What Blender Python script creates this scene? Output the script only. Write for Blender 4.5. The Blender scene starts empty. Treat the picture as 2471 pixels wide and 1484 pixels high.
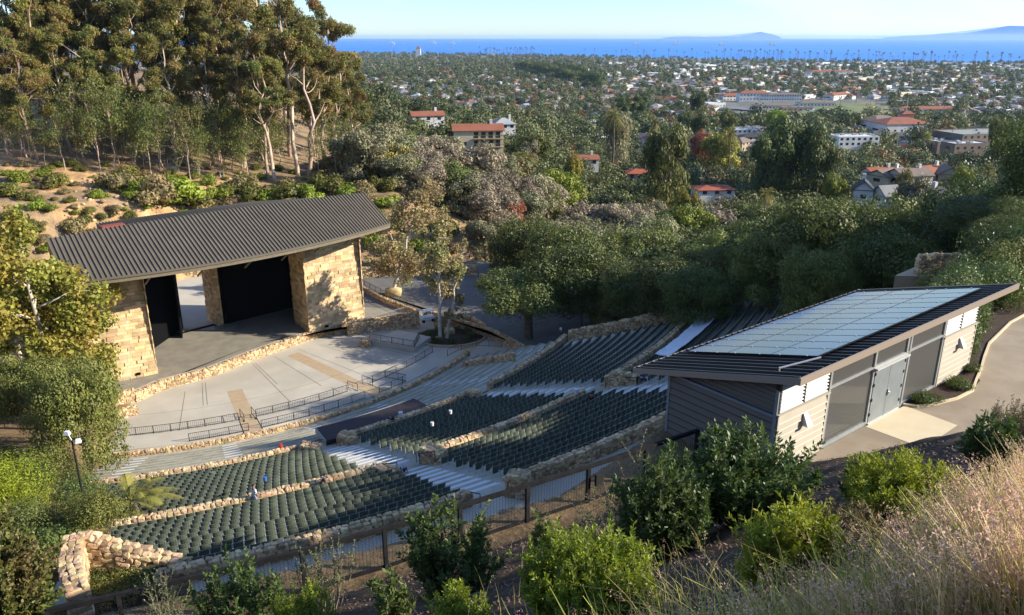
import bpy, math, random
import numpy as np
PI=math.pi; rad=math.radians
S=bpy.context.scene; C=S.collection
RN=np.random.RandomState(7)
# ---------------------------------------------------------------- camera maths (used only to read real positions off the survey)
F=787.5; TH=math.atan(270.5/F); CT,ST=math.cos(TH),math.sin(TH)
def ray(xv,yv):                       # picture units: 2471 wide
    dx=xv*.41441-512; dy=yv*.41441-307.5
    return dx, F*CT-dy*ST, -(F*ST+dy*CT)
def at(xv,yv,z):
    a,b,c=ray(xv,yv); t=z/c; return (a*t,b*t,z)
def atY(xv,yv,Y):
    a,b,c=ray(xv,yv); t=Y/b; return (a*t,Y,c*t)
CX,CY=-50.86,120.65                   # centre of the bowl
def pol(r,az,z=0.0):
    return (CX+r*math.cos(rad(az)),CY+r*math.sin(rad(az)),z)
def sm(a,b,x):
    t=np.clip((x-a)/(b-a),0,1); return t*t*(3-2*t)
# ---------------------------------------------------------------- mesh builder
class B:
    def __init__(s): s.V=[];s.Q=[];s.T=[];s.tq=[];s.tt=[];s.n=0
    def add(s,V,Q=None,T=None,tint=.5):
        V=np.asarray(V,float).reshape(-1,3)
        if Q is not None and len(Q):
            Q=np.asarray(Q,int); s.Q.append(Q+s.n); s.tq.append(np.broadcast_to(np.asarray(tint,float),(len(Q),)))
        if T is not None and len(T):
            T=np.asarray(T,int); s.T.append(T+s.n); s.tt.append(np.broadcast_to(np.asarray(tint,float),(len(T),)) )
        s.V.append(V); s.n+=len(V); return s
    def box(s,c,d,rz=0,tint=.5,taper=1.0):
        x,y,z=d[0]/2,d[1]/2,d[2]/2
        V=np.array([[-x,-y,-z],[x,-y,-z],[x,y,-z],[-x,y,-z],[-x*taper,-y*taper,z],[x*taper,-y*taper,z],[x*taper,y*taper,z],[-x*taper,y*taper,z]])
        if rz:
            cc,ss=math.cos(rz),math.sin(rz); V=np.c_[V[:,0]*cc-V[:,1]*ss,V[:,0]*ss+V[:,1]*cc,V[:,2]]
        return s.add(V+np.array(c),BOXQ,tint=tint)
    def bx(s,x0,x1,y0,y1,z0,z1,tint=.5):
        return s.box(((x0+x1)/2,(y0+y1)/2,(z0+z1)/2),(x1-x0,y1-y0,z1-z0),tint=tint)
    def beam(s,p,q,w,h,tint=.5):
        p=np.array(p,float);q=np.array(q,float);d=q-p;L=np.linalg.norm(d);d/=L
        up=np.array([0,0,1.]); 
        if abs(d[2])>.95: up=np.array([0,1.,0])
        sx=np.cross(d,up);sx/=np.linalg.norm(sx);uz=np.cross(sx,d)
        V=[]
        for e in (p,q):
            for a,b in ((-1,-1),(1,-1),(1,1),(-1,1)): V.append(e+sx*a*w/2+uz*b*h/2)
        return s.add(V,[[0,1,2,3],[7,6,5,4],[0,4,5,1],[1,5,6,2],[2,6,7,3],[3,7,4,0]],tint=tint)
    def tube(s,pts,rs,n=6,tint=.5,cap=True):
        P=np.array(pts,float); m=len(P)
        if np.isscalar(rs): rs=[rs]*m
        V=[];d=np.gradient(P,axis=0); up=np.array([.13,.21,1.]) 
        for i in range(m):
            t=d[i]/(np.linalg.norm(d[i])+1e-9)
            u=up if abs(t[2])<.9 else np.array([1.,.2,0])
            a=np.cross(t,u);a/=np.linalg.norm(a);b=np.cross(t,a)
            for k in range(n):
                w=2*PI*k/n; V.append(P[i]+rs[i]*(a*math.cos(w)+b*math.sin(w)))
        Q=[[i*n+k,i*n+(k+1)%n,(i+1)*n+(k+1)%n,(i+1)*n+k] for i in range(m-1) for k in range(n)]
        T=[]
        if cap:
            V.append(P[0]);V.append(P[-1]);a=m*n
            T=[[a,(k+1)%n,k] for k in range(n)]+[[a+1,(m-1)*n+k,(m-1)*n+(k+1)%n] for k in range(n)]
        return s.add(V,Q,T,tint=tint)
    def prism(s,poly,z0,z1,tint=.5):        # ordered polygon (ccw), extruded; fan caps
        n=len(poly); V=[(x,y,z0) for x,y in poly]+[(x,y,z1) for x,y in poly]
        Q=[[i,(i+1)%n,n+(i+1)%n,n+i] for i in range(n)]
        T=[[n,n+i,n+i+1] for i in range(1,n-1)]+[[0,i+1,i] for i in range(1,n-1)]
        return s.add(V,Q,T,tint=tint)
    def build(s,name,mat,parent=None,origin=(0,0,0),smooth=False,rz=0):
        V=np.concatenate(s.V)-np.array(origin)
        if rz:
            cc,ss=math.cos(-rz),math.sin(-rz); V=np.c_[V[:,0]*cc-V[:,1]*ss,V[:,0]*ss+V[:,1]*cc,V[:,2]]
        Q=np.concatenate(s.Q) if s.Q else np.zeros((0,4),int)
        T=np.concatenate(s.T) if s.T else np.zeros((0,3),int)
        me=bpy.data.meshes.new(name)
        me.vertices.add(len(V)); me.vertices.foreach_set('co',V.astype(np.float32).ravel())
        li=np.concatenate([Q.ravel(),T.ravel()]).astype(np.int32)
        me.loops.add(len(li)); me.loops.foreach_set('vertex_index',li)
        nf=len(Q)+len(T); me.polygons.add(nf)
        st=np.concatenate([np.arange(len(Q))*4,len(Q)*4+np.arange(len(T))*3]).astype(np.int32)
        me.polygons.foreach_set('loop_start',st)
        me.polygons.foreach_set('use_smooth',np.full(nf,bool(smooth)))
        me.update(calc_edges=True)
        ti=np.concatenate((s.tq+s.tt) or [np.zeros(0)])
        at_=me.attributes.new('tint','FLOAT','FACE'); at_.data.foreach_set('value',ti.astype(np.float32))
        me.materials.append(mat)
        o=bpy.data.objects.new(name,me); C.objects.link(o)
        if parent is not None: o.parent=parent
        else:
            o.location=origin
            if rz: o.rotation_euler=(0,0,rz)
        return o
BOXQ=[[0,3,2,1],[4,5,6,7],[0,1,5,4],[1,2,6,5],[2,3,7,6],[3,0,4,7]]
def empty(name,loc=(0,0,0),rz=0):
    o=bpy.data.objects.new(name,None); C.objects.link(o); o.location=loc; o.rotation_euler=(0,0,rz); o.empty_display_size=.2; return o
def tag(o,label=None,cat=None,group=None,kind=None):
    if label: o['label']=label
    if cat: o['category']=cat
    if group: o['group']=group
    if kind: o['kind']=kind
    return o
def struct(o): o['kind']='structure'; return o
def dup(o,loc,rz=0,sc=1.0,label=None,group=None,par=None):
    c=o.copy(); C.objects.link(c)
    if par is None:
        c.location=loc; c.rotation_euler=(0,0,rz); c.scale=(sc,sc,sc) if np.isscalar(sc) else sc
        if label: c['label']=label
        if group: c['group']=group
    else: c.parent=par
    for ch in KIDS.get(o.name,()):
        dup(ch,None,par=c)
    return c
KIDS={}
def reg(root,*kids):
    KIDS[root.name]=list(kids); return root
# ---------------------------------------------------------------- materials
def mat(name,c1,c2=None,sc=3.,rough=.8,bump=0.,bsc=20.,tint=0.,metal=0.,spec=.4,trans=0.,orand=0.,det=5.,c3=None,sc3=.3,hue=0.):
    m=bpy.data.materials.new(name); m.use_nodes=True; nt=m.node_tree; N=nt.nodes; L=nt.links
    bs=N['Principled BSDF']; out=N['Material Output']
    bs.inputs['Roughness'].default_value=rough; bs.inputs['Metallic'].default_value=metal; bs.inputs['Specular IOR Level'].default_value=spec
    col=None
    tc=N.new('ShaderNodeTexCoord')
    if c2 is not None:
        nz=N.new('ShaderNodeTexNoise'); nz.inputs['Scale'].default_value=sc; nz.inputs['Detail'].default_value=det; L.new(tc.outputs['Object'],nz.inputs['Vector'])
        rp=N.new('ShaderNodeValToRGB'); rp.color_ramp.elements[0].position=.35; rp.color_ramp.elements[1].position=.65
        rp.color_ramp.elements[0].color=(*c1,1); rp.color_ramp.elements[1].color=(*c2,1)
        L.new(nz.outputs['Fac'],rp.inputs['Fac']); col=rp.outputs['Color']
        if c3 is not None:
            n3=N.new('ShaderNodeTexNoise'); n3.inputs['Scale'].default_value=sc3; n3.inputs['Detail'].default_value=3; L.new(tc.outputs['Object'],n3.inputs['Vector'])
            r3=N.new('ShaderNodeValToRGB'); r3.color_ramp.elements[0].position=.45; r3.color_ramp.elements[1].position=.62
            L.new(n3.outputs['Fac'],r3.inputs['Fac'])
            mx=N.new('ShaderNodeMixRGB'); L.new(r3.outputs['Color'],mx.inputs[0]); L.new(col,mx.inputs[1]); mx.inputs[2].default_value=(*c3,1); col=mx.outputs[0]
    else:
        rgb=N.new('ShaderNodeRGB'); rgb.outputs[0].default_value=(*c1,1); col=rgb.outputs[0]
    def mult(col,sock,lo,hi):
        mr=N.new('ShaderNodeMapRange'); mr.inputs['To Min'].default_value=lo; mr.inputs['To Max'].default_value=hi; L.new(sock,mr.inputs['Value'])
        hs=N.new('ShaderNodeHueSaturation'); L.new(col,hs.inputs['Color']); L.new(mr.outputs[0],hs.inputs['Value']); return hs
    if tint:
        a=N.new('ShaderNodeAttribute'); a.attribute_name='tint'; hs=mult(col,a.outputs['Fac'],1-tint,1+tint)
        if hue:
            mr=N.new('ShaderNodeMapRange'); mr.inputs['To Min'].default_value=.5-hue; mr.inputs['To Max'].default_value=.5+hue
            wn=N.new('ShaderNodeTexWhiteNoise'); wn.noise_dimensions='1D'; L.new(a.outputs['Fac'],wn.inputs['W']); L.new(wn.outputs['Value'],mr.inputs['Value']); L.new(mr.outputs[0],hs.inputs['Hue'])
        col=hs.outputs[0]
    if orand:
        oi=N.new('ShaderNodeObjectInfo'); hs=mult(col,oi.outputs['Random'],1-orand,1+orand)
        wn=N.new('ShaderNodeTexWhiteNoise'); wn.noise_dimensions='1D'; L.new(oi.outputs['Random'],wn.inputs['W'])
        mr=N.new('ShaderNodeMapRange'); mr.inputs['To Min'].default_value=.5-orand*.08; mr.inputs['To Max'].default_value=.5+orand*.05; L.new(wn.outputs['Value'],mr.inputs['Value']); L.new(mr.outputs[0],hs.inputs['Hue'])
        col=hs.outputs[0]
    L.new(col,bs.inputs['Base Color'])
    if bump:
        bz=N.new('ShaderNodeTexNoise'); bz.inputs['Scale'].default_value=bsc; bz.inputs['Detail'].default_value=6; L.new(tc.outputs['Object'],bz.inputs['Vector'])
        bp=N.new('ShaderNodeBump'); bp.inputs['Strength'].default_value=min(1,bump); bp.inputs['Distance'].default_value=max(.02,bump*.06); L.new(bz.outputs['Fac'],bp.inputs['Height']); L.new(bp.outputs[0],bs.inputs['Normal'])
    if trans:
        tr=N.new('ShaderNodeBsdfTranslucent'); L.new(col,tr.inputs['Color']); ms=N.new('ShaderNodeMixShader'); ms.inputs[0].default_value=trans
        L.new(bs.outputs[0],ms.inputs[1]); L.new(tr.outputs[0],ms.inputs[2]); L.new(ms.outputs[0],out.inputs['Surface'])
    return m
def leafmat(name,c1,c2,sc=.5,orand=.22,trans=.22,rough=.55,spec=.35,c3=None,tint=.35):
    return mat(name,c1,c2,sc=sc,rough=rough,spec=spec,trans=trans,orand=orand,tint=tint,det=4,c3=c3,sc3=.25)
M={}
M['stone']=mat('rubble_stone',(.56,.42,.25),(.43,.29,.16),sc=1.2,rough=.9,bump=.7,bsc=7,tint=.42,hue=.02,spec=.2)
M['mortar']=mat('mortar',(.30,.23,.15),(.22,.17,.11),sc=3,rough=.95)
M['ashlar']=mat('sandstone_block',(.70,.52,.30),(.58,.40,.21),sc=.9,rough=.9,bump=.8,bsc=5,tint=.34,hue=.015,spec=.2)
M['concrete']=mat('plaza_concrete',(.52,.475,.39),(.46,.42,.345),sc=.35,rough=.85,bump=.1,bsc=30,c3=(.43,.39,.32),sc3=.16,spec=.2)
M['tan_conc']=mat('tan_paving',(.46,.34,.21),(.40,.30,.19),sc=2,rough=.85)
M['terrace']=mat('terrace_concrete',(.40,.37,.29),(.31,.29,.23),sc=1.5,rough=.9,c3=(.42,.39,.32),sc3=.5,spec=.2)
M['stagefloor']=mat('stage_floor',(.22,.20,.165),(.28,.255,.205),sc=.7,rough=.8,bump=.1,bsc=12,spec=.25)
M['asphalt']=mat('asphalt',(.125,.12,.11),(.16,.15,.135),sc=.8,rough=.9,bump=.2,bsc=60)
M['path']=mat('path_asphalt',(.31,.25,.18),(.37,.305,.225),sc=1.2,rough=.9,bump=.35,bsc=120,spec=.2,c3=(.27,.22,.16),sc3=.6)
M['pad']=mat('pad_concrete',(.66,.56,.38),(.62,.52,.35),sc=1.5,rough=.8,spec=.2)
M['white']=mat('white_paint',(.60,.60,.60),rough=.7)
M['black']=mat('black_drape',(.006,.006,.007),rough=.95,spec=.05)
M['seatgreen']=mat('green_seat_plastic',(.085,.103,.073),(.108,.130,.092),sc=3,rough=.42,spec=.5,tint=.3)
M['seatframe']=mat('seat_frame_metal',(.45,.45,.43),rough=.5)
M['roofmetal']=mat('weathered_roof_metal',(.105,.088,.064),(.14,.116,.085),sc=.5,rough=.6,spec=.2,bump=.05,bsc=4)
M['roofseam']=mat('roof_seam',(.13,.112,.085),rough=.6,spec=.2)
M['copper']=mat('eave_fascia',(.19,.15,.095),(.14,.12,.08),sc=2,rough=.6)
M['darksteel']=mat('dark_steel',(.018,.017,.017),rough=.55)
M['rail']=mat('rail_paint',(.022,.020,.019),rough=.5)
M['fencewood']=mat('fence_post_paint',(.012,.012,.013),(.02,.02,.02),sc=4,rough=.8,spec=.12)
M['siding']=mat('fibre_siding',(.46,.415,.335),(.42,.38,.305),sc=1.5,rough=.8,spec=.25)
M['sidingdark']=mat('grey_siding',(.17,.145,.12),(.155,.135,.11),sc=1.5,rough=.8,spec=.25)  # siding colour darkened to carry the shade of the unlit walls
M['galv']=mat('galvanised_steel',(.36,.38,.38),(.31,.33,.34),sc=3,rough=.45,metal=.25)
M['doorgrey']=mat('door_paint',(.21,.235,.25),(.18,.205,.22),sc=2,rough=.45)
M['shedroof']=mat('shed_roof_metal',(.040,.036,.034),(.05,.045,.042),sc=1,rough=.35,spec=.5,metal=.3)
M['fascia']=mat('shed_fascia',(.30,.24,.185),rough=.5)
M['louver']=mat('louver_paint',(.50,.50,.49),rough=.5)
M['glass']=mat('panel_glass',(.03,.065,.13),rough=.04,spec=.14)
M['alu']=mat('aluminium',(.6,.6,.6),rough=.35,metal=.6)
M['mulch']=mat('mulch',(.06,.035,.022),(.035,.022,.015),sc=6,rough=.95)
M['bark_white']=mat('sycamore_bark',(.62,.58,.48),(.40,.35,.26),sc=1.2,rough=.85,spec=.15)
M['bark_euc']=mat('eucalypt_bark',(.58,.47,.36),(.34,.22,.14),sc=.35,rough=.85,spec=.15,orand=.3)
M['bark_dark']=mat('oak_bark',(.11,.085,.06),(.17,.14,.11),sc=2,rough=.95)
M['twig']=mat('grey_twig',(.24,.20,.155),(.17,.135,.10),sc=3,rough=.9,orand=.15)
M['oak']=leafmat('oak_leaf',(.115,.138,.028),(.19,.205,.05),sc=.6,orand=.3)
M['oakdark']=leafmat('dark_oak_leaf',(.065,.092,.020),(.115,.142,.034),sc=.5,orand=.25)
M['oakgrey']=leafmat('grey_oak_leaf',(.19,.19,.085),(.26,.25,.13),sc=.6,orand=.28)
M['tanleaf']=leafmat('winter_willow',(.34,.27,.18),(.25,.21,.13),sc=.6)
M['yellowleaf']=leafmat('yellow_leaf',(.30,.24,.035),(.20,.20,.03),sc=.7)
M['limeleaf']=leafmat('lime_leaf',(0.246,0.307,0.029),(0.170,0.215,0.024),sc=.7)
M['redleaf']=leafmat('rusty_leaf',(0.341,0.128,0.056),(0.248,0.128,0.056),sc=.7)
M['euc']=leafmat('eucalypt_leaf',(.24,.235,.05),(.29,.20,.07),sc=.22,orand=.3,c3=(.15,.17,.042),trans=.3)
M['eucyoung']=leafmat('young_eucalypt_leaf',(.16,.19,.045),(.22,.19,.055),sc=.5,orand=.25,c3=(.12,.16,.04),trans=.3)
M['sycleaf']=leafmat('sycamore_leaf',(.38,.37,.06),(.27,.31,.05),sc=.8,trans=.35,c3=(.42,.34,.06))
M['sycbrown']=leafmat('brown_sycamore_leaf',(.38,.30,.13),(.27,.23,.09),sc=.8,trans=.3,c3=(.22,.23,.08))
M['shrub']=leafmat('shrub_leaf',(0.123,0.131,0.024),(0.189,0.184,0.035),sc=1.2)
M['dryshrub']=leafmat('sage_leaf',(0.227,0.184,0.071),(0.303,0.230,0.101),sc=1.2)
M['gloss']=leafmat('glossy_leaf',(.090,.135,.032),(.135,.185,.048),sc=3,rough=.45,spec=.3,trans=.3)
M['bright']=leafmat('bright_fine_leaf',(0.265,0.307,0.021),(0.189,0.238,0.021),sc=2,trans=.35)
M['pepper']=leafmat('feathery_leaf',(0.378,0.414,0.029),(0.265,0.307,0.024),sc=1.5,trans=.4)
M['twigleaf']=leafmat('sparse_leaf',(.12,.15,.055),(.16,.185,.08),sc=2)
M['palm']=leafmat('palm_frond',(0.189,0.200,0.035),(0.283,0.245,0.048),sc=.8)
M['ficus']=leafmat('ficus_leaf',(.030,.055,.010),(.055,.095,.016),sc=.15,orand=.15)
M['city']=leafmat('city_tree_leaf',(.10,.12,.035),(.165,.17,.06),sc=.02,tint=.5,orand=0)
M['citypalm']=leafmat('city_palm_leaf',(0.095,0.092,0.024),(0.151,0.123,0.035),sc=.1)
def cmat(n,c,r=.8,**k): return mat(n,c,tuple(x*.82 for x in c),sc=.25,rough=r,**k)
M['w_white']=cmat('white_wall',(.70,.68,.63)); M['w_cream']=cmat('cream_wall',(.62,.54,.38)); M['w_grey']=cmat('grey_wall',(.36,.37,.37)); M['w_tan']=cmat('tan_wall',(.42,.33,.22)); M['w_pink']=cmat('pink_wall',(.52,.33,.24)); M['w_blue']=cmat('blue_grey_wall',(.33,.38,.42)); M['w_orange']=cmat('ochre_wall',(.55,.30,.14)); M['w_brown']=cmat('brown_wall',(.20,.15,.11))
M['r_tile']=cmat('red_tile_roof',(.30,.105,.055),bump=.6,bsc=3); M['r_red']=cmat('bright_red_roof',(.36,.09,.045)); M['r_grey']=cmat('grey_shingle_roof',(.21,.205,.20)); M['r_brown']=cmat('brown_shingle_roof',(.20,.15,.115)); M['r_white']=cmat('white_flat_roof',(.62,.63,.63)); M['r_dark']=cmat('dark_roof',(.045,.045,.05)); M['r_pale']=cmat('pale_grey_roof',(.36,.37,.37)); M['r_green']=cmat('grey_green_roof',(.27,.30,.27))
M['window']=mat('window_glass',(.03,.035,.045),rough=.15,spec=.6)
M['deck']=mat('deck_boards',(.045,.032,.034),(.032,.024,.027),sc=2,rough=.6)
M['tarp']=mat('white_tarp',(.72,.74,.78),(.62,.64,.68),sc=2,rough=.5,bump=.4,bsc=3)
M['skin']=mat('skin',(.34,.19,.12),rough=.6); M['hair']=mat('dark_hair',(.02,.015,.012),rough=.6)
M['c_white']=mat('white_cloth',(.62,.66,.72),rough=.9); M['c_navy']=mat('navy_cloth',(.02,.03,.07),rough=.9); M['c_blue']=mat('light_blue_cloth',(.20,.38,.62),rough=.9); M['c_jean']=mat('pale_denim',(.22,.28,.38),rough=.9); M['c_black']=mat('dark_cloth',(.015,.015,.02),rough=.9); M['c_brown']=mat('maroon_cloth',(.06,.025,.025),rough=.9)
M['plastic_white']=mat('white_plastic',(.7,.7,.68),rough=.5); M['plastic_red']=mat('red_plastic',(.5,.04,.02),rough=.5); M['plastic_blue']=mat('blue_plastic',(.05,.15,.5),rough=.5)

M['lap']=mat('board_lap_edge',(.68,.64,.55),rough=.7)  # pale strips painting the bright highlight along each board joint
M['lapdark']=mat('grey_lap_edge',(.05,.045,.04),rough=.8)  # dark strips painting the shadow line under each end wall board
# ---------------------------------------------------------------- terrain
def H(X,Y):
    X=np.asarray(X,float);Y=np.asarray(Y,float)
    dx=X-CX;dy=Y-CY;r=np.hypot(dx,dy);az=np.degrees(np.arctan2(dy,dx))
    az2=np.where(az>150,az-360,az)
    right=sm(-24,-14,az2)
    re=r-12*right
    base=np.interp(re,[0,49.3,49.6,63,64,79,80,92.5,96.3,96.9,101],[-42.4,-42.4,-42.0,-37.9,-37.5,-32.6,-32.3,-28.0,-27.6,-25.9,-25.4])
    bt=np.interp(az2,[-70,-62,-57.5,-40],[111.6,111.6,108.6,108.6])
    e0=np.interp(az2,[-62,-59,-57,-50,-35],[113.2,113.6,116.4,117.4,118.5])
    up=np.clip((re-101)/(bt-101),0,1)
    near=-25.4+up*11.4
    near=np.where(re>e0,-14.0+.69*(np.minimum(re,131)-e0)+.28*np.maximum(re-131,0),near)
    z=np.where(re>101,near,base)
    left=sm(-79,-84,az2)*(az2<0)
    zl=np.interp(r,[0,40,60,100],[-41.2,-41.2,-37,-25.2]); z=np.where((r<101),z*(1-left)+zl*left,z)
    z=np.minimum(z,np.interp(az2,[-46,-39,-30,-20,-8,5],[200,-12,-16,-26,-36,-42.4]))
    # valley and city plain
    Fz=np.interp(Y,[105,150,200,300,400,500,650,1100,1800,2600,4400],[-42.4,-47,-52,-57,-60,-63,-66,-72,-76,-79,-79.6])
    wv=sm(-8,8,az2)*(az2>-100)
    yard=(np.hypot(X+35,Y-118)<42)
    z=z*(1-wv)+Fz*wv
    # ridge behind the stage
    yt=np.interp(X,[-140,-95,-66,-55,-27,-8,5,60],[20,75,121,136.6,139.3,143.2,175,420])
    d=(Y-yt)*.82
    amp=np.interp(X,[-60,-27,-8,10],[15,13,6,0])
    hz=-41.5+np.minimum(np.maximum(d,0)*.9,amp)+.10*np.maximum(d-18,0)
    hz=np.minimum(hz,np.interp(X,[-400,-120,-60,-20],[-8,-14,-22,-30]))
    cap=np.minimum(hz,np.interp(Y,[150,300],[-29,-41]));k_=sm(-85,-20,X);hz=hz*(1-k_)+cap*k_
    env=(1-sm(330,560,Y))*(1-sm(-25,60,X))
    hz2=Fz+(hz-Fz)*env
    z=np.where((d>0)&(Y>60),hz2,z)
    flat=(d<=0)&(Y>100)&(X>-70)&(X<-2)&(r<62)
    z=np.where(flat,-42.3,z)
    z=z+(np.sin(X*.11+Y*.07)*np.sin(Y*.09-X*.05)*1.0)*sm(150,260,Y)*(1-sm(900,1500,Y))
    coast=3460-.79*(X-459)
    z=np.where(Y>coast-60,-79.5-8*sm(-60,60,Y-coast),z)
    return z
def h(x,y): return float(H(x,y))
TT=3*np.exp(np.arange(1260)*.006)
def gp(xv,yv):                        # where the line of sight meets the ground
    a,b,c=ray(xv,yv); n=math.hypot(a,b); a/=n;b/=n;c/=n
    k=np.argmax(c*TT<H(a*TT,b*TT)); t=TT[k] if k else TT[-1]
    return (a*t,b*t,h(a*t,b*t))
def gpn(xv,yv):                       # many near points at once
    T_=3*np.exp(np.arange(300)*.011);R_=np.array([ray(x,y) for x,y in zip(xv,yv)]);R_/=np.hypot(R_[:,0],R_[:,1])[:,None];out=[]
    for i in range(0,len(R_),2000):
        r=R_[i:i+2000];X=r[:,:1]*T_;Y=r[:,1:2]*T_;k=np.argmax(r[:,2:]*T_<H(X,Y),axis=1);j=np.arange(len(r));x,y=X[j,k],Y[j,k];out.append(np.c_[x,y,H(x,y)])
    return np.concatenate(out)
# ground sheet
nr,na=520,420
rr=np.concatenate([[0],2*np.exp(np.linspace(0,math.log(6000),nr-1))])
# finer angular spacing in front
aa=np.concatenate([np.linspace(35,145,320),np.linspace(145,395,na-320+1)[1:-1]])
na=len(aa)
A,R=np.meshgrid(np.radians(aa),rr)
GX=R*np.cos(A);GY=R*np.sin(A);GZ=H(GX,GY)
jit=np.sin(GX*1.9+GY*.7)*np.cos(GY*1.3-GX*.4)*.06+np.sin(GX*5.1)*np.sin(GY*4.7)*.03
rC=np.hypot(GX-CX,GY-CY)
GZ=GZ+jit*np.where(rC>113.6,1.6,np.where(rC>97,.5,.2))
V=np.c_[GX.ravel(),GY.ravel(),GZ.ravel()]
i,j=np.meshgrid(np.arange(nr-1),np.arange(na),indexing='ij'); j2=(j+1)%na
Q=np.stack([i*na+j,(i+1)*na+j,(i+1)*na+j2,i*na+j2],-1).reshape(-1,4)
b=B();b.add(V,Q)
gm=bpy.data.materials.new('ground_soil'); gm.use_nodes=True
ground=struct(b.build('ground',gm,smooth=True))
# base colour of the soil by place
X,Y=V[:,0],V[:,1];r=rC.ravel();az=np.degrees(np.arctan2(Y-CY,X-CX));az2=np.where(az>150,az-360,az)
def lerp(a,b_,t): return a*(1-t[:,None])+np.array(b_)*t[:,None]
col=np.tile(np.array([.17,.115,.06]),(len(X),1))
col=lerp(col,[.055,.035,.022],sm(112,114,r)*(Y<60))
hill=sm(120,128,Y+.0*X)*(X<-5)*(1-sm(300,360,Y))+ (X<-62)*(Y>70)*(Y<128)
hill=np.clip(hill,0,1)
nz_=np.sin(X*.21+np.sin(Y*.17)*2)*np.sin(Y*.26-X*.1)+.6*np.sin(X*.55+Y*.4)*np.sin(X*.3-Y*.62)
org=np.clip(sm(-.35,.5,nz_)*sm(172,140,Y)*(1-sm(-45,-25,X)*.3),0,1) if False else np.clip(sm(-.7,.25,nz_)*(1-sm(146,178,Y)),0,1)
col=lerp(col,[.25,.175,.10],hill*.95)
col=lerp(col,[.46,.28,.13],hill*org*.9)
col=lerp(col,[.10,.09,.045],sm(146,175,Y)*sm(-45,-15,X))
col=lerp(col,[.16,.155,.13],sm(420,560,Y))
grass=np.zeros(len(X))
col=lerp(col,[.23,.20,.06],(np.hypot(X-(9),(Y-150)*1.0)<14)*.8)
ca=ground.data.attributes.new('soil','FLOAT_COLOR','POINT'); ca.data.foreach_set('color',np.c_[col,np.ones(len(X))].astype(np.float32).ravel())
nt=gm.node_tree;N=nt.nodes;L=nt.links;bs=N['Principled BSDF'];bs.inputs['Roughness'].default_value=.95;bs.inputs['Specular IOR Level'].default_value=.15
a_=N.new('ShaderNodeAttribute');a_.attribute_name='soil';tc=N.new('ShaderNodeTexCoord')
n1=N.new('ShaderNodeTexNoise');n1.inputs['Scale'].default_value=.35;n1.inputs['Detail'].default_value=9;n1.inputs['Roughness'].default_value=.65;L.new(tc.outputs['Object'],n1.inputs['Vector'])
mr=N.new('ShaderNodeMapRange');mr.inputs['From Min'].default_value=.3;mr.inputs['From Max'].default_value=.7;mr.inputs['To Min'].default_value=.55;mr.inputs['To Max'].default_value=1.45;L.new(n1.outputs['Fac'],mr.inputs['Value'])
hs=N.new('ShaderNodeHueSaturation');L.new(a_.outputs['Color'],hs.inputs['Color']);L.new(mr.outputs[0],hs.inputs['Value'])
n2=N.new('ShaderNodeTexNoise');n2.inputs['Scale'].default_value=6;n2.inputs['Detail'].default_value=8;L.new(tc.outputs['Object'],n2.inputs['Vector'])
m2=N.new('ShaderNodeMapRange');m2.inputs['From Min'].default_value=.3;m2.inputs['From Max'].default_value=.7;m2.inputs['To Min'].default_value=.7;m2.inputs['To Max'].default_value=1.35;L.new(n2.outputs['Fac'],m2.inputs['Value'])
h2=N.new('ShaderNodeHueSaturation');L.new(hs.outputs[0],h2.inputs['Color']);L.new(m2.outputs[0],h2.inputs['Value']);L.new(h2.outputs[0],bs.inputs['Base Color'])
bp=N.new('ShaderNodeBump');bp.inputs['Strength'].default_value=.8;bp.inputs['Distance'].default_value=.25;L.new(n1.outputs['Fac'],bp.inputs['Height'])
bp2=N.new('ShaderNodeBump');bp2.inputs['Strength'].default_value=.6;bp2.inputs['Distance'].default_value=.04;L.new(n2.outputs['Fac'],bp2.inputs['Height']);L.new(bp.outputs[0],bp2.inputs['Normal']);L.new(bp2.outputs[0],bs.inputs['Normal'])
# sea
sm_=bpy.data.materials.new('sea_water');sm_.use_nodes=True;nt=sm_.node_tree;N=nt.nodes;L=nt.links;bs=N['Principled BSDF']
bs.inputs['Roughness'].default_value=.5;bs.inputs['Specular IOR Level'].default_value=.25;tc=N.new('ShaderNodeTexCoord')
n1=N.new('ShaderNodeTexNoise');n1.inputs['Scale'].default_value=.0006;n1.inputs['Detail'].default_value=6
mp=N.new('ShaderNodeMapping');mp.inputs['Scale'].default_value=(1,3,1);L.new(tc.outputs['Object'],mp.inputs['Vector']);L.new(mp.outputs[0],n1.inputs['Vector'])
rp=N.new('ShaderNodeValToRGB');rp.color_ramp.elements[0].position=.3;rp.color_ramp.elements[1].position=.7;rp.color_ramp.elements[0].color=(.018,.17,.56,1);rp.color_ramp.elements[1].color=(.03,.215,.62,1)
L.new(n1.outputs['Fac'],rp.inputs['Fac']);L.new(rp.outputs[0],bs.inputs['Base Color'])
n2=N.new('ShaderNodeTexNoise');n2.inputs['Scale'].default_value=.05;n2.inputs['Detail'].default_value=4;L.new(tc.outputs['Object'],n2.inputs['Vector']);bp=N.new('ShaderNodeBump');bp.inputs['Strength'].default_value=.5;bp.inputs['Distance'].default_value=1;L.new(n2.outputs['Fac'],bp.inputs['Height']);L.new(bp.outputs[0],bs.inputs['Normal'])
b=B();b.add([(-45000,1500,-80),(45000,1500,-80),(45000,45000,-80),(-45000,45000,-80)],[[0,1,2,3]]);struct(b.build('sea',sm_))
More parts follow.
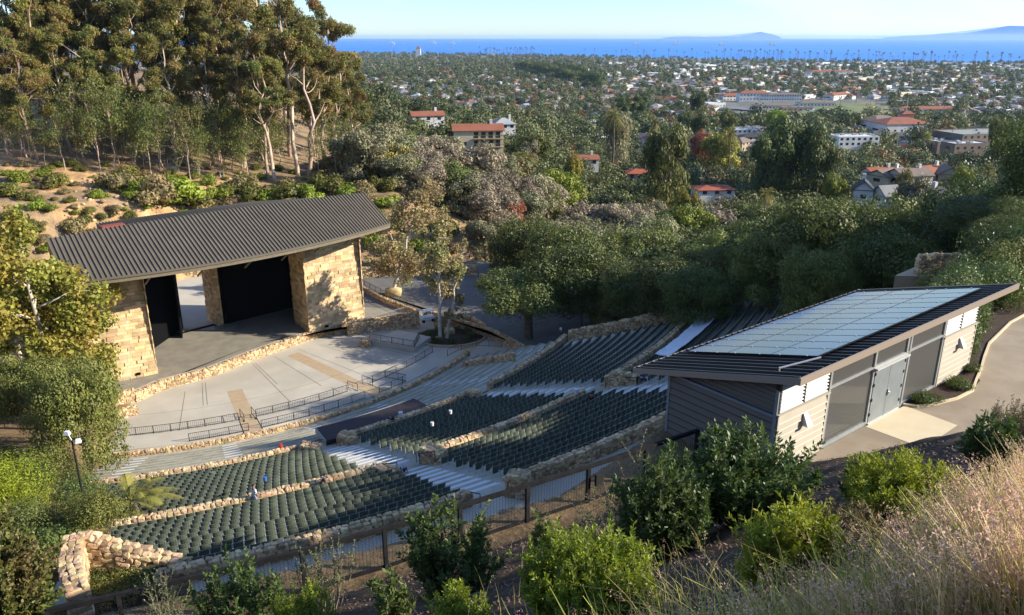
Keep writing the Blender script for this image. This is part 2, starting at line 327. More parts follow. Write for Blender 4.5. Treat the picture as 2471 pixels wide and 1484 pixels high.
# islands and far hills
M['isle']=mat('far_island',(.46,.62,.80),(.43,.60,.78),sc=.001,rough=1,spec=0)  # pale blue puts distance haze into the base colour
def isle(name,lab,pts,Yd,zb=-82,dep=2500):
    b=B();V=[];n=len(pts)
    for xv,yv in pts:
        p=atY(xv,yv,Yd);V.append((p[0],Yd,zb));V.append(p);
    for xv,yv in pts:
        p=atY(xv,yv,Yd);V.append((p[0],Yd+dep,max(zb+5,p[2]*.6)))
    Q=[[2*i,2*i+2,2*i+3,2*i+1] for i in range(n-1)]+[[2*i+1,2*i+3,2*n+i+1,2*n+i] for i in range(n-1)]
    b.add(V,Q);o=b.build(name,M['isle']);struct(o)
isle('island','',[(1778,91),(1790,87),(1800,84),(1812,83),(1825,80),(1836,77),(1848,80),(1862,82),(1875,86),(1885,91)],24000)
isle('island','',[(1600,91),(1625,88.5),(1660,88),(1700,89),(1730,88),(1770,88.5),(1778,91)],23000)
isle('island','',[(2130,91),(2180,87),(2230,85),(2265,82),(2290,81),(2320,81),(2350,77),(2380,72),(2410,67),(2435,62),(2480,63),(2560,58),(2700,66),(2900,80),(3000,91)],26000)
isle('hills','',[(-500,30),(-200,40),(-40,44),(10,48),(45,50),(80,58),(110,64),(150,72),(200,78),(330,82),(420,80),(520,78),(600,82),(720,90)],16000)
# ---------------------------------------------------------------- stone walls
def ico1():
    import bmesh
    bm=bmesh.new();bmesh.ops.create_icosphere(bm,subdivisions=2,radius=1.0)
    V=np.array([v.co[:] for v in bm.verts]);T=np.array([[v.index for v in f.verts] for f in bm.faces]);bm.free();return V,T
IV,IT=ico1()
# squarer boulders
SQ=np.sign(IV)*np.abs(IV)**.5; 
def stone(b,c,size,ax,tint,rng):
    d=size; v=SQ*(1+rng.uniform(-.20,.14,(len(SQ),1)))
    a=ax+rng.uniform(-.12,.12);cc,ss=math.cos(a),math.sin(a)
    x=v[:,0]*d[0];y=v[:,1]*d[1];z=v[:,2]*d[2]
    t=rng.uniform(-.15,.15); x,z=x*math.cos(t)-z*math.sin(t),x*math.sin(t)+z*math.cos(t)
    b.add(np.c_[x*cc-y*ss+c[0],x*ss+y*cc+c[1],z+c[2]],T=IT,tint=tint)
def wallpath(pts,step):
    P=np.array(pts,float);d=np.r_[0,np.cumsum(np.hypot(*np.diff(P[:,:2],axis=0).T))];n=max(2,int(d[-1]/step)+1);s=np.linspace(0,d[-1],n)
    return s,np.c_[tuple(np.interp(s,d,P[:,k]) for k in range(P.shape[1]))]
def stone_wall(name,label,pts,th,sz=.42,sides=(1,1),seed=1,group=None,depth=None):
    sz*=.74
    """pts: (x,y,ztop,zleft,zright) ; left/right are the two sides of travel"""
    rng=np.random.RandomState(seed);s,P=wallpath(pts,1.0);b=B();st=B()
    D=np.gradient(P[:,:2],axis=0);D/=np.hypot(D[:,0],D[:,1])[:,None];Nn=np.c_[-D[:,1],D[:,0]]
    n=len(P);V=[]
    k=th/2-.08
    for i in range(n):
        zb=min(P[i,3],P[i,4])-.3
        for sg,zz in ((1,P[i,2]-.12),(-1,P[i,2]-.12),(-1,zb),(1,zb)):
            V.append((P[i,0]+Nn[i,0]*k*sg,P[i,1]+Nn[i,1]*k*sg,zz))
    Q=[[4*i+e,4*i+(e+1)%4,4*i+4+(e+1)%4,4*i+4+e] for i in range(n-1) for e in range(4)]+[[0,3,2,1],[4*n-4,4*n-3,4*n-2,4*n-1]]
    b.add(V,Q)
    o0=(P[0,0],P[0,1],P[0,2]-.5)
    root=empty(name,o0);tag(root,label,'stone wall',group)
    b.build('mortar_core',M['mortar'],root,o0)
    L=s[-1]
    def at_s(t):
        return [np.interp(t,s,P[:,c]) for c in range(5)]+[np.interp(t,s,D[:,0]),np.interp(t,s,D[:,1])]
    for sg,on,ci in ((1,sides[0],3),(-1,sides[1],4)):
        if not on: continue
        hmax=max(P[:,2]-P[:,ci]);rows=int(hmax/(sz*.72))+1
        for rw in range(rows):
            t=rng.uniform(0,sz)
            while t<L:
                w=sz*rng.uniform(.6,1.6);x,y,zt,zl,zr,dx,dy=at_s(t);zb=zl if ci==3 else zr
                z=zt-.30-rw*sz*.72+rng.uniform(-.05,.05)
                if z>zb-.15:
                    nx,ny=-dy*sg,dx*sg
                    stone(st,(x+nx*(th/2-.10),y+ny*(th/2-.10),z),(w*.5,sz*.36,sz*.40*rng.uniform(.85,1.1)),math.atan2(dy,dx),rng.uniform(0,1),rng)
                t+=w*.93
    # caps
    nc=max(1,int(round(th/sz)))
    for c_ in range(nc):
        off=(c_+.5)/nc*th-th/2;t=rng.uniform(0,sz)
        while t<L:
            w=sz*rng.uniform(.6,1.6);x,y,zt,zl,zr,dx,dy=at_s(t)
            stone(st,(x-dy*off,y+dx*off,zt-.12+rng.uniform(-.05,.04)),(w*.5,th/nc*.54,.17),math.atan2(dy,dx),rng.uniform(0,1),rng);t+=w*.95
    # ends
    for t,sg in ((0,-1),(L,1)):
        x,y,zt,zl,zr,dx,dy=at_s(t);zb=min(zl,zr);z=zt-.3
        while z>zb-.1:
            stone(st,(x+dx*sg*.02,y+dy*sg*.02,z),(sz*.3,th*.5,sz*.4),math.atan2(dy,dx),rng.uniform(0,1),rng);z-=sz*.72
    st.build('stones',M['stone'],root,o0)
    return root
def arc(r,a0,a1,zt,zo,zi,n=24):       # zo = ground outside (uphill), zi = inside ; travelling ccw, left = inside
    out=[]
    for k in range(n+1):
        a=a0+(a1-a0)*k/n;x,y,_=pol(r,a);out.append((x,y,zt,zi,zo))
    return out
# ---------------------------------------------------------------- the bowl
def revolve(b,prof,a0,a1,n,tint=.5):
    V=[];m=len(prof)
    for k in range(n+1):
        a=a0+(a1-a0)*k/n
        for r_,z_ in prof: V.append(pol(r_,a,z_))
    Q=[[k*m+i,k*m+i+1,(k+1)*m+i+1,(k+1)*m+i] for k in range(n) for i in range(m-1)]
    b.add(V,Q,tint=tint)
PZ=-41.7;SZ=-40.6
# bench rows
BR=[49.35+1.5*j for j in range(10)];BZ=[-41.45+.52*j for j in range(9)]
prof=[(49.0,-42.3)]
for j in range(9): prof+=[(BR[j],BZ[j]),(BR[j+1],BZ[j])]
prof.append((62.95,BZ[8]))
prof=[p for p in prof if p[0]<=63.1]
b=B();revolve(b,prof,-79,-24.5,60)
struct(b.build('bench_terraces',M['terrace']))
# thin bench planks on each riser edge: weathered timber edge
b=B()
for j in range(1,9):
    for k in range(60):
        a=-78.6+k*.9;a2=a+.89
        r0,z0=BR[j]-.02,BZ[j]
        V=[pol(r0,a,z0+.02),pol(r0,a2,z0+.02),pol(r0+.34,a2,z0+.02),pol(r0+.34,a,z0+.02),pol(r0,a,z0-.08),pol(r0,a2,z0-.08),pol(r0+.34,a2,z0+.004),pol(r0+.34,a,z0+.004)]
        b.add(V,BOXQ,tint=RN.uniform(0,1))
M['plank']=mat('weathered_plank',(.30,.28,.21),(.24,.225,.165),sc=2,rough=.9,tint=.12)
struct(b.build('terrace_edging',M['plank']))
LR=[63.95+1.17*i for i in range(14)];LZ=[-36.75+.408*i for i in range(13)]
UR=[79.75+1.15*i for i in range(12)];UZ=[-31.35+.42*i for i in range(11)]
def terr(R,Z,a0,a1,name):
    prof=[(R[0]-.4,Z[0]-1)]
    for j in range(len(Z)): prof+=[(R[j],Z[j]),(R[j+1],Z[j])]
    b=B();revolve(b,prof,a0,a1,48);struct(b.build(name,M['terrace']))
terr(LR,LZ,-77.2,-25,'lower_terraces');terr(UR,UZ,-72.9,-21,'upper_terraces')
# stair aisles: half steps and white nosings
hs_=B();nz_=B()
def aisle(R,Z,a0,a1):
    for j in range(len(Z)):
        am=math.degrees(.0)
        if j<len(Z)-1:
            r1=R[j+1];zz=Z[j]+(Z[j+1]-Z[j])/2
            revolve(hs_,[(r1-.42,Z[j]-.02),(r1-.42,zz),(r1+.01,zz)],a0,a1,6)
            revolve(nz_,[(r1-.43,zz+.006),(r1-.30,zz+.006)],a0+.15,a1-.15,6)
            revolve(nz_,[(r1-.005,Z[j+1]+.006),(r1+.13,Z[j+1]+.006)],a0+.15,a1-.15,6)
A1=(-59.35,-56.9);A2=(-43.3,-40.9)
aisle(LR,LZ,-59.3,-56.7);aisle(UR,UZ,-58.4,-56.6);aisle(LR,LZ,-43.4,-41);aisle(UR,UZ,-43.0,-41.2);aisle(LR,LZ,-26.6,-25.2)
for a in (-75.5,-65.8,-56.0,-46.8,-37.6,-27.5):
    for j in range(1,9): revolve(nz_,[(BR[j]+.0,BZ[j]+.03),(BR[j]+.15,BZ[j]+.03)],a-.8,a+.8,4)
struct(hs_.build('aisle_steps',M['terrace']));struct(nz_.build('step_markings',M['white']))
# plaza
b=B();revolve(b,[(20,PZ),(49.0,PZ)],-86,-2,60);revolve(b,[(49.0,PZ),(58,PZ)],-24.3,-2,16);struct(b.build('plaza',M['concrete']))
b=B()
for a in (-62.4,-43.2): 
    w=1.15;V=[pol(28,a-w*1.6,PZ+.006),pol(44.3,a-w,PZ+.006),pol(44.3,a+w,PZ+.006),pol(28,a+w*1.6,PZ+.006)]
    if a<-50: V[0]=pol(35,a-w*1.3,PZ+.006);V[3]=pol(35,a+w*1.3,PZ+.006)
    b.add(V,[[0,1,2,3]])
    b.add([pol(44.3,a-w,PZ+.17),pol(48.7,a-w,PZ+.17),pol(48.7,a+w,PZ+.17),pol(44.3,a+w,PZ+.17)],[[0,1,2,3]])
revolve(b,[(47.6,PZ+.006),(48.8,PZ+.006)],-40,-22,20)
revolve(b,[(40,PZ+.006),(48.8,PZ+.006)],-22,-10,12)
struct(b.build('tan_paving',M['tan_conc']))
b=B();
for a0,a1 in ((-80,-63.7),(-61.1,-44.4),(-41.9,-30)):
    revolve(b,[(44.1,PZ-.02),(44.1,PZ+.15),(47.3,PZ+.15),(47.3,PZ-.02)],a0,a1,14)
struct(b.build('ramp_walk',M['concrete']))
# joints in the plaza slab
b=B()
M['joint']=mat('slab_joint',(.16,.145,.12),rough=.9)
for a,da,r0,r1 in ((-72,.05,33,44),(-68.5,.05,31,38),(-67.8,.05,31,38),(-55,.05,27.5,42),(-54.2,.05,27.5,36),(-48,.05,27,40),(-40,.05,27,44),(-34,.05,28,44),(-28,.05,31,44)):
    b.add([pol(r0,a-da,PZ+.008),pol(r1,a-da,PZ+.008),pol(r1,a+da,PZ+.008),pol(r0,a+da,PZ+.008)],[[0,1,2,3]])
for r_ in (38.5,):
    revolve(b,[(r_,PZ+.008),(r_+.05,PZ+.008)],-80,-30,30)
struct(b.build('slab_joints',M['joint']))
# walkway on top
b=B();revolve(b,[(92.6,-26.9),(96.9,-26.9)],-68.4,-24,40);revolve(b,[(93.0,-26.9),(93.0,-28)],-68.4,-24,40);struct(b.build('upper_walkway',M['concrete']))
W=[]
stone_wall('stone_wall','low rubble wall between the concrete plaza and the bench terraces',arc(49.05,-79.5,-24,-41.0,-41.45,PZ),.55,.40,seed=2)
stone_wall('stone_wall','rubble wall along the top of the bench terraces, left of the stair aisle',arc(63.45,-77.5,-60.6,-36.0,-36.75,-37.3),.6,.44,seed=3)
stone_wall('stone_wall','rubble wall behind the dark plank deck, between the two stair aisles',arc(63.45,-57.3,-44.0,-36.0,-36.75,-37.3),.6,.44,seed=4)
stone_wall('stone_wall','rubble wall at the right end of the bench terraces under the oak',arc(63.45,-40.4,-24.5,-36.0,-36.75,-37.3),.6,.44,seed=5)
stone_wall('stone_wall','stone wall between the lower and upper green seats at the left of the bowl',arc(79.25,-74.5,-59.2,-30.65,-31.35,-31.85),.62,.46,seed=6)
stone_wall('stone_wall','sunlit stone wall crossing the middle of the green seats between the aisles',arc(79.25,-56.3,-43.6,-30.6,-31.35,-31.85),.62,.46,seed=7)
stone_wall('stone_wall','stone wall climbing right past the white tarp in the shaded seats',arc(79.25,-40.8,-22,-30.6,-31.35,-31.85),.62,.46,seed=8)
stone_wall('stone_wall','top stone wall behind the last seat row, left of the stair aisle',arc(92.75,-69.4,-58.6,-25.95,-26.9,-27.15),.6,.46,seed=9)
stone_wall('stone_wall','top stone wall along the walkway in front of the grey shed',arc(92.75,-56.6,-24,-25.9,-26.9,-27.15),.6,.46,seed=10)
stone_wall('stone_wall','retaining wall of big rocks seen through the fence mesh',arc(96.6,-70.5,-57.8,-25.5,-25.5,-26.9),.9,.62,seed=11)
# round end piers
def pier(az0,az1,r,zt,zb,lab,seed,dr=1.0):
    x,y,_=pol(r,az0);x2,y2,_=pol(r+dr,az1)
    stone_wall('stone_pier',lab,[(x,y,zt,zb,zb),((x+x2)/2,(y+y2)/2,zt,zb,zb),(x2,y2,zt,zb,zb)],1.1,.5,seed=seed)
pier(-60.6,-59.5,63.8,-35.7,-37.4,'square sunlit stone pier at the left of the first aisle foot',21,1.2)
pier(-57.2,-56.6,63.8,-35.5,-37.4,'round stone pier beside the plank deck at the first aisle',22,1.6)
pier(-43.7,-43.4,63.8,-35.5,-37.2,'stone pier under the dark hat of a worker at the second aisle',23,1.4)
pier(-59.2,-58.7,79.6,-30.4,-32,'stone pier where the worker in light blue leans, mid height of the aisle',24,1.6)
pier(-56.4,-56.0,79.7,-29.9,-32.3,'tall round stone pier with a black handrail at mid aisle',25,1.8)
pier(-40.9,-40.3,79.7,-29.9,-31.9,'long stone pier with a railing by the second aisle',26,2.6)
pier(-57.0,-56.5,92.9,-25.4,-27.2,'blocky orange stone pier at the top of the aisle behind the fence',27,1.0)
q0=at(1118,874,-40.3);q1=at(1180,864,-39);q2=at(1240,858,-37.6)
stone_wall('stone_wall','short stone wall closing the right end of the bench terraces below the oak',[(q0[0],q0[1],-40.2,-41.8,-41.4),(q1[0],q1[1],-38.9,-41,-40.5),(q2[0],q2[1],-37.2,-40,-39)],.5,.42,seed=30)
# right hand enclosure of the seats
stone_wall('stone_wall','shaded stone wall closing the right end of the seats under the oaks',[(*pol(64,-24.6)[:2],-35.4,-37.4,-36.9),(*pol(72,-23.6)[:2],-32.9,-36,-34.2),(*pol(80,-22.4)[:2],-29.8,-33.4,-31.6),(*pol(93,-20.6)[:2],-25.2,-28,-27.2)],.7,.5,seed=31)
# stage front wall
SW=[at(x,y,SZ+.05) for x,y in ((325,948),(385,920),(505,889),(600,852),(700,817),(770,795),(850,783),(1010,765))]
stone_wall('stone_wall','long curving stone wall along the front edge of the stage',[(p[0],p[1],SZ+.12+(.55 if k>5 else 0),SZ,PZ) for k,p in enumerate(SW)][:: 1],.6,.42,sides=(0,1),seed=41)
# stage end steps walls
p=at(300,960,-40.4);q=at(322,945,-40.4)
p0=at(240,968,-40.2);p1=at(320,942,-40.2);p2=at(322,975,-41.2)
stone_wall('stone_wall','short stone wall and stair landing at the left end of the stage',[(p0[0],p0[1],-39.9,PZ,PZ),(p1[0],p1[1],-39.9,PZ,PZ)],.6,.42,seed=42)
p0=at(275,1000,-41);p1=at(330,985,-41)
stone_wall('stone_wall','small stone wall at the foot of the left stage stairs',[(p0[0],p0[1],-40.6,PZ,PZ),(p1[0],p1[1],-40.6,PZ,PZ)],.6,.42,seed=43)
# left planter V walls
a0=at(180,1290,-24.6);a1=at(168,1370,-24.8);a2=at(190,1440,-25.0)
stone_wall('stone_wall','sunlit rubble retaining wall running toward the viewer at lower left',[(a0[0],a0[1],-24.4,-27,-27),(a1[0],a1[1],-24.4,-27,-27),(a2[0],a2[1],-24.4,-27,-27)],1.0,.5,seed=44)
c0=at(200,1290,-24.6);c1=at(300,1330,-25.6);c2=at(380,1345,-26.2);c3=at(500,1372,-26.7)
stone_wall('stone_wall','stone wall of big warm rocks sloping down to the last seat row at lower left',[(c0[0],c0[1],-24.5,-27,-27.2),(c1[0],c1[1],-25.2,-27,-27.6),(c2[0],c2[1],-25.9,-27,-27.6),(c3[0],c3[1],-26.6,-27.5,-27.6)],.8,.62,seed=45)
# ---------------------------------------------------------------- seats
def seat_parts():
    back=B();n=5
    for (y0,th) in ((0,.035),):
        V=[];
        for k in range(n):
            u=-1+2*k/(n-1);x=u*.268;yy=.06-.07*u*u
            for z,dy in ((.40,-.06),(.62,0),(.90,.05)):
                V.append((x,yy+dy+.03,z-(.02*u*u if z>.8 else 0)));
        for k in range(n):
            u=-1+2*k/(n-1);x=u*.268;yy=.06-.07*u*u
            for z,dy in ((.40,-.06),(.62,0),(.90,.05)): V.append((x,yy+dy-.005,z-(.02*u*u if z>.8 else 0)))
        Q=[]
        for k in range(n-1):
            for e in range(2):
                a=k*3+e;Q.append([a,a+1,a+4,a+3]);a+=n*3;Q.append([a,a+3,a+4,a+1])
        for k in range(n-1):
            Q.append([k*3+2,n*3+k*3+2,n*3+k*3+5,k*3+5]);Q.append([k*3,k*3+3,n*3+k*3+3,n*3+k*3])
        for e in range(2):
            Q.append([e,n*3+e,n*3+e+1,e+1]);a=(n-1)*3+e;Q.append([a,a+1,n*3+a+1,n*3+a])
        back.add(V,Q)
    pan=B();pan.box((0,-.10,.50),(.44,.07,.40));pan.box((0,-.05,.31),(.40,.12,.05))
    fr=B()
    fr.box((.30,.0,.42),(.028,.06,.82));fr.box((.30,-.12,.58),(.045,.30,.035));fr.box((.30,-.05,.02),(.06,.24,.03))
    return back,pan,fr
bk,pn,fm=seat_parts()
seats=[]
def addrow(R,Z,i,a0,a1,dr=.42):
    r_=R[i]+dr;w=.60/r_*180/PI;n=int((a1-a0)/w);off=(a1-a0-n*w)/2+(w/2 if i%2 else 0)
    for k in range(n-(i%2)):
        a=a0+off+w*(k+.5);x,y,z=pol(r_,a,Z[i]);seats.append((math.hypot(math.hypot(x,y),z),x,y,z,rad(a)-PI/2))
for i in range(13):
    lo=-76.5+ .28*i
    addrow(LR,LZ,i,lo,-59.5);addrow(LR,LZ,i,-56.6,-43.5);addrow(LR,LZ,i,-40.8,-26.8+.15*i)
for i in range(11):
    addrow(UR,UZ,i,-72.6+.25*i,-58.5);addrow(UR,UZ,i,-56.5,-43.1);addrow(UR,UZ,i,-41.1,-22.5)
seats.sort()
def vis(sx,sy): return -.66<sx/sy<.30
fs=[s_ for s_ in seats if vis(s_[1],s_[2])];fs=fs[:300];far=[s_ for s_ in seats if s_ not in set(fs)]
root=empty('stadium_seat');tag(root,'dark green tip-up seat with grey frame in the upper seat rows','seat','green seats of the upper rows nearest the fence')
reg(root,bk.build('backrest',M['seatgreen'],root,smooth=False),pn.build('seat_pan',M['seatgreen'],root),fm.build('seat_frame',M['seatframe'],root))
for k,s_ in enumerate(fs):
    if k==0: root.location=(s_[1],s_[2],s_[3]);root.rotation_euler=(0,0,s_[4])
    else: dup(root,(s_[1],s_[2],s_[3]),s_[4])
# a seat faces the stage: local +y points outward, uphill
def merged(bb):
    return np.concatenate(bb.V),np.concatenate(bb.Q)
for nm,bb,mt,lab in (('seat_shells',None,'seatgreen','dark green tip-up seats filling the lower and farther rows'),('seat_frames',fm,'seatframe','grey metal stanchions of the farther seats')):
    b=B();src=[merged(bk),merged(pn)] if bb is None else [merged(bb)]
    for s_ in far:
        c_,s2=math.cos(s_[4]),math.sin(s_[4])
        for V0,Q0 in src: b.add(np.c_[V0[:,0]*c_-V0[:,1]*s2+s_[1],V0[:,0]*s2+V0[:,1]*c_+s_[2],V0[:,2]+s_[3]],Q0,tint=RN.uniform(0,1))
    if bb is None: far_o=b.build('distant_seats',M[mt]);tag(far_o,lab,'seats',kind='stuff')
    else: b.build('seat_frames',M[mt],far_o)
# ---------------------------------------------------------------- stage house
K=40.6/46.0
T0=np.array([-45.1,92.4]);UA=np.array([.737,.676]);WA=np.array([-.676,.737])
def st(u,w,z=0): p=T0+UA*u+WA*w; return (p[0],p[1],z)
# stage floor
swp=[(p[0],p[1]) for p in SW]
bl=[st(-9,-1)[:2],st(-7,18)[:2],st(26,20)[:2],(-13.5,116.5)]
b=B();poly=[(x,y) for x,y in swp]+[bl[3],bl[2],bl[1],bl[0]]
def fan(b,poly,z,c=None,tint=.5):
    c=c or (sum(p[0] for p in poly)/len(poly),sum(p[1] for p in poly)/len(poly));n=len(poly)
    b.add([(x,y,z) for x,y in poly]+[(c[0],c[1],z)],T=[[i,(i+1)%n,n] for i in range(n)],tint=tint)
fan(b,poly,SZ)
for i in range(len(poly)):
    p_,q_=poly[i],poly[(i+1)%len(poly)];b.add([(*p_,SZ),(*q_,SZ),(*q_,SZ-2),(*p_,SZ-2)],[[0,1,2,3]])
struct(b.build('stage_floor',M['stagefloor']))
b=B();fan(b,[at(690,824,SZ)[:2],at(770,797,SZ)[:2],at(850,785,SZ)[:2],at(1008,764,SZ)[:2],(-13.5,116.5),st(24,9)[:2],st(20,6)[:2]],SZ-.006);struct(b.build('stage_floor',M['stagefloor']))
b=B()
for i in range(len(SW)-1):
    p,q=SW[i],SW[i+1]; d=np.array([q[0]-p[0],q[1]-p[1]]);d/=np.hypot(*d);nn=np.array([-d[1],d[0]])
    b.add([(p[0]+nn[0]*.3,p[1]+nn[1]*.3,SZ+.008),(q[0]+nn[0]*.3,q[1]+nn[1]*.3,SZ+.008),(q[0]+nn[0]*.85,q[1]+nn[1]*.85,SZ+.008),(p[0]+nn[0]*.85,p[1]+nn[1]*.85,SZ+.008)],[[0,1,2,3]])
struct(b.build('stage_edge_strip',M['concrete']))
root=empty('stage_house',(T0[0],T0[1],SZ));tag(root,'large stone open-air stage house with long dark ribbed metal roof','stage building')
SO=(T0[0],T0[1],SZ)
def ashlar(b,p0,p1,z0,z1,lean,seed,bw=.95,bh=.44):
    """wall face from p0 to p1 (x,y), outward normal on the right of travel, top leaning inward by lean"""
    rng=np.random.RandomState(seed);p0=np.array(p0);p1=np.array(p1);L=np.hypot(*(p1-p0));d=(p1-p0)/L;nn=np.array([d[1],-d[0]])
    z=z0;c=0
    while z<z1-.05:
        hh=min(bh*rng.uniform(.85,1.15),z1-z);x=-rng.uniform(0,bw*.8)
        while x<L:
            w=bw*rng.uniform(.6,1.35);xa,xb=max(0,x),min(L,x+w)
            if xb-xa>.05:
                o=rng.uniform(0,.11);V=[]
                g=.012
                for zz in (z+g,z+hh-g):
                    k=lean*(zz-z0)/(z1-z0);base=p0-nn*k
                    for xx in (xa+g,xb-g):
                        q=base+d*xx;V.append((q[0]-nn[0]*.05,q[1]-nn[1]*.05,zz));V.append((q[0]+nn[0]*o,q[1]+nn[1]*o,zz))
                # V: 0 in-l-lo 1 out-l-lo 2 in-r-lo 3 out-r-lo 4.. hi
                b.add(V,[[1,3,7,5],[0,1,5,4],[3,2,6,7],[5,7,6,4],[0,2,3,1]],tint=rng.uniform(0,1))
            x+=w
        z+=hh
def tower(pl,pr,depth,ztop,lean,seed):
    pl=np.array(pl[:2]);pr=np.array(pr[:2]);d=(pr-pl)/np.hypot(*(pr-pl));back=np.array([-d[1],d[0]])
    bl_,br_=pl+back*depth,pr+back*depth
    core=B();e=.13
    V=[];
    for z,k in ((SZ-.5,0),(ztop,lean)):
        for q,a,c_ in ((pl,1,1),(pr,-1,1),(br_,-1,-1),(bl_,1,-1)):
            qq=q+d*a*(e)+back*c_*e+(back*k if c_==1 else 0);V.append((qq[0],qq[1],z))
    core.add(V,BOXQ);
    f=B();ashlar(f,pl,pr,SZ,ztop,lean,seed);ashlar(f,pr,br_,SZ,ztop,0,seed+1);ashlar(f,bl_,pl,SZ,ztop,0,seed+2)
    t=f.build('stone_tower',M['ashlar'],root,SO);t['label']='battered sandstone block tower beside the stage opening'
    core.build('tower_core',M['ashlar'],t,SO)
    # floor vents near the base
    v=B()
    for s_ in (.3,.68):
        q=pl+(pr-pl)*s_;v.box((q[0]-back[0]*.02,q[1]-back[1]*.02,SZ+.5),(.55,.16,.32),rz=math.atan2(d[1],d[0]))
    v.build('vent_opening',M['black'],t,SO)
TL=(at(233,932,SZ),at(381,901,SZ));TR=(at(748,804,SZ),at(880,774,SZ))
tower(TL[0],TL[1],5.5,-27.9,.75,51);tower(TR[0],TR[1],5.5,-27.2,.75,61)
# interior black walls
def wallq(b,p,q,z0,z1,t=.2):
    b.beam((p[0],p[1],(z0+z1)/2),(q[0],q[1],(z0+z1)/2),t,z1-z0)
b=B()
dL=st(8.6,14.5);dR=st(12.9,15.2)
wallq(b,st(.2,1.5),st(1.2,8),SZ,-27);wallq(b,st(1.2,8),dL,SZ,-27.4);wallq(b,dR,st(25,12.5),SZ,-27.4);wallq(b,st(25,12.5),st(25.3,7.4),SZ,-27.2);wallq(b,st(25.3,7.4),st(25.6,1.2),SZ,-23.2)
wallq(b,dL,dR,-30.8,-27.4)
wallq(b,st(8.4,14.2),st(6.9,10.4),SZ,-27.5)
b.build('black_wing_wall',M['black'],root,SO)
b=B();ashlar(b,st(14.0,12.2)[:2],st(14.0,15.6)[:2][::1],SZ,-28.5,0,71) if False else None
pp=st(12.8,15.6);pq=st(12.8,11.8);ashlar(b,pp[:2],pq[:2],SZ,-28.5,0,71,.8,.4) if False else ashlar(b,pp[:2],pq[:2],SZ,-28.5,0,71,.8,.4)
ashlar(b,pq[:2],st(13.6,11.6)[:2],SZ,-28.5,0,72,.8,.4)
b.build('doorway_pier',M['ashlar'],root,SO)
b=B();wallq(b,st(13.75,12.0),st(13.75,15.6),SZ,-28.5,1.2);wallq(b,st(14.3,11.9),st(25,12.2),SZ,-27.4);b.build('pier_backing',M['black'],root,SO)
# roof : ruled surface from curved eave to ridge
def lerp3(p,q,t): return tuple(p[i]+(q[i]-p[i])*t for i in range(3))
E0=np.array(at(158,682,-25.35));E1=np.array(at(940,539,-25.45));R0=np.array(at(112,576,-21.9));R1=np.array(at(877,465,-21.9))
def eave(t):
    p=E0+(E1-E0)*t; bul=3.0*4*t*(1-t);q=p[:2]-WA*bul;return np.array([q[0],q[1],p[2]-.15*4*t*(1-t)])
def ridge(t):
    p=R0+(R1-R0)*t;return p+np.array([0,0,.35*math.sin(PI*t)])
rf=B();sm2=B();NS=84
V=[];
for k in range(NS+1):
    t=k/NS;V+=[eave(t),ridge(t),eave(t)-[0,0,.14],ridge(t)-[0,0,.14]]
Q=[]
for k in range(NS):
    a=4*k;Q+=[[a,a+4,a+5,a+1],[a+2,a+3,a+7,a+6],[a+1,a+5,a+7,a+3]]
Q+=[[0,1,3,2],[4*NS,4*NS+2,4*NS+3,4*NS+1]]
rf.add(V,Q);rf.build('main_roof',M['roofmetal'],root,SO)
ro=bpy.context.scene.objects
seam=B()
for k in range(NS+1):
    t=k/NS;e,r_=eave(t),ridge(t);dirw=(R1-R0)/np.linalg.norm(R1-R0)*.06
    seam.add([e-dirw,e+dirw,r_+dirw,r_-dirw,e-dirw+[0,0,.15],e+dirw+[0,0,.15],r_+dirw+[0,0,.15],r_-dirw+[0,0,.15]],BOXQ)
seam.build('roof_seams',M['roofseam'],root,SO)
# fascia, gutter, underside struts
fa=B();gu=B();so=B()
for k in range(NS):
    a,c_=eave(k/NS),eave((k+1)/NS)
    o=-WA*.12
    for bb,dz0,dz1,out in ((fa,-.62,-.12,.10),(gu,-.16,.04,.26)):
        w=np.array([-WA[0]*out,-WA[1]*out,0])
        bb.add([a+[0,0,dz0],c_+[0,0,dz0],c_+w+[0,0,dz0],a+w+[0,0,dz0],a+[0,0,dz1],c_+[0,0,dz1],c_+w+[0,0,dz1],a+w+[0,0,dz1]],[q_ for q_ in BOXQ if q_ not in ([1,2,6,5],[3,0,4,7])])
fa.build('fascia',M['copper'],root,SO);gu.build('gutter',M['roofseam'],root,SO)
for t in (.06,.2,.34,.48,.6,.72,.84,.95):
    e=eave(t);q=e+np.array([WA[0]*3.2,WA[1]*3.2,-2.2]);so.beam(e+[WA[0]*.5,WA[1]*.5,-.5],q,.16,.16);so.beam(e+[WA[0]*.3,WA[1]*.3,-.55],e+[WA[0]*6,WA[1]*6,-.9],.2,.3)
so.build('eave_struts',M['copper'],root,SO)
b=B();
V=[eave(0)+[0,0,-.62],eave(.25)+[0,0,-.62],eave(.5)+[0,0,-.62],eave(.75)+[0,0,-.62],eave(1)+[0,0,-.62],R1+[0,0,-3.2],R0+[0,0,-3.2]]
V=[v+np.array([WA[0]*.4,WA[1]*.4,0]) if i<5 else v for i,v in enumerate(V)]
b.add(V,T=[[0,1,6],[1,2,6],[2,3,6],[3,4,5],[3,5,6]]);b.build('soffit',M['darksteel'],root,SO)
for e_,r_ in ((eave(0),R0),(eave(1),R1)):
    b=B();b.add([e_,r_,r_-[0,0,3.2],e_-[0,0,.62]],[[0,1,2,3]]);b.build('gable_end',M['darksteel'],root,SO)
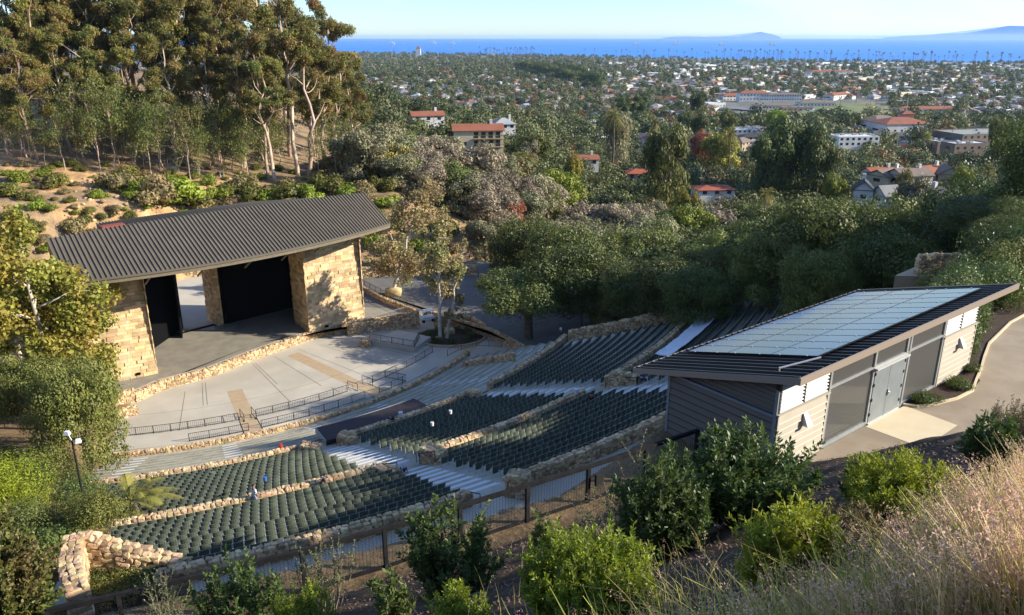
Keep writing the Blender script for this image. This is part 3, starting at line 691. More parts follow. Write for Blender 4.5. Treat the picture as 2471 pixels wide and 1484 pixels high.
# rear roof
q0=np.array(at(226,548,-21.95));q1=np.array(at(234,541,-22.0));q2=np.array(at(598,489,-22.3));q3=np.array(at(700,487,-22.0))
q1=np.array(at(232,540,-22.0));b=B();U=(R1-R0)/np.linalg.norm(R1-R0)
ba=R0+U*6.6-[0,0,.05];bb_=R0+U*37-[0,0,.05];bc=q2;bd=q1
b.add([ba,bb_,bc,bd,ba-[0,0,3],bb_-[0,0,3],bc-[0,0,6],bd-[0,0,6]],BOXQ);b.build('rear_roof',M['roofmetal'],root,SO)
b=B()
for k in range(56):
    t=k/55;p=ba+(bb_-ba)*t+[0,0,.02];q=bd+(bc-bd)*t+[0,0,.02]
    b.beam(p+[0,0,.05],q+[0,0,.05],.10,.12)
b.build('rear_roof_seams',M['roofseam'],root,SO)
b=B();hp=np.array(at(272,548,-21.8));b.box((hp[0],hp[1],-21.75),(2.6,1.2,.5),rz=.74);b.build('roof_hatch',cmat('red_hatch',(.28,.07,.05)),root,SO)
b=B();P=[st(-6,5),st(27,5),st(27,17.5),st(-6,17.5)]
fan(b,[p[:2] for p in P][:],-27.3);b.build('low_back_roof',M['roofmetal'],root,SO)
# yard, road behind, with its retaining walls
b=B();yd=[st(-7,12)[:2],st(26,14)[:2],(-14,117),(-3,108),(2,101),(20,100),(24,118),(10,134),(-6,146),(-20,143),(-30,140.5),(-50,139),(-60,137),(-70,125)]
fan(b,yd,-41.5+.92,c=(-25,128));
for i in range(len(yd)):
    p_,q_=yd[i],yd[(i+1)%len(yd)];b.add([(*p_,-40.58),(*q_,-40.58),(*q_,-43),(*p_,-43)],[[0,1,2,3]])
struct(b.build('asphalt_road',M['asphalt']))
b=B();fan(b,[st(2,12.5)[:2],st(19,13.5)[:2],(-33,133),(-42,139),(-58,137),(-62,130)],-40.57);struct(b.build('back_yard_slab',M['concrete']))
b=B();fan(b,[at(436,800,SZ)[:2],at(520,795,SZ)[:2],at(500,735,SZ)[:2],at(437,745,SZ)[:2]],-40.59);struct(b.build('backstage_paving',M['concrete']))
pw=[at(862,668,-40.4),at(950,662,-40.4),at(1080,655,-40.4),at(1150,662,-40.4)]
stone_wall('stone_wall','pale retaining wall at the far side of the road behind the leaning sycamore',[(p[0],p[1],-38.7,-37,SZ) for p in pw][::1],.6,.6,sides=(0,1),seed=46)
pw=[at(395,672,-40.4),at(440,668,-40.4),at(510,660,-40.4)]
stone_wall('stone_wall','tall sunlit rubble wall glimpsed through the backstage doorway',[(p[0],p[1],-36.3,-36,SZ) for p in pw],.6,.6,sides=(0,1),seed=47)
pw=[at(868,690,-40.0),at(930,722,-40.0),at(1000,748,-40.0)]
stone_wall('stone_wall','low stone wall beside the ramp right of the stage tower',[(p[0],p[1],-39.8,SZ,SZ) for p in pw],.5,.4,seed=48)
pw=[at(840,797,-40.9),at(930,775,-40.4),at(1010,757,-39.4)]
stone_wall('stone_wall','stepped pale stone wall at the right end of the stage',[(p[0],p[1],p[2]+.6,SZ,PZ) for p in pw],.7,.45,sides=(0,1),seed=49)
pw=[at(1050,770,-40.3),at(1090,763,-40.3),at(1140,770,-40.3),at(1170,790,-40.3)]
stone_wall('stone_wall','curved stone wall behind the planting bed with the thin sycamore',[(p[0],p[1],-39.9,-41.4,-41.4) for p in pw],.6,.45,seed=50)
pw=[at(1160,672,-40.3),at(1185,690,-40.3),at(1200,700,-40.3)]
stone_wall('stone_wall','short stone wall at the dark far corner of the road',[(p[0],p[1],-39.3,SZ,SZ) for p in pw],.5,.5,seed=52)
stone_wall('stone_wall','low stone wall holding the road edge between the planting bed and the forked oak',[(-13,115.9,-40.25,-40.6,PZ),(-3,107.7,-40.25,-40.6,PZ),(1.8,100.8,-40.25,-40.6,-42),(7,100.2,-40.1,-40.6,-42),(19,99.6,-39.9,-40.6,-42)],.6,.42,sides=(1,1),seed=54)
# platform right of the plaza
p=[at(892,820,-40.9),at(1000,838,-40.9),at(1040,812,-40.9),at(960,795,-40.9)]
b=B();b.prism([q[:2] for q in p],PZ-.2,-40.95);pl=b.build('side_platform',M['concrete']);struct(pl)
pw=[at(870,822,-40.9),at(893,822,-40.9)];stone_wall('stone_pier','shaded stone block at the corner of the raised side platform',[(q[0],q[1],-40.8,PZ,PZ) for q in pw],1.4,.45,seed=53)
# planting bed
c_=at(1085,815,PZ);b=B();b.prism([(c_[0]+4.4*math.cos(a)*1.15,c_[1]+3.6*math.sin(a)) for a in np.linspace(0,2*PI,28)[:-1]],PZ-.1,PZ+.12);struct(b.build('planting_bed',M['mulch']))
b=B();
for k in range(28):
    a=2*PI*k/28;a2=2*PI*(k+1)/28
    b.beam((c_[0]+4.5*1.15*math.cos(a),c_[1]+3.7*math.sin(a),PZ+.12),(c_[0]+4.5*1.15*math.cos(a2),c_[1]+3.7*math.sin(a2),PZ+.12),.3,.3)
struct(b.build('bed_kerb',M['tan_conc']))
rng=np.random.RandomState(5)
for (xv,yv,s_,lb) in ((1085,805,.9,'big grey boulder in the planting bed right of the thin sycamore trunk'),(1060,820,.5,'small round boulder in the planting bed left of the big one'),(950,712,1.4,'large pale boulder at the foot of the leaning sycamore'),(1070,775,1.1,'flat grey boulder lying behind the planting bed')):
    p=at(xv,yv,PZ if yv>740 else SZ);b=B();v=SQ*(1+rng.uniform(-.12,.12,(len(SQ),1)));b.add(v*[s_,s_*.7,s_*.6]+[p[0],p[1],p[2]+s_*.35],T=IT);o=b.build('boulder',M['stone'],None,p,smooth=True);tag(o,lb,'boulder')
# deck in the bench terraces
b=B()
def arcbox(b,r0,r1,a0,a1,z0,z1,n=10):
    V=[];
    for k in range(n+1):
        a=a0+(a1-a0)*k/n
        V+=[pol(r0,a,z0),pol(r1,a,z0),pol(r1,a,z1),pol(r0,a,z1)]
    Q=[[4*k+e,4*k+4+e,4*k+4+(e+1)%4,4*k+(e+1)%4] for k in range(n) for e in range(4)]+[[0,1,2,3],[4*n+3,4*n+2,4*n+1,4*n]]
    b.add(V,Q)
dk=empty('plank_deck',pol(61,-53,-37));tag(dk,'dark purple-brown plank deck built over the upper bench terraces','deck');do=pol(61,-53,-37)
arcbox(b,59.6,62.6,-58.2,-47.3,-37.2,-36.75);b.build('deck_base',M['deck'],dk,do)
b=B()
for k in range(60):
    a=-58.2+.18*k+.02;arcbox(b,59.55,62.62,a,a+.15,-36.748,-36.70,1)
b.build('deck_boards',M['deck'],dk,do)
b=B();arcbox(b,59.5,59.56,-58.2,-47.3,-37.0,-36.66);arcbox(b,59.5,62.6,-58.26,-58.2,-37.3,-36.66,1);b.build('metal_edging',M['galv'],dk,do)
# ---------------------------------------------------------------- railings
def railing(name,label,pts,hh=.95,sp=.2,post=1.9,mat_='rail',w=.03,group=None,cat='railing'):
    s,P=wallpath([(p[0],p[1],p[2]) for p in pts],sp);o0=tuple(P[0]);root=empty(name,o0);tag(root,label,cat,group)
    b=B();
    for i in range(len(P)-1):
        for dz in (hh,.12): b.beam(P[i]+[0,0,dz],P[i+1]+[0,0,dz],w*1.5,w*1.5)
    for i in range(len(P)): b.box(P[i]+[0,0,hh/2],(w*.6,w*.6,hh))
    b.build('handrail',M[mat_],root,o0)
    n=max(1,int(round(s[-1]/post)))
    for k in range(n+1):
        q=[np.interp(s[-1]*k/n,s,P[:,c_]) for c_ in range(3)];b=B();b.box((q[0],q[1],q[2]+hh/2),(w*2,w*2,hh));b.build('post',M[mat_],root,o0)
    return root
def arcpts(r,a0,a1,z,n=10): return [pol(r,a0+(a1-a0)*k/n,z) for k in range(n+1)]
zr=PZ+.15
railing('railing','long curved black railing along the plaza edge at its left end',arcpts(44.1,-80,-63.7,zr))
railing('railing','long curved black railing in the middle of the plaza edge',arcpts(44.1,-61.1,-46.3,zr))
railing('railing','curved black railing along the right end of the plaza edge, uphill to the planting bed',arcpts(44.1,-41.2,-25.5,zr))
railing('railing','outer black railing beside the stone wall, left of the first tan crossing',arcpts(47.2,-70.4,-62.9,zr))
railing('railing','outer black railing beside the stone wall between the two tan crossings',arcpts(47.2,-61.2,-45.6,zr))
railing('railing','short boxed black railing beside the stone wall right of the second tan crossing',arcpts(47.2,-43.0,-37.6,zr)+[pol(44.2,-38.5,zr)])
for (r_,a,rz,lb) in ((44.0,-63.2,.0,'pair of low black hand loops left of the first tan crossing'),(44.0,-61.5,.0,'black hand loops right of the first tan crossing'),(43.9,-45.1,0,'black hand loop left of the second tan crossing'),(43.9,-42.2,0,'tall bent black hand loop right of the second tan crossing')):
    railing('hand_loop',lb,[pol(42.9,a,PZ),pol(44.8,a+.2,PZ+.1)],hh=1.0,sp=.9,post=1.9,cat='handrail')
q=[at(892,820,-40.95),at(1000,838,-40.95),at(1012,815,-40.95)]
railing('railing','black railing round the raised platform right of the plaza',q)
railing('railing','grey railing on top of the stepped stone wall beside the right stone tower',[at(845,792,SZ),at(990,752,SZ)],mat_='galv')
railing('railing','grey railing at the base of the left stone tower',[at(235,950,SZ),at(318,928,SZ)],mat_='galv')
railing('railing','thin railing on the low wall beside the ramp behind the right tower',[at(868,684,-39.8),at(930,716,-39.8),at(1000,744,-39.8)])
railing('railing','curved black railing above the right end of the bench terraces',[at(1080,860,-40),at(1110,845,-39.5),at(1150,835,-39),at(1210,838,-38.2)],sp=.5)
railing('railing','dark railing on the closing wall of the seats under the oaks',[pol(66,-24.2,-35.2),pol(80,-22.4,-29.8),pol(93,-20.6,-25.2)],sp=.8,post=3)
def piperail(label,pts,z_='rail'):
    o0=pts[0];root=empty('handrail',o0);tag(root,label,'handrail');b=B()
    P=[np.array(p) for p in pts]
    for i in range(len(P)-1): b.beam(P[i]+[0,0,.95],P[i+1]+[0,0,.95],.05,.05)
    b.build('rail_tube',M[z_],root,o0)
    for p in P: b=B();b.box(p+[0,0,.47],(.05,.05,.95));b.build('post',M[z_],root,o0)
piperail('black pipe rail wrapped round the mid-aisle stone pier',[pol(79.5,-56.9,-31.3),pol(80.4,-57,-31),pol(81.6,-56.5,-30.5)])
piperail('black pipe rail at the worker leaning on the aisle pier',[pol(79.4,-59.3,-31.5),pol(80.6,-58.4,-31.1)])
piperail('black pipe rail at the top of the first aisle behind the fence',[pol(92.4,-58.7,-27.1),pol(93.4,-58.4,-26.9)])
piperail('black pipe rail beside the blocky top pier',[pol(92,-56.4,-27.2),pol(93.6,-56.4,-26.9)])
piperail('black rail at the second aisle by the long pier',[pol(79.2,-41,-31.6),pol(82.6,-40.9,-30.6)])
# rope posts along W2
for k,a in enumerate((-75.5,-73,-70.5,-68,-65.5,-62.6,-46.5,-44.6,-39.3,-37.2,-35,-33,-31,-29)):
    x,y,z=pol(62.7,a,-37.25);b=B();b.tube([(x,y,z),(x,y,z+1.0)],.035,5);b.box((x,y,z+1.0),(.1,.1,.08));o=b.build('rope_post',M['rail'],None,(x,y,z));tag(o,'slim black post of the rope line along the top of the bench terraces','post',group='rope posts on the bench terraces')
rp_=B();prev=None
for a0,a1 in ((-75.5,-73),(-73,-70.5),(-70.5,-68),(-68,-65.5),(-65.5,-62.6),(-39.3,-37.2),(-37.2,-35),(-35,-33),(-33,-31),(-31,-29)):
    rp_.tube([pol(62.7,a0+(a1-a0)*t,-36.33-.35*4*t*(1-t)) for t in np.linspace(0,1,7)],.02,4)
tag(rp_.build('rope',M['rail']),'sagging dark rope strung between the black posts on the bench terraces','rope')
# ---------------------------------------------------------------- fence in front
FP=[(-10.9,15.15),(-9.5,15.7),(-7.5,16.55),(-5.5,17.4),(-3.5,18.4),(-1.5,19.5),(.46,20.6),(2.4,21.7),(4.4,22.9),(6.35,24.1)]
fr_=empty('mesh_fence',(-3.5,18.4,-14.0));fo=(-3.5,18.4,-14.0);tag(fr_,'dark brown framed wire mesh fence running across the slope to the grey shed','fence')
fz=[-14.0]*len(FP)
FH=1.3
for i,(x,y) in enumerate(FP):
    b=B();b.box((x,y,fz[i]+FH/2-.15),(.11,.11,FH+.3),rz=.55);b.build('post',M['fencewood'],fr_,fo)
for i in range(len(FP)-1):
    tr=B()
    p=np.array([*FP[i],fz[i]]);q=np.array([*FP[i+1],fz[i+1]])
    tr.beam(p+[0,0,FH-.02],q+[0,0,FH-.02],.10,.12);tr.build('top_rail',M['fencewood'],fr_,fo);tr=B();tr.beam(p+[0,0,.06],q+[0,0,.06],.06,.09);tr.build('bottom_rail',M['fencewood'],fr_,fo)
for i in range(len(FP)-1):
    p=np.array([*FP[i],fz[i]]);q=np.array([*FP[i+1],fz[i+1]]);ms=B();L=np.linalg.norm(q-p)
    for k in range(1,int(L/.1)):
        t=k*.1/L;a=p+(q-p)*t;ms.beam(a+[0,0,.08],a+[0,0,FH-.05],.006,.006)
    for k in range(1,25): 
        zz=.08+k*.05;ms.beam(p+[0,0,zz],q+[0,0,zz],.005,.005)
    ms.build('wire_mesh',M['darksteel'],fr_,fo)
b=B();b.box((2.75,21.75,-13.2),(.3,.1,.4),rz=.6);b.build('latch_box',M['darksteel'],fr_,fo)
# ---------------------------------------------------------------- shed (local frame: x along front, y inward, z up)
SHZ=-13.8;SHO=(10.91,24.75,SHZ);SHR=math.atan2(.6133,.7898)
sh=empty('storage_shed',SHO,SHR);tag(sh,'long grey and beige board-sided shed with slanted ribbed roof carrying solar panels','shed')
def shb(b,name,m,par=None): return b.build(name,M[m] if isinstance(m,str) else m,par or sh)
DEP=4.55;SL=.29
def rz_(y): return 3.8-SL*(y+.8)          # roof underside height by y (y=-n)
def boards(b,x0,x1,z0,z1,y,bh=.245,face=-1):
    z=z0;k=0
    while z<z1-.02:
        t=min(z1,z+bh);o=.05
        b.add([(x0,y,z),(x1,y,z),(x1,y+face*o,z+.004),(x0,y+face*o,z+.004),(x0,y,t),(x1,y,t),(x1,y+face*.008,t-.012),(x0,y+face*.008,t-.012)],[[3,2,6,7],[0,1,2,3],[7,6,5,4],[0,3,7,4],[1,5,6,2]],tint=RN.uniform(.3,.7));z+=bh
def sidepanel(x0,x1):
    b=B();b.bx(x0,x1,0,.12,-.4,2.2);boards(b,x0,x1,-.32,2.12,-.001);o=shb(b,'siding_panel','siding')
    b=B();z=-.32+.245
    while z<2.1: b.bx(x0+.07,x1-.07,-.062,-.04,z-.004,z+.018);z+=.245
    shb(b,'lap_edge','lap',o)
    b=B();b.bx(x0-.03,x1+.03,-.09,.14,2.2,2.25);b.bx(x0,x0+.07,-.05,-.001,-.4,2.2);b.bx(x1-.07,x1,-.05,-.001,-.4,2.2);shb(b,'trim','siding',o)
    b=B();xm=(x0+x1)/2
    for a,c in ((x0+.12,xm-.05),(xm+.05,x1-.06)):
        z=2.27
        while z<3.28:
            b.add([(a,-.02,z),(c,-.02,z),(c,.12,z+.13),(a,.12,z+.13),(a,-.02,z+.012),(c,-.02,z+.012),(c,.12,z+.142),(a,.12,z+.142)],BOXQ);z+=.125
    shb(b,'louver','louver',o)
    b=B()
    for a in (x0,xm-.05,x1-.06): b.bx(a,a+.1,.0,.14,2.25,3.35)
    b.bx(x0,x1,.14,.16,2.25,3.4);shb(b,'louver_frame','darksteel',o)
    # triangular vent hood
    b=B();c=xm+.1 if x0<0 else xm+.1
    b.add([(c-.16,-.04,1.45),(c+.16,-.04,1.45),(c+.10,-.04,1.9),(c-.10,-.04,1.9),(c-.16,-.30,1.45),(c+.16,-.30,1.45)],[[4,5,2,3]],[[0,4,3],[1,2,5]]);shb(b,'vent_hood','louver',o)
sidepanel(-2.95,0);sidepanel(8.45,11.4)
# structure: floor, back wall, ends
b=B();b.bx(-2.9,11.35,.1,DEP,-.35,.02);shb(b,'floor_slab','concrete')
b=B();b.bx(0,8.45,-.02,.14,-.4,.14);shb(b,'sill_beam','galv')
b=B()
# near end wall boards, shade put into their darker colour, under the sloping line
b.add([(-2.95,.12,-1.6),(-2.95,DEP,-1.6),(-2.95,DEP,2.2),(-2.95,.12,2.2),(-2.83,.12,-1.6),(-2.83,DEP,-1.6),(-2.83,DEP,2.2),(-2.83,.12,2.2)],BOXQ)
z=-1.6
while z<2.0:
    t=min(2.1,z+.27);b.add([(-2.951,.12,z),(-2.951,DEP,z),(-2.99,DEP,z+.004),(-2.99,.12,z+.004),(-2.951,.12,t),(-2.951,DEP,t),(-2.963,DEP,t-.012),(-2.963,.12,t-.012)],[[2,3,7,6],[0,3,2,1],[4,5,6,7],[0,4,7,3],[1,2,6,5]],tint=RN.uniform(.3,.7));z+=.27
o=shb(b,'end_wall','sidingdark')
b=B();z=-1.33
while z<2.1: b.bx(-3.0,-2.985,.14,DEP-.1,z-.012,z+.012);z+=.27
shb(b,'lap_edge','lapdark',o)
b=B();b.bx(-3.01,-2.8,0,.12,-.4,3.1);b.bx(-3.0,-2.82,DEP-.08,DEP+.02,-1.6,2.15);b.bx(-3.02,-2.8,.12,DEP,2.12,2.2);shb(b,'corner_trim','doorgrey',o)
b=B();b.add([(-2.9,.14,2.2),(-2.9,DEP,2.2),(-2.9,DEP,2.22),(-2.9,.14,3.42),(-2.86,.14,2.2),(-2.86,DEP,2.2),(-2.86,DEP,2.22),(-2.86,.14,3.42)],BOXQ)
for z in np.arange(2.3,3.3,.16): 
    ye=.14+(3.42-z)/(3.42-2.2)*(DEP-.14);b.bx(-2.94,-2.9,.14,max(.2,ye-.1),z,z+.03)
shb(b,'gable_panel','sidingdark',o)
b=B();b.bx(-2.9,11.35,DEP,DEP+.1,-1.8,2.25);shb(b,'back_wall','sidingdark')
b=B();b.bx(11.25,11.4,.12,DEP,-.5,2.3);shb(b,'far_end_wall','siding')
for x in (-.02,8.40): 
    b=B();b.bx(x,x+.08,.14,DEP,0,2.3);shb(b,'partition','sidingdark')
# frames posts
b=B()
for x in (0.0,2.95,5.32,5.55,8.33): 
    b.bx(x,x+.11,-.03,.12,-.35,3.4)
b.bx(0,8.45,-.02,.10,2.30,2.38);shb(b,'steel_frame','galv')
# mesh screens
scr=bpy.data.materials.new('perforated_screen');scr.use_nodes=True;nt=scr.node_tree;N=nt.nodes;L=nt.links
bs=N['Principled BSDF'];bs.inputs['Base Color'].default_value=(.26,.26,.25,1);bs.inputs['Roughness'].default_value=.5;bs.inputs['Metallic'].default_value=.4
def screen(x0,x1,z0,z1):
    b=B();y=.03;x=x0
    while x<x1: b.bx(x,x+.022,y,y+.01,z0,z1);x+=.062
    z=z0
    while z<z1: b.bx(x0,x1,y+.011,y+.016,z,z+.014);z+=.075
    shb(b,'mesh_screen',scr)
screen(.11,2.95,.14,2.30);screen(.11,2.95,2.38,3.25);screen(3.06,5.32,2.38,3.25);screen(5.66,8.33,.14,2.30);screen(5.66,8.33,2.38,3.3)
# doors
for x0,x1,lb in ((3.08,4.18,0),(4.20,5.30,1)):
    b=B();b.bx(x0,x1,-.05,.0,.05,2.22);d=shb(b,'door','doorgrey')
    b=B()
    for z in (.35,.95,1.55,2.0): 
        xx=x0-.01 if lb==0 else x1-.04;b.bx(xx,xx+.05,-.075,-.05,z,z+.12)
    shb(b,'hinge','darksteel',d)
    if lb: 
        b=B();b.bx(4.21,4.33,-.13,-.05,1.0,1.06);b.bx(4.215,4.26,-.10,-.05,.9,1.16);shb(b,'handle','alu',d)
b=B();b.bx(3.0,5.40,-.16,-.02,2.25,2.31);shb(b,'door_canopy','louver')
b=B();b.bx(3.05,5.32,-.10,.0,-.01,.05);shb(b,'threshold','alu')
# roof
X0,X1,Y0,Y1=-3.25,12.75,-.8,6.0
b=B();V=[];
for z in (0,.07):
    for x,y in ((X0,Y0),(X1,Y0),(X1,Y1),(X0,Y1)): V.append((x,y,rz_(y)+z))
b.add(V,BOXQ);rfo=shb(b,'roof','shedroof')
b=B();x=X0+.05
while x<X1:
    b.add([(x-.03,Y0+.02,rz_(Y0)+.07),(x+.03,Y0+.02,rz_(Y0)+.07),(x+.03,Y1,rz_(Y1)+.07),(x-.03,Y1,rz_(Y1)+.07),(x-.02,Y0+.02,rz_(Y0)+.15),(x+.02,Y0+.02,rz_(Y0)+.15),(x+.02,Y1,rz_(Y1)+.15),(x-.02,Y1,rz_(Y1)+.15)],BOXQ);x+=.41
shb(b,'roof_rib','shedroof',rfo)
b=B();b.bx(X0-.04,X1+.04,Y0-.06,Y0,rz_(Y0)-.13,rz_(Y0)+.12);b.bx(X0-.04,X1+.04,Y1,Y1+.07,rz_(Y1)-.05,rz_(Y1)+.10)
shb(b,'fascia','fascia',rfo)
for x in (X0-.04,X1):
    b=B();b.add([(x,Y0,rz_(Y0)-.13),(x+.04,Y0,rz_(Y0)-.13),(x+.04,Y1,rz_(Y1)-.1),(x,Y1,rz_(Y1)-.1),(x,Y0,rz_(Y0)+.12),(x+.04,Y0,rz_(Y0)+.12),(x+.04,Y1,rz_(Y1)+.1),(x,Y1,rz_(Y1)+.1)],BOXQ)
    shb(b,'end_fascia','fascia',rfo)
b=B()
for x in np.arange(-2.6,12.6,1.33):
    b.add([(x,Y0+.12,rz_(Y0)-.25),(x+.09,Y0+.12,rz_(Y0)-.25),(x+.09,DEP,rz_(DEP)-.2),(x,DEP,rz_(DEP)-.2),(x,Y0+.12,rz_(Y0)-.01),(x+.09,Y0+.12,rz_(Y0)-.01),(x+.09,DEP,rz_(DEP)-.01),(x,DEP,rz_(DEP)-.01)],BOXQ)
shb(b,'rafter','galv',rfo)
b=B();b.beam((-2.6,.35,rz_(.35)+.22),(-1.05,-.15,rz_(-.15)+.22),.04,.04);b.beam((-2.6,.35,rz_(.35)+.05),(-2.6,.35,rz_(.35)+.25),.04,.04);shb(b,'conduit','alu',rfo)
# solar panels 12 x 3
PX0,PX1,PY0,PY1=-.95,11.3,.02,5.45;NXp=12
for i in range(NXp):
    for j in range(3):
        xa=PX0+(PX1-PX0)*i/NXp+.012;xb=PX0+(PX1-PX0)*(i+1)/NXp-.012;ya=PY0+(PY1-PY0)*j/3+.012;yb=PY0+(PY1-PY0)*(j+1)/3-.012
        b=B();V=[]
        for z in (.19,.225):
            for x,y in ((xa,ya),(xb,ya),(xb,yb),(xa,yb)): V.append((x,y,rz_(y)+z))
        b.add(V,BOXQ);p=shb(b,'solar_panel','glass',rfo)
        b=B();e=.02;V=[]
        for (a,c,d_,f) in ((xa,xb,ya,ya+e),(xa,xb,yb-e,yb),(xa,xa+e*.5,ya,yb)):
            V=[]
            for z in (.18,.232):
                for x,y in ((a,d_),(c,d_),(c,f),(a,f)): V.append((x,y,rz_(y)+z))
            b.add(V,BOXQ)
        shb(b,'panel_frame','alu' if j<2 and False else 'darksteel',p) if i!=99 else None
b=B()
for i in range(NXp+1):
    x=PX0+(PX1-PX0)*i/NXp
    for j in range(3):
        for t in (.22,.78):
            y=PY0+(PY1-PY0)*(j+t)/3;b.box((x,y,rz_(y)+.235),(.05,.06,.02))
for j in (1,2):
    y=PY0+(PY1-PY0)*j/3
    b.add([(PX0,y-.014,rz_(y)+.236),(PX1,y-.014,rz_(y)+.236),(PX1,y+.014,rz_(y)+.228),(PX0,y+.014,rz_(y)+.228)],[[0,1,2,3]])
shb(b,'panel_clamps','alu',rfo)
# path, pad, kerbs
def shw(x,y,z=0): c,s_=math.cos(SHR),math.sin(SHR);return (SHO[0]+x*c-y*s_,SHO[1]+x*s_+y*c,SHZ+z)
pathL=[(-1.9,-3.0),(-2.4,-2.2),(-2.6,-.9),(-2.3,-.3),(-.2,-.05),(5.9,-.05),(6.6,-.7),(8.0,-1.05),(9.3,-1.1),(10.6,-.7),(12,-.3),(13.5,.2),(15.5,.8),(19.4,1.4),(24,1.5)]
outer=[(-1.9,-3.0),(0,-4.0),(2.2,-4.6),(4.2,-4.9),(5.6,-4.6),(7.6,-4.5),(10,-4.6),(13,-4.0),(16,-3.4),(19,-3.0),(24,-3.0)]
b=B();PI_=[shw(*p) for p in pathL];PO=[shw(*p) for p in outer]
poly=[p[:2] for p in PO]+[p[:2] for p in PI_[::-1]]
n=24
def res(P,n):
    s,Q_=wallpath([(p[0],p[1],0) for p in P],1e9);P=np.array([(p[0],p[1]) for p in P]);d=np.r_[0,np.cumsum(np.hypot(*np.diff(P,axis=0).T))];t=np.linspace(0,d[-1],n);return np.c_[np.interp(t,d,P[:,0]),np.interp(t,d,P[:,1])]
A_=res(PI_,n);O_=res(PO,n);V=[];
for k in range(n):
    V+=[(*A_[k],SHZ),(*O_[k],SHZ),(*O_[k],SHZ-.5)]
b.add(V,[[3*k,3*k+1,3*k+4,3*k+3] for k in range(n-1)]+[[3*k+1,3*k+2,3*k+5,3*k+4] for k in range(n-1)])
struct(b.build('path',M['path']))
b=B();b.add([shw(2.87,-.1,.008),shw(2.95,-2.23,.008),shw(5.7,-2.16,.008),shw(5.78,-.1,.008)],[[0,1,2,3]]);struct(b.build('concrete_pad',M['pad']))
b=B()
kp=[shw(*p,.03) for p in ((5.75,-.05),(6.0,-.45),(6.6,-.75),(8.0,-1.1),(9.3,-1.15),(10.6,-.75),(12,-.35),(13.5,.15),(15.5,.75),(19.4,1.35),(24,1.45))]
for a,c in zip(kp[:-1],kp[1:]): b.beam(a,c,.09,.12)
struct(b.build('path_kerb',M['pad']))
b=B();kp=[shw(*p,.0) for p in ((-2.2,-.4),(-2.5,-1.2),(-2.35,-2.3),(-1.9,-3.1),(-1.3,-3.5))]
for a,c in zip(kp[:-1],kp[1:]): b.beam(a,c,.05,.10)
struct(b.build('timber_edging',M['fencewood']))
b=B();pb=[shw(*p) for p in ((5.85,-.02),(6.1,-.4),(6.7,-.68),(8.0,-1.02),(9.3,-1.1),(10.6,-.9),(11.5,-.3),(11.4,-.02))];fan(b,[p[:2] for p in pb],SHZ+.035,tint=.5);struct(b.build('shed_planting_bed',M['mulch']))
b=B();fan(b,[shw(*p)[:2] for p in ((11.5,-.3),(12,-.25),(13.5,.25),(15.5,.85),(19.4,1.45),(24,1.55),(24,7),(11.5,7))],SHZ+.03);struct(b.build('hedge_bed',M['mulch']))
# terrace patio beyond the shed
p=[at(2160,665,-14.9),at(2330,668,-14.9),at(2350,650,-14.9),at(2210,643,-14.9)];b=B();b.prism([q[:2] for q in p],-16,-14.9);struct(b.build('patio',M['tan_conc']))
pw=[at(2215,640,-14.3),at(2290,636,-14.3),at(2350,640,-14.3)];stone_wall('stone_wall','pale stone wall glimpsed under the oak beyond the shed roof',[(q[0],q[1],-13.6,-15,-15) for q in pw],.5,.4,seed=81)
pw=[at(2305,678,-14.3),at(2335,675,-14.3)];stone_wall('stone_pier','bright stack of pale rocks behind the far end of the shed roof',[(q[0],q[1],-13.9,-15,-15) for q in pw],.9,.35,seed=82)
# ---------------------------------------------------------------- vegetation
def leaves(b,P,Nn,size,rng,asp=.5,tint=None,droop=0):
    n=len(P);Nn=Nn/ (np.linalg.norm(Nn,axis=1)[:,None]+1e-9)
    r_=rng.normal(size=(n,3));
    if droop: r_=r_*(1-droop)+np.array([0,0,-1.])*droop*1.5
    t=np.cross(Nn,r_) if not droop else r_-Nn*(r_*Nn).sum(1)[:,None]
    t/=np.linalg.norm(t,axis=1)[:,None]+1e-9;w=np.cross(Nn,t);s_=size*rng.uniform(.6,1.3,(n,1))
    V=np.empty((n,4,3));V[:,0]=P-t*s_*.5;V[:,1]=P+w*s_*.5*asp;V[:,2]=P+t*s_*.5;V[:,3]=P-w*s_*.5*asp
    b.add(V.reshape(-1,3),np.arange(4*n).reshape(n,4),tint=rng.uniform(0,1,n) if tint is None else tint)
def crown(b,blobs,n,size,rng,shell=.18,asp=.55,droop=0,out=1.0,under=.35):
    bl=np.array(blobs,float);ar=(bl[:,3]*bl[:,4]+bl[:,3]*bl[:,5]);p=ar/ar.sum();k=rng.choice(len(bl),n,p=p)
    d=rng.normal(size=(n,3));d[:,2]=np.where(d[:,2]<0,d[:,2]*under,d[:,2]);d/=np.linalg.norm(d,axis=1)[:,None]
    rad_=1-np.abs(rng.normal(size=(n,1)))*shell+rng.normal(size=(n,1))*.05
    # lumps
    lp=1+.13*np.sin(d[:,0:1]*5+k[:,None]*1.7)*np.sin(d[:,1:2]*6+k[:,None])+.08*np.sin(d[:,2:3]*11+k[:,None]*2.3)
    P=bl[k,:3]+d*bl[k,3:6]*rad_*lp
    Nn=d*out+rng.normal(size=(n,3))*.42
    ct=rng.uniform(.25,.75,len(bl))[k]
    leaves(b,P,Nn,size,rng,asp,tint=np.clip(ct+rng.uniform(-.3,.3,n),0,1),droop=droop)
def limb(b,p,q,r0,r1,rng,bend=.12,n=6,sides=6):
    p=np.array(p,float);q=np.array(q,float);L=np.linalg.norm(q-p);t=np.linspace(0,1,n)[:,None]
    o=rng.normal(size=3)*bend*L;P=p+(q-p)*t+o*(np.sin(PI*t))*.5+rng.normal(size=(n,3))*L*.012*np.sin(PI*t)
    b.tube(P,list(np.linspace(r0,r1,n)),sides);return P
PROTO={}
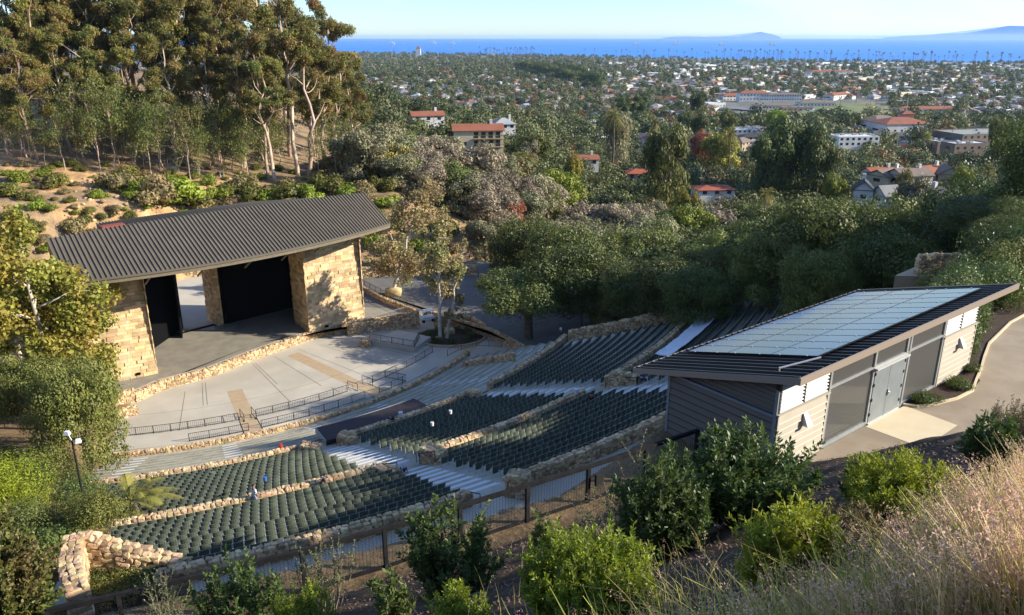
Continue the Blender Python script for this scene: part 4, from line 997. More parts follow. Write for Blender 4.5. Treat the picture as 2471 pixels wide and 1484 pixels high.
def mk_tree(name,lb,crb,trb,matc,matt,label='tree',cat='tree',group=None):
    root=empty(name,(0,0,-500));tag(root,label if label!='tree' else lb,cat,group)
    kids=[]
    if trb is not None and trb.n: kids.append(trb.build('trunk',M[matt],root,smooth=True))
    kids.append(crb.build('crown',M[matc],root));reg(root,*kids);root['_proto']=1
    return root
PROTOS=[]
def oak_geo(seed,n,size,R=5.,Ht=9.,dens=16,flat=.80,trunk=True,asp=.6,skirt=False):
    rng=np.random.RandomState(seed);cb=B();tb=B();bl=[];zc=Ht-R*flat-.3
    for i in range(dens):
        a=rng.uniform(0,2*PI);rr_=R*.76*math.sqrt(rng.uniform(0.05,1));zz=zc+math.sqrt(max(0,1-(rr_/R)**2))*R*flat*rng.uniform(.25,.75)-R*.12
        s_=R*rng.uniform(.17,.33);bl.append((rr_*math.cos(a),rr_*math.sin(a),zz+rng.uniform(-.05,.09)*R,s_,s_,s_*.8))
    bl.append((0,0,zc,R*.58,R*.58,R*flat*.68))
    if skirt:
        for i in range(7):
            a=i*.9+rng.uniform(-.3,.3);rr_=R*rng.uniform(.45,.72);s_=R*rng.uniform(.28,.40);bl.append((rr_*math.cos(a),rr_*math.sin(a),Ht*rng.uniform(.22,.42),s_,s_,s_*.8))
    crown(cb,bl,n,size,rng,asp=asp)
    if trunk:
        f=(0,0,Ht*.28);limb(tb,(0,0,-1.5),f,R*.085,R*.065,rng,.05)
        for i in range(7):
            q=bl[i];limb(tb,f,(q[0]*.9,q[1]*.9,q[2]),R*.05,R*.012,rng,.25)
    return cb,tb
def euc_geo(seed,Ht,n,size,R=4.5):
    rng=np.random.RandomState(seed);cb=B();tb=B();bl=[]
    lx,ly=rng.uniform(-1.5,1.5),rng.uniform(-1,1);top=np.array([lx,ly,Ht*.9]);r0=Ht*.013
    P=limb(tb,(0,0,-1.5),top,r0,r0*.25,rng,.05,10,7)
    nl=rng.randint(8,12)
    for i in range(nl):
        t=rng.uniform(.32,.92);k=t*9;a0=P[int(k)]+(P[min(9,int(k)+1)]-P[int(k)])*(k-int(k))
        a=rng.uniform(0,2*PI);rr_=R*rng.uniform(.45,1.1)*(1.15-t*.6);up=Ht*rng.uniform(.10,.22)
        e=a0+np.array([rr_*math.cos(a),rr_*math.sin(a),up]);Q=limb(tb,a0,e,r0*.42*(1.2-t*.7),r0*.07,rng,.18,7,5)
        for m in range(rng.randint(3,6)):
            c=e+rng.normal(size=3)*[1.5,1.5,1.3] if m else e;s_=rng.uniform(.8,1.7);bl.append((*c,s_,s_,s_*.95))
            if m: limb(tb,Q[4],c,r0*.12,r0*.04,rng,.2,4,4)
    for m in range(3): s_=rng.uniform(1.2,2.0);bl.append((*(top+rng.normal(size=3)*[1.6,1.6,1.0]),s_,s_,s_*.8))
    crown(cb,bl,n,size,rng,shell=.42,asp=.36,droop=.5,out=.4,under=.9)
    return cb,tb
def place(p,xv,yv,Y,wv,dz=0,rz=None,lab=None,grp=None,matR=5.,matH=9.,base=None,Hmin=3):
    a,b_,c=ray(xv,yv);s_=Y/b_;x=a*s_;ztop=c*s_;zb=h(x,Y)+dz if base is None else base;R=wv*.41441*.5*s_*1.02;Ht=max(Hmin,(ztop-zb)*(1.13 if matR>6 else 1.04))
    return dup(p,(x,Y,zb),RN.uniform(0,6.28) if rz is None else rz,(R/matR,R/matR,Ht/matH),lab,grp)
def proto(key,geo,mc,mt,name='tree',label='tree'):
    o=mk_tree(name,label,geo[0],geo[1],mc,mt,label);PROTO[key]=o;PROTOS.append(o);return o
EUO=[]
# near oaks (fine leaves)
for i in range(3): proto('oakN%d'%i,oak_geo(100+i,34000,.25,6.5,11,40,skirt=True),'oak','bark_dark','oak_tree')
proto('oakF',oak_geo(111,20000,.26,6.5,11,20),'oakdark','bark_dark','oak_tree')
proto('oakD0',oak_geo(110,30000,.26,6.5,11,36,skirt=True),'oakdark','bark_dark','oak_tree')
for i in range(4):
    g=oak_geo(120+i,8000,.42,5,9,26,skirt=True)
    for key,mc in (('oak','oak'),('dark','oakdark'),('grey','oakgrey'),('tan','tanleaf'),('yel','yellowleaf'),('lime','limeleaf'),('rust','redleaf')):
        if key in('yel','lime','rust') and i>0: continue
        if i==0 or key in ('oak','dark','grey') or (key=='tan' and i<3):
            o=mk_tree('tree','t',g[0],g[1],mc,'bark_dark' if key!='tan' else 'twig');PROTO[key+str(i)]=o;PROTOS.append(o)
NEAR='big dark green oak standing close beyond the amphitheatre seats'
def PL(key,*a,**k): return place(PROTO[key],*a,**k)
K6=dict(matR=6.5,matH=11)
PL('oakN0',2050,462,80,380,lab='huge broad oak rising directly behind the left half of the grey shed roof',**K6)
PL('oakN1',2230,560,78,190,lab='oak between the huge broad oak and the right frame edge',**K6)
PL('oakN2',2400,480,70,300,lab='oak with a sinuous dark limb at the right frame edge above the shed roof tip',**K6)
PL('oakN1',1870,560,84,240,lab='oak with its crown just above the near left end of the shed roof',**K6)
PL('oakF',1275,640,105,300,dz=0,rz=1.2,lab='spreading oak with forked trunk at the head of the benches beside the road',base=-40.5,**K6)
PL('oakD0',1440,590,108,270,lab='dark oak just right of the forked oak above the shaded seats',**K6)
PL('oakD0',1640,620,92,250,rz=3,lab='dark oak above the white tarp in the shaded seats',**K6)
PL('oakN2',1770,560,102,240,lab='green oak behind the dark oaks above the right seat block',**K6)
PL('oakD0',1390,545,124,260,rz=2,lab='dense dark oak beyond the road, behind the forked oak',**K6)
PL('oakN0',1285,520,138,215,lab='rounded dark green oak at the far side of the road right of the grass patch',**K6)
PL('oakN1',1560,540,130,220,lab='oak in the middle of the near grove between road and valley',**K6)
PL('oakN2',2290,640,60,120,lab='small oak over the pale stone patio beyond the shed',**K6)
PL('oakN1',2440,620,58,160,lab='low oak at the right frame edge beyond the curving path',**K6)
PL('oakN1',1990,590,66,210,lab='oak whose crown brushes the back edge of the shed roof',**K6)
# off-frame trees on the slope to the right (they shade the bowl)
for (x,y,zt,R) in ((52,48,-6,7),(52,38,-4,6)):
    zb=h(x,y);dup(PROTO['oakN%d'%(int(x)%3)],(x,y,zb),x,(R/6.5,R/6.5,(zt-zb)/11),'oak on the slope beyond the right frame edge that shades the seats','shading oaks on the slope beyond the right frame edge')
for (x,y,zt,R,k) in ():
    EUO.append((x,y,zt,R,k))
for (x,y,zt,R) in ((60,50,-5,6.5),):
    zb=h(x,y);dup(PROTO['oakN%d'%(int(x)%3)],(x,y,zb),x,(R/6.5,R/6.5,(zt-zb)/11),'oak on the slope beyond the right frame edge that shades the seats','shading oaks on the slope beyond the right frame edge')
PL('oakN0',2465,500,62,230,lab='oak filling the right frame edge above the hedge and path',**K6)
PL('oakN2',2420,590,52,150,lab='small oak over the bend of the path near the right frame edge',**K6)
PL('oakD0',1700,640,84,220,lab='dark oak right of the white tarp, just behind the last seats',**K6)
PL('oakD0',1560,640,98,230,rz=2,lab='dark oak directly above the shaded stone wall closing the seats',**K6)
# left side
PL('oakN1',165,868,66,250,lab='round grey-green oak covering the left end of the plaza',**K6)
PL('oakN2',60,850,72,190,lab='olive tree crown under the golden sycamore at the left frame edge',**K6)
PL('oakD0',175,868,80,110,lab='small dark green tree at the foot of the left stone tower',**K6)
# sycamores
def syc_geo(seed,Ht,R,n,size,lean=(0,0),sparse=False):
    rng=np.random.RandomState(seed);cb=B();tb=B();bl=[];top=np.array([lean[0],lean[1],Ht*.93]);r0=Ht*.018
    P=limb(tb,(0,0,-1),top,r0,r0*.18,rng,.05,12,8)
    for i in range(16):
        t=rng.uniform(.25,.98);k=t*11;a0=P[int(k)];a=rng.uniform(0,2*PI);rr_=R*rng.uniform(.5,1.)*(1.25-t*.75)
        e=a0+np.array([rr_*math.cos(a),rr_*math.sin(a),Ht*rng.uniform(.03,.14)]);Q=limb(tb,a0,e,r0*.35*(1.15-t*.8)+.02,.02,rng,.22,7,5)
        for m in range(3 if sparse else 4):
            c=Q[min(6,3+m)]+rng.normal(size=3)*R*.13;s_=R*rng.uniform(.16,.28);bl.append((*c,s_,s_,s_*.8));limb(tb,Q[3],c,.035,.012,rng,.2,4,4)
    bl.append((*top,R*.22,R*.22,R*.22));bl.append((*(top+np.array([0,0,R*.15])),R*.16,R*.16,R*.2))
    crown(cb,bl,n,size,rng,shell=.45,asp=.8,out=.4,under=.9);return cb,tb
def single(xv,yv,geo,mc,mt,label,z=None,pos=None,name='sycamore_tree'):
    p=pos or (at(xv,yv,z) if z is not None else gp(xv,yv));o=mk_tree(name,label,geo[0],geo[1],mc,mt,label);o.location=p;o.pop('_proto',None);del KIDS[o.name];return o
x_,y_=-49.5,77.0
single(0,0,syc_geo(201,24,8.6,30000,.42),'sycleaf','bark_white','tall golden green sycamore covering the left end of the stage roof',pos=(x_,y_,h(x_,y_)-.5))
single(0,0,syc_geo(207,21,6.5,16000,.40),'sycleaf','bark_white','smaller golden sycamore at the extreme left beside the tall one',pos=(-58,88,h(-58,88)))
single(942,712,syc_geo(202,19.5,6.6,8500,.40,(6.2,2.0),True),'sycbrown','bark_white','white-barked sycamore leaning right behind the right stone tower',z=SZ)
single(1062,822,syc_geo(203,17,4.4,4200,.36,(.3,0),True),'sycbrown','bark_white','thin upright sycamore growing from the planting bed right of the plaza',z=PZ)
single(1075,818,syc_geo(204,15,3.0,1700,.36,(3.0,1.5),True),'sycbrown','bark_white','second slimmer sycamore stem leaning right out of the planting bed',z=PZ)
single(1010,560,syc_geo(205,14,6,5000,.42,(1,1),True),'sycbrown','bark_white','brown-leaved sycamore behind the leaning white-barked one',pos=(at(1000,560,-36)[0]+4,150,h(-2,150)))
single(905,560,syc_geo(206,12,5,3500,.42,(1,0),True),'sycbrown','bark_white','brown bushy sycamore just right of the stage roof tip',pos=(-22,138,-40))
# eucalypts on the ridge
EU=[mk_tree('eucalyptus_tree','e',*euc_geo(300+i,34,21000,.50,7.0),'euc','bark_euc') for i in range(5)]
EY=[mk_tree('young_eucalyptus','e',*euc_geo(330+i,12,2300,.40,1.8),'eucyoung','bark_euc') for i in range(4)]
PROTOS+=EU+EY
rng=np.random.RandomState(11)
for (x,y,zt,R,k) in EUO:
    zb=h(x,y);dup(EU[k],(x,y,zb),x,(R/5.,R/5.,(zt-zb)/34.),'tall eucalyptus beyond the right frame edge that shades the plaza','shading eucalypts beyond the right frame edge')
big=[(16,385,21),(60,372,28),(118,352,33),(165,345,31),(205,335,36),(262,338,33),(310,340,36),(372,352,39),(402,338,40),(462,348,36),(505,352,31),(548,372,30),(575,345,38),(610,350,33),(648,432,35),(668,440,31),(700,380,33),(720,424,40),(742,426,36),(779,412,30),(800,409,26),(640,330,36),(540,325,40),(440,320,42),(340,318,40),(240,315,38),(140,320,36),(30,330,34),(85,335,36),(690,330,38),(180,310,40),(290,318,42),(480,330,38),(390,322,36),(835,405,27),(815,380,33),(850,400,22),(95,395,26),(180,375,28),(250,372,30),(330,385,27),(425,395,29),(515,400,27),(585,405,30),(30,350,30),(150,300,38)]
for k,(xv,yv,ht) in enumerate(big):
    x,y,z=gp(xv,yv)
    if y>260: y=235+rng.uniform(-15,15);a,b_,c=ray(xv,yv);x=a*y/b_;z=h(x,y)
    dist=y/170.;sc=ht/34*dist
    s3=(sc*rng.uniform(.9,1.15),sc*rng.uniform(.9,1.15),sc*.93)
    lab='tall eucalyptus with pale trunk in the ridge grove above the stage'
    nm={7:'tallest white-limbed eucalyptus, forking in a Y at the left middle of the grove',14:'slim pale eucalyptus trunk leaning left above the right part of the stage roof',17:'tall eucalyptus with rusty-orange lower trunk right of the pale pair',19:'eucalyptus leaning out over the valley at the right end of the grove',0:'short eucalyptus at the left frame edge on the bare slope'}.get(k)
    dup(EU[k%5],(x,y,z-.3),rng.uniform(0,6.28),s3,nm or lab,None if nm else 'eucalyptus grove on the ridge')
for k in range(62):
    xv=rng.uniform(10,850);yv=np.interp(xv,[0,230,500,850],[400,415,440,425])+rng.uniform(-75,5)
    x,y,z=gp(xv,yv)
    if y>230: continue
    sc=rng.uniform(.75,1.35)*y/160
    dup(EY[k%4],(x,y,z-.2),rng.uniform(0,6.28),(sc*.9,sc*.9,sc),'slender young eucalyptus on the slope below the ridge grove','young eucalypts on the slope below the grove')
# shrubs on the eroded slope
SHB=[];
for i in range(3):
    rg=np.random.RandomState(400+i);cb=B();bl=[(rg.uniform(-.5,.5),rg.uniform(-.5,.5),rg.uniform(.2,.55),rg.uniform(.35,.6),rg.uniform(.35,.6),rg.uniform(.3,.5)) for _ in range(9)]
    crown(cb,bl,2600,.17,rg,shell=.35,asp=.5);
    for mc in ('shrub','dryshrub','limeleaf'):
        o=mk_tree('hillside_shrub','s',cb,None,mc,'twig',cat='shrub');o['category']='shrub';PROTOS.append(o);SHB.append(o)
hb=[(140,445,38),(110,450,20),(45,435,30),(20,460,40),(285,445,50),(330,455,45),(300,420,40),(395,470,60),(440,475,65),(470,500,50),(360,490,45),(420,440,36),(560,460,42),(590,445,40),(530,470,36),(620,475,45),(560,495,40),(650,480,36),(700,470,45),(690,445,30),(740,470,36),(790,450,50),(820,440,46),(840,470,36),(860,440,40),(880,455,34),(230,470,24),(205,540,22),(180,560,36),(90,500,26),(60,540,36),(30,570,50),(120,610,30),(250,530,18),(820,400,60),(850,380,55),(835,345,40),(885,400,40),(905,420,45),(930,450,45),(880,480,40),(940,490,36),(900,520,46),(950,540,40),(1010,600,40),(1060,560,44),(960,590,36),(900,590,30),(870,560,30),(1090,600,30),(100,420,26),(180,400,20),(60,400,18),(500,440,26),(470,425,20),(700,500,30),(760,490,36),(640,515,24),(590,520,30)]
for k,(xv,yv,wv) in enumerate(hb):
    x,y,z=gp(xv,yv+wv*.25);a,b_,c=ray(xv,yv);R=wv*.41441*.5*y/b_*2.0
    dup(SHB[k%9],(x,y,z-.1),rng.uniform(0,6.28),(R,R,R*rng.uniform(.8,1.15)),'scrubby rounded bush growing on the eroded dirt slope behind the stage','bushes on the eroded slope')
for k in range(190):
    xv=rng.uniform(0,900);yv=rng.uniform(400,600);x,y,z=gp(xv,yv)
    if y<95 or y>220 or h(x,y)>-5: continue
    R=rng.uniform(.6,1.8);dup(SHB[k%9],(x,y,z-.05),rng.uniform(0,6.28),(R,R,R*.8),'small dry tuft on the eroded dirt slope','small tufts on the dirt slope')
# rocks on the eroded slope
b=B();
for k in range(160):
    xv=rng.uniform(150,620);yv=rng.uniform(430,560);x,y,z=gp(xv,yv)
    if 95<y<200: s_=rng.uniform(.12,.5);stone(b,(x,y,z+s_*.2),(s_,s_*.8,s_*.6),rng.uniform(0,3),rng.uniform(0,1),rng)
if b.n: tag(b.build('loose_rocks',M['stone'],smooth=True),'loose tan rocks strewn over the eroded slope','rocks',kind='stuff')
# hillside pipe fence
b=B();pp=[gp(x,y) for x,y in ((200,385),(260,392),(330,398),(380,405),(410,415),(470,425),(540,432))]
fo_=empty('hill_fence',pp[0]);tag(fo_,'thin wire fence with pale posts running under the eucalyptus grove','fence')
for a,c in zip(pp[:-1],pp[1:]):
    b.beam((a[0],a[1],a[2]+1.3),(c[0],c[1],c[2]+1.3),.06,.06)
b.build('wire',M['galv'],fo_,pp[0])
s_,P_=wallpath(pp,4.0)
for q in P_:
    b=B();b.box((q[0],q[1],h(q[0],q[1])+.8),(.09,.09,1.7));b.build('post',M['galv'],fo_,pp[0])
b=B();pg=gp(408,420);b.tube([(pg[0],pg[1],pg[2]),(pg[0],pg[1],pg[2]+3)],.05,5);b.tube([(pg[0]+2,pg[1],pg[2]),(pg[0]+2,pg[1],pg[2]+2.8)],.05,5);b.tube([(pg[0],pg[1],pg[2]+2.0),(pg[0]+2,pg[1],pg[2]+2.0)],.04,5);b.box((pg[0]+1,pg[1],pg[2]+1.2),(1.2,.05,.6));tag(b.build('gate_frame',M['galv'],None,pg),'small metal gate frame with a pale sign on the ridge below the grove','gate')
# named valley trees
V_=[('grey1',1490,248,340,80,'tall pale poplar-like tree group right of the tan red-roofed house'),('oak1',1615,278,235,125,'broad tall eucalypt-like tree in mid valley left of the yellow tree'),('yel0',1745,308,330,110,'yellow autumn tree left of the big dark eucalyptus clump'),('rust0',1700,305,345,80,'tan autumn tree beside the yellow tree'),('dark1',1930,262,270,190,'big dark clump of old eucalypts in the right middle valley'),('dark2',1990,300,255,110,'right shoulder of the dark eucalypt clump'),('dark3',1870,300,262,110,'left shoulder of the dark eucalypt clump'),('yel0',1385,360,235,56,'bright yellow-green tree below the tan house ridge'),('lime0',1345,400,215,150,'low spreading bright green dome tree'),('lime0',1010,283,330,48,'lime green pepper tree left of the tan house'),('tan0',952,250,345,46,'pinkish bare tree above the left ridge houses'),('oak2',1290,308,270,110,'dense green tree right of the tan house'),('tan1',1280,330,262,50,'leafless pale tree right of the tan house'),('lime0',1175,352,262,54,'bright green tree below the tan house balcony'),('tan2',1140,375,215,110,'leafless grey tree in the valley below the tan house'),('yel0',1650,445,215,40,'small yellow tree in the shaded middle valley'),('yel0',1680,450,212,34,'second small yellow tree in the shaded middle valley'),('dark0',2385,422,235,105,'flat-topped dark round ficus near the right edge'),('lime0',2020,410,240,60,'light green round tree beside the white gabled house'),('yel0',2190,395,240,44,'orange-yellow tree in front of the grey gabled houses'),('grey2',2220,410,215,110,'weeping olive-green tree left of the flat-topped ficus'),('oak3',2430,260,330,70,'tall dark tree at the right frame edge by the brown office'),('lime0',1880,255,470,56,'bright round tree on the near edge of the playing field'),('dark1',1690,212,640,50,'dark conical tree right of the white school yard'),('oak0',1050,345,250,100,'green bush-like tree left of the tan house garden'),('yel0',975,338,262,60,'olive-yellow round tree in the terraced garden'),('dark2',920,350,255,70,'dark shrub mass on the terraced garden slope'),('oak1',1130,318,300,60,'dark tree at the left gable of the tan house'),('grey1',960,280,320,40,'grey olive tree by the ridge driveway'),('lime0',1010,290,310,40,'lime tree beside the white ridge house'),('rust0',1235,470,170,70,'rusty brown bushy tree in mid valley'),('lime0',2330,390,265,60,'yellow-green tree above the flat-topped ficus'),('oak2',1760,255,500,50,'green tree left of the school')]
used=[]
for key,xv,yt,Y,wv,lb in V_:
    PL(key,xv,yt,Y,wv,lab=lb);a,b_,c=ray(xv,yt);used.append((a*Y/b_,Y,wv*.2*Y/b_))
for xv,yt,Y,wv in ((1395,150,1500,60),(1330,152,1600,60),(1300,146,1750,70),(1280,143,1850,70),(1360,158,1450,60),(1420,168,1300,60),(1350,146,1750,60),(1440,170,1180,60),(1400,160,1400,50),(1505,226,720,44),(1545,224,720,44),(1512,236,640,50),(1545,236,640,44),(1690,262,480,56),(1655,262,500,36),(1265,144,1950,60),(1320,150,1650,60),(1375,163,1380,60)):
    PL('dark%d'%(xv%4),xv,yt,Y,wv,lab='dark clipped round street tree in the rows leading to the shore',grp='round dark street trees')
# palms
def palm_geo(seed,Ht,R,nf,seg=6,nl=0):
    rg=np.random.RandomState(seed);cb=B();tb=B();tb.tube([(0,0,-.5),(rg.uniform(-.3,.3),0,Ht*.5),(0,0,Ht)],[.3,.22,.2],6)
    for k in range(nf):
        a=rg.uniform(0,2*PI);el=rg.uniform(-.5,1.2);L=R*rg.uniform(.8,1.1);P=[]
        for m in range(seg+1):
            t=m/seg;P.append(np.array([math.cos(a)*L*t*math.cos(el)*(1-.1*t),math.sin(a)*L*t*math.cos(el),Ht+L*t*math.sin(el)-L*.55*t*t]))
        sd=np.array([-math.sin(a),math.cos(a),0]);P=np.array(P)
        if nl:
            cb.tube(P,list(np.linspace(.035,.01,seg+1)),3,tint=.5,cap=False);ti=rg.uniform(0,1)
            for i in range(nl):
                t=.12+.86*i/nl;f=t*seg;q=int(min(seg-1,f));p=P[q]+(P[q+1]-P[q])*(f-q);d=P[q+1]-P[q];d/=np.linalg.norm(d)
                for sg in (1,-1):
                    l_=R*.19*math.sin(PI*(t*.85+.12));e=p+(sd*sg*.8+d*.6+np.array([0,0,-.25]))*l_;w=d*.022*R/3
                    cb.add([p-w,p+w,e+w*.2,e-w*.2],[[0,1,2,3]],tint=ti)
        else:
            for m in range(seg):
                w0=R*.13*math.sin(PI*min(1,(m/seg)+.12));w1=R*.13*math.sin(PI*min(1,((m+1)/seg)+.12)) if m<seg-1 else 0.02
                for sg in (1,-1): cb.add([P[m],P[m+1],P[m+1]+sd*sg*w1-[0,0,w1*.5],P[m]+sd*sg*w0-[0,0,w0*.5]],[[0,1,2,3]],tint=rg.uniform(0,1))
    return cb,tb
o=mk_tree('palm_tree','p',*palm_geo(501,20,3.2,26,4),'citypalm','bark_dark');PROTOS.append(o);PALM=o
o=mk_tree('fan_palm','p',*palm_geo(502,9,3.4,60,5,12),'palm','bark_dark');PROTOS.append(o);FANP=o
rg=np.random.RandomState(9)
npalm=0
for k in range(175):
    xv=rg.choice([rg.uniform(1150,1300),rg.uniform(1300,2471),rg.uniform(1500,2471),rg.uniform(1700,2471)]);X0_=(xv*.41441-512)/826;Yc=(3460+.79*459)/(1+.79*X0_);Y=Yc-rg.uniform(20,190)
    x=X0_*Y*1.0;s_=rg.uniform(.95,1.5);dup(PALM,(x,Y,h(x,Y)),rg.uniform(0,6),(s_*1.35,s_*1.35,s_*rg.uniform(1.0,1.35)),'tall thin palm in the line along the shore','palms along the shore')
for k in range(60):
    Y=rg.uniform(600,2300);x=rg.uniform(-.12,.58)*Y;s_=rg.uniform(.7,1.1);dup(PALM,(x,Y,h(x,Y)),rg.uniform(0,6),s_,'tall palm scattered among the town houses','palms among the town houses')
for (xv,yt,Y,sc,lb) in ((1253,368,235,1.3,'left fan palm of the cluster in the valley below the tan house'),(1275,372,236,1.2,'right fan palm of the cluster in the valley below the tan house'),(1262,385,228,1.0,'lower fan palm in the cluster below the tan house'),(1850,455,190,1.0,'fan palm with shaggy trunk standing in the near grove'),(1482,262,330,2.0,'very tall slim palm beside the pale poplar-like trees'),(1580,278,320,1.,'palm left of the mid-valley broad tree'),(1765,308,320,1.2,'palm between the yellow tree and the broad tree'),(1870,330,300,1.,'palm beside the yellow tree'),(2240,320,390,1.2,'bushy golden palm among the roofs at right'),(2160,318,400,1.,'date palm left of the red roofed hall'),(2390,395,260,1.1,'pale fan palm near the right edge')):
    a,b_,c=ray(xv,yt);s_=Y/b_;x=a*s_;zb=h(x,Y);Ht=c*s_-zb;dup(FANP,(x,Y,zb),rg.uniform(0,6),(sc,sc,max(.5,Ht/10.)),lb)
# low palm at the left of the seats
o=mk_tree('feather_palm','low feather palm arching over the left end of the green seats',*palm_geo(505,1.6,4.0,24,8,34),'palm','bark_dark');o.location=(-26.5,47.5,-32.2);o.pop('_proto',None)
# ---------------------------------------------------------------- houses
def house(name,label,pos,w,d,hh,rh,rz,wm,rm,cat='house',group=None,detail=1,hip=True,chim=False,flat=False,ov=.5,win=(3,1),z=None):
    o=empty(name,pos,rz);tag(o,label,cat,group);kids=[]
    b=B();b.bx(-w/2,w/2,-d/2,d/2,-2.0,hh)
    if not flat and not hip:
        b.add([(-w/2,-d/2,hh),(-w/2,d/2,hh),(-w/2,0,hh+rh),(w/2,-d/2,hh),(w/2,d/2,hh),(w/2,0,hh+rh)],T=[[0,2,1],[3,4,5]])
    kids.append(b.build('wall',M[wm],o))
    b=B()
    if flat:
        b.bx(-w/2+.3,w/2-.3,-d/2+.3,d/2-.3,hh-.02,hh+.04);rf_=b.build('roof',M[rm],o);b=B()
        for (a,c,e,f) in ((-w/2,w/2,-d/2,-d/2+.3),(-w/2,w/2,d/2-.3,d/2),(-w/2,-w/2+.3,-d/2,d/2),(w/2-.3,w/2,-d/2,d/2)): b.bx(a-.02,c+.02,e-.02,f+.02,hh,hh+.5)
        kids.append(b.build('parapet',M[wm],o))
        if detail:
            b=B();rg_=np.random.RandomState(int(abs(pos[0]*7+pos[1])))
            for _ in range(4): x,y=rg_.uniform(-w*.4,w*.4),rg_.uniform(-d*.35,d*.35);b.bx(x-.9,x+.9,y-.7,y+.7,hh,hh+1.1)
            kids.append(b.build('roof_unit',M['w_grey'],o))
    else:
        x0,y0=w/2+ov,d/2+ov;e=(min(x0,y0)*.95 if hip else 0);z0=hh-.12
        V=[(-x0,-y0,z0),(x0,-y0,z0),(x0,y0,z0),(-x0,y0,z0),(-x0+e,0,hh+rh),(x0-e,0,hh+rh)]
        V2=[(a,c,q-.22) for a,c,q in V]
        b.add(V,[[0,1,5,4],[2,3,4,5]],[[1,2,5],[3,0,4]] if hip else None)
        b.add(V2,[[1,0,4,5],[3,2,5,4]])
        b.add([V[0],V[1],V2[0],V2[1],V[2],V[3],V2[2],V2[3]],[[0,2,3,1],[1,3,6,4],[4,6,7,5],[5,7,2,0]])
        rf_=b.build('roof',M[rm],o)
        if chim:
            b=B();b.bx(w*.25,w*.25+.9,-.4,.6,hh,hh+rh+1.3);b.build('chimney',M['w_white'] if wm!='w_tan' else M['w_tan'],rf_)
    kids.append(rf_)
    if detail:
        for fc in (-1,1):
            for st_ in range(win[1]):
                for k in range(win[0]):
                    x=-w/2+w*(k+.5)/win[0];z=hh*(st_+.35)/win[1]+.2;b=B();ww=min(.7,w/win[0]*.28)
                    b.bx(x-ww,x+ww,fc*d/2-.04,fc*d/2+.04,z,z+1.25);q=b.build('window',M['window'],o);kids.append(q)
        for fc in (-1,1):
            b=B();b.bx(fc*w/2-.04,fc*w/2+.04,-d*.15,d*.15,hh*.35,hh*.35+1.2);kids.append(b.build('window',M['window'],o))
    reg(o,*kids);return o
def gY(xv,yv,Y): a,b_,c=ray(xv,yv);return (a*Y/b_,Y,c*Y/b_)
# tan house with red tile roof and balconies
p=gY(1150,352,262);hx=(p[0],262,-38.6)
zt=gY(1150,352,262)[2]
TH_=house('ridge_house','long tan two-storey house with red tile roof and planted balconies on the ridge',(p[0]+.2,266,zt-.3),16.3,8.5,5.4,1.7,.12,'w_cream','r_tile',hip=False,chim=True,win=(4,2),detail=0)
b=B()
for z in (0.0,2.7): b.bx(-1.8,8.3,-6.0,-4.25,z-.12,z+.06);
b.build('balcony_floor',M['w_tan'],TH_)
for z in (0.0,2.7):
    b=B();b.bx(-1.8,8.3,-6.05,-5.98,z+.9,z+.98);
    for x in np.arange(-1.8,8.3,.35): b.bx(x,x+.05,-6.04,-5.99,z,z+.9)
    q=b.build('balcony_railing',M['w_brown'],TH_)
    for x in (-.8,1.6,4.0,6.4):
        b=B();b.bx(x-.75,x+.75,-4.30,-4.2,z+.1,z+2.1);b.build('window',M['window'],TH_)
    for x in np.arange(-1.4,8,.8):
        b=B();crown(b,[(x,-6.1,z+1.15,.3,.25,.25)],40,.2,RN);b.build('balcony_plant',M['rust' if False else 'limeleaf'] if int(x)%2 else M['redleaf'],TH_)
b=B();b.bx(-6.6,-4,-4.3,-4.2,.6,1.7);b.build('window',M['window'],TH_)
b=B();b.bx(-8.15,8.15,-4.2,4,-4,-.0);b.build('basement',M['w_tan'],TH_)
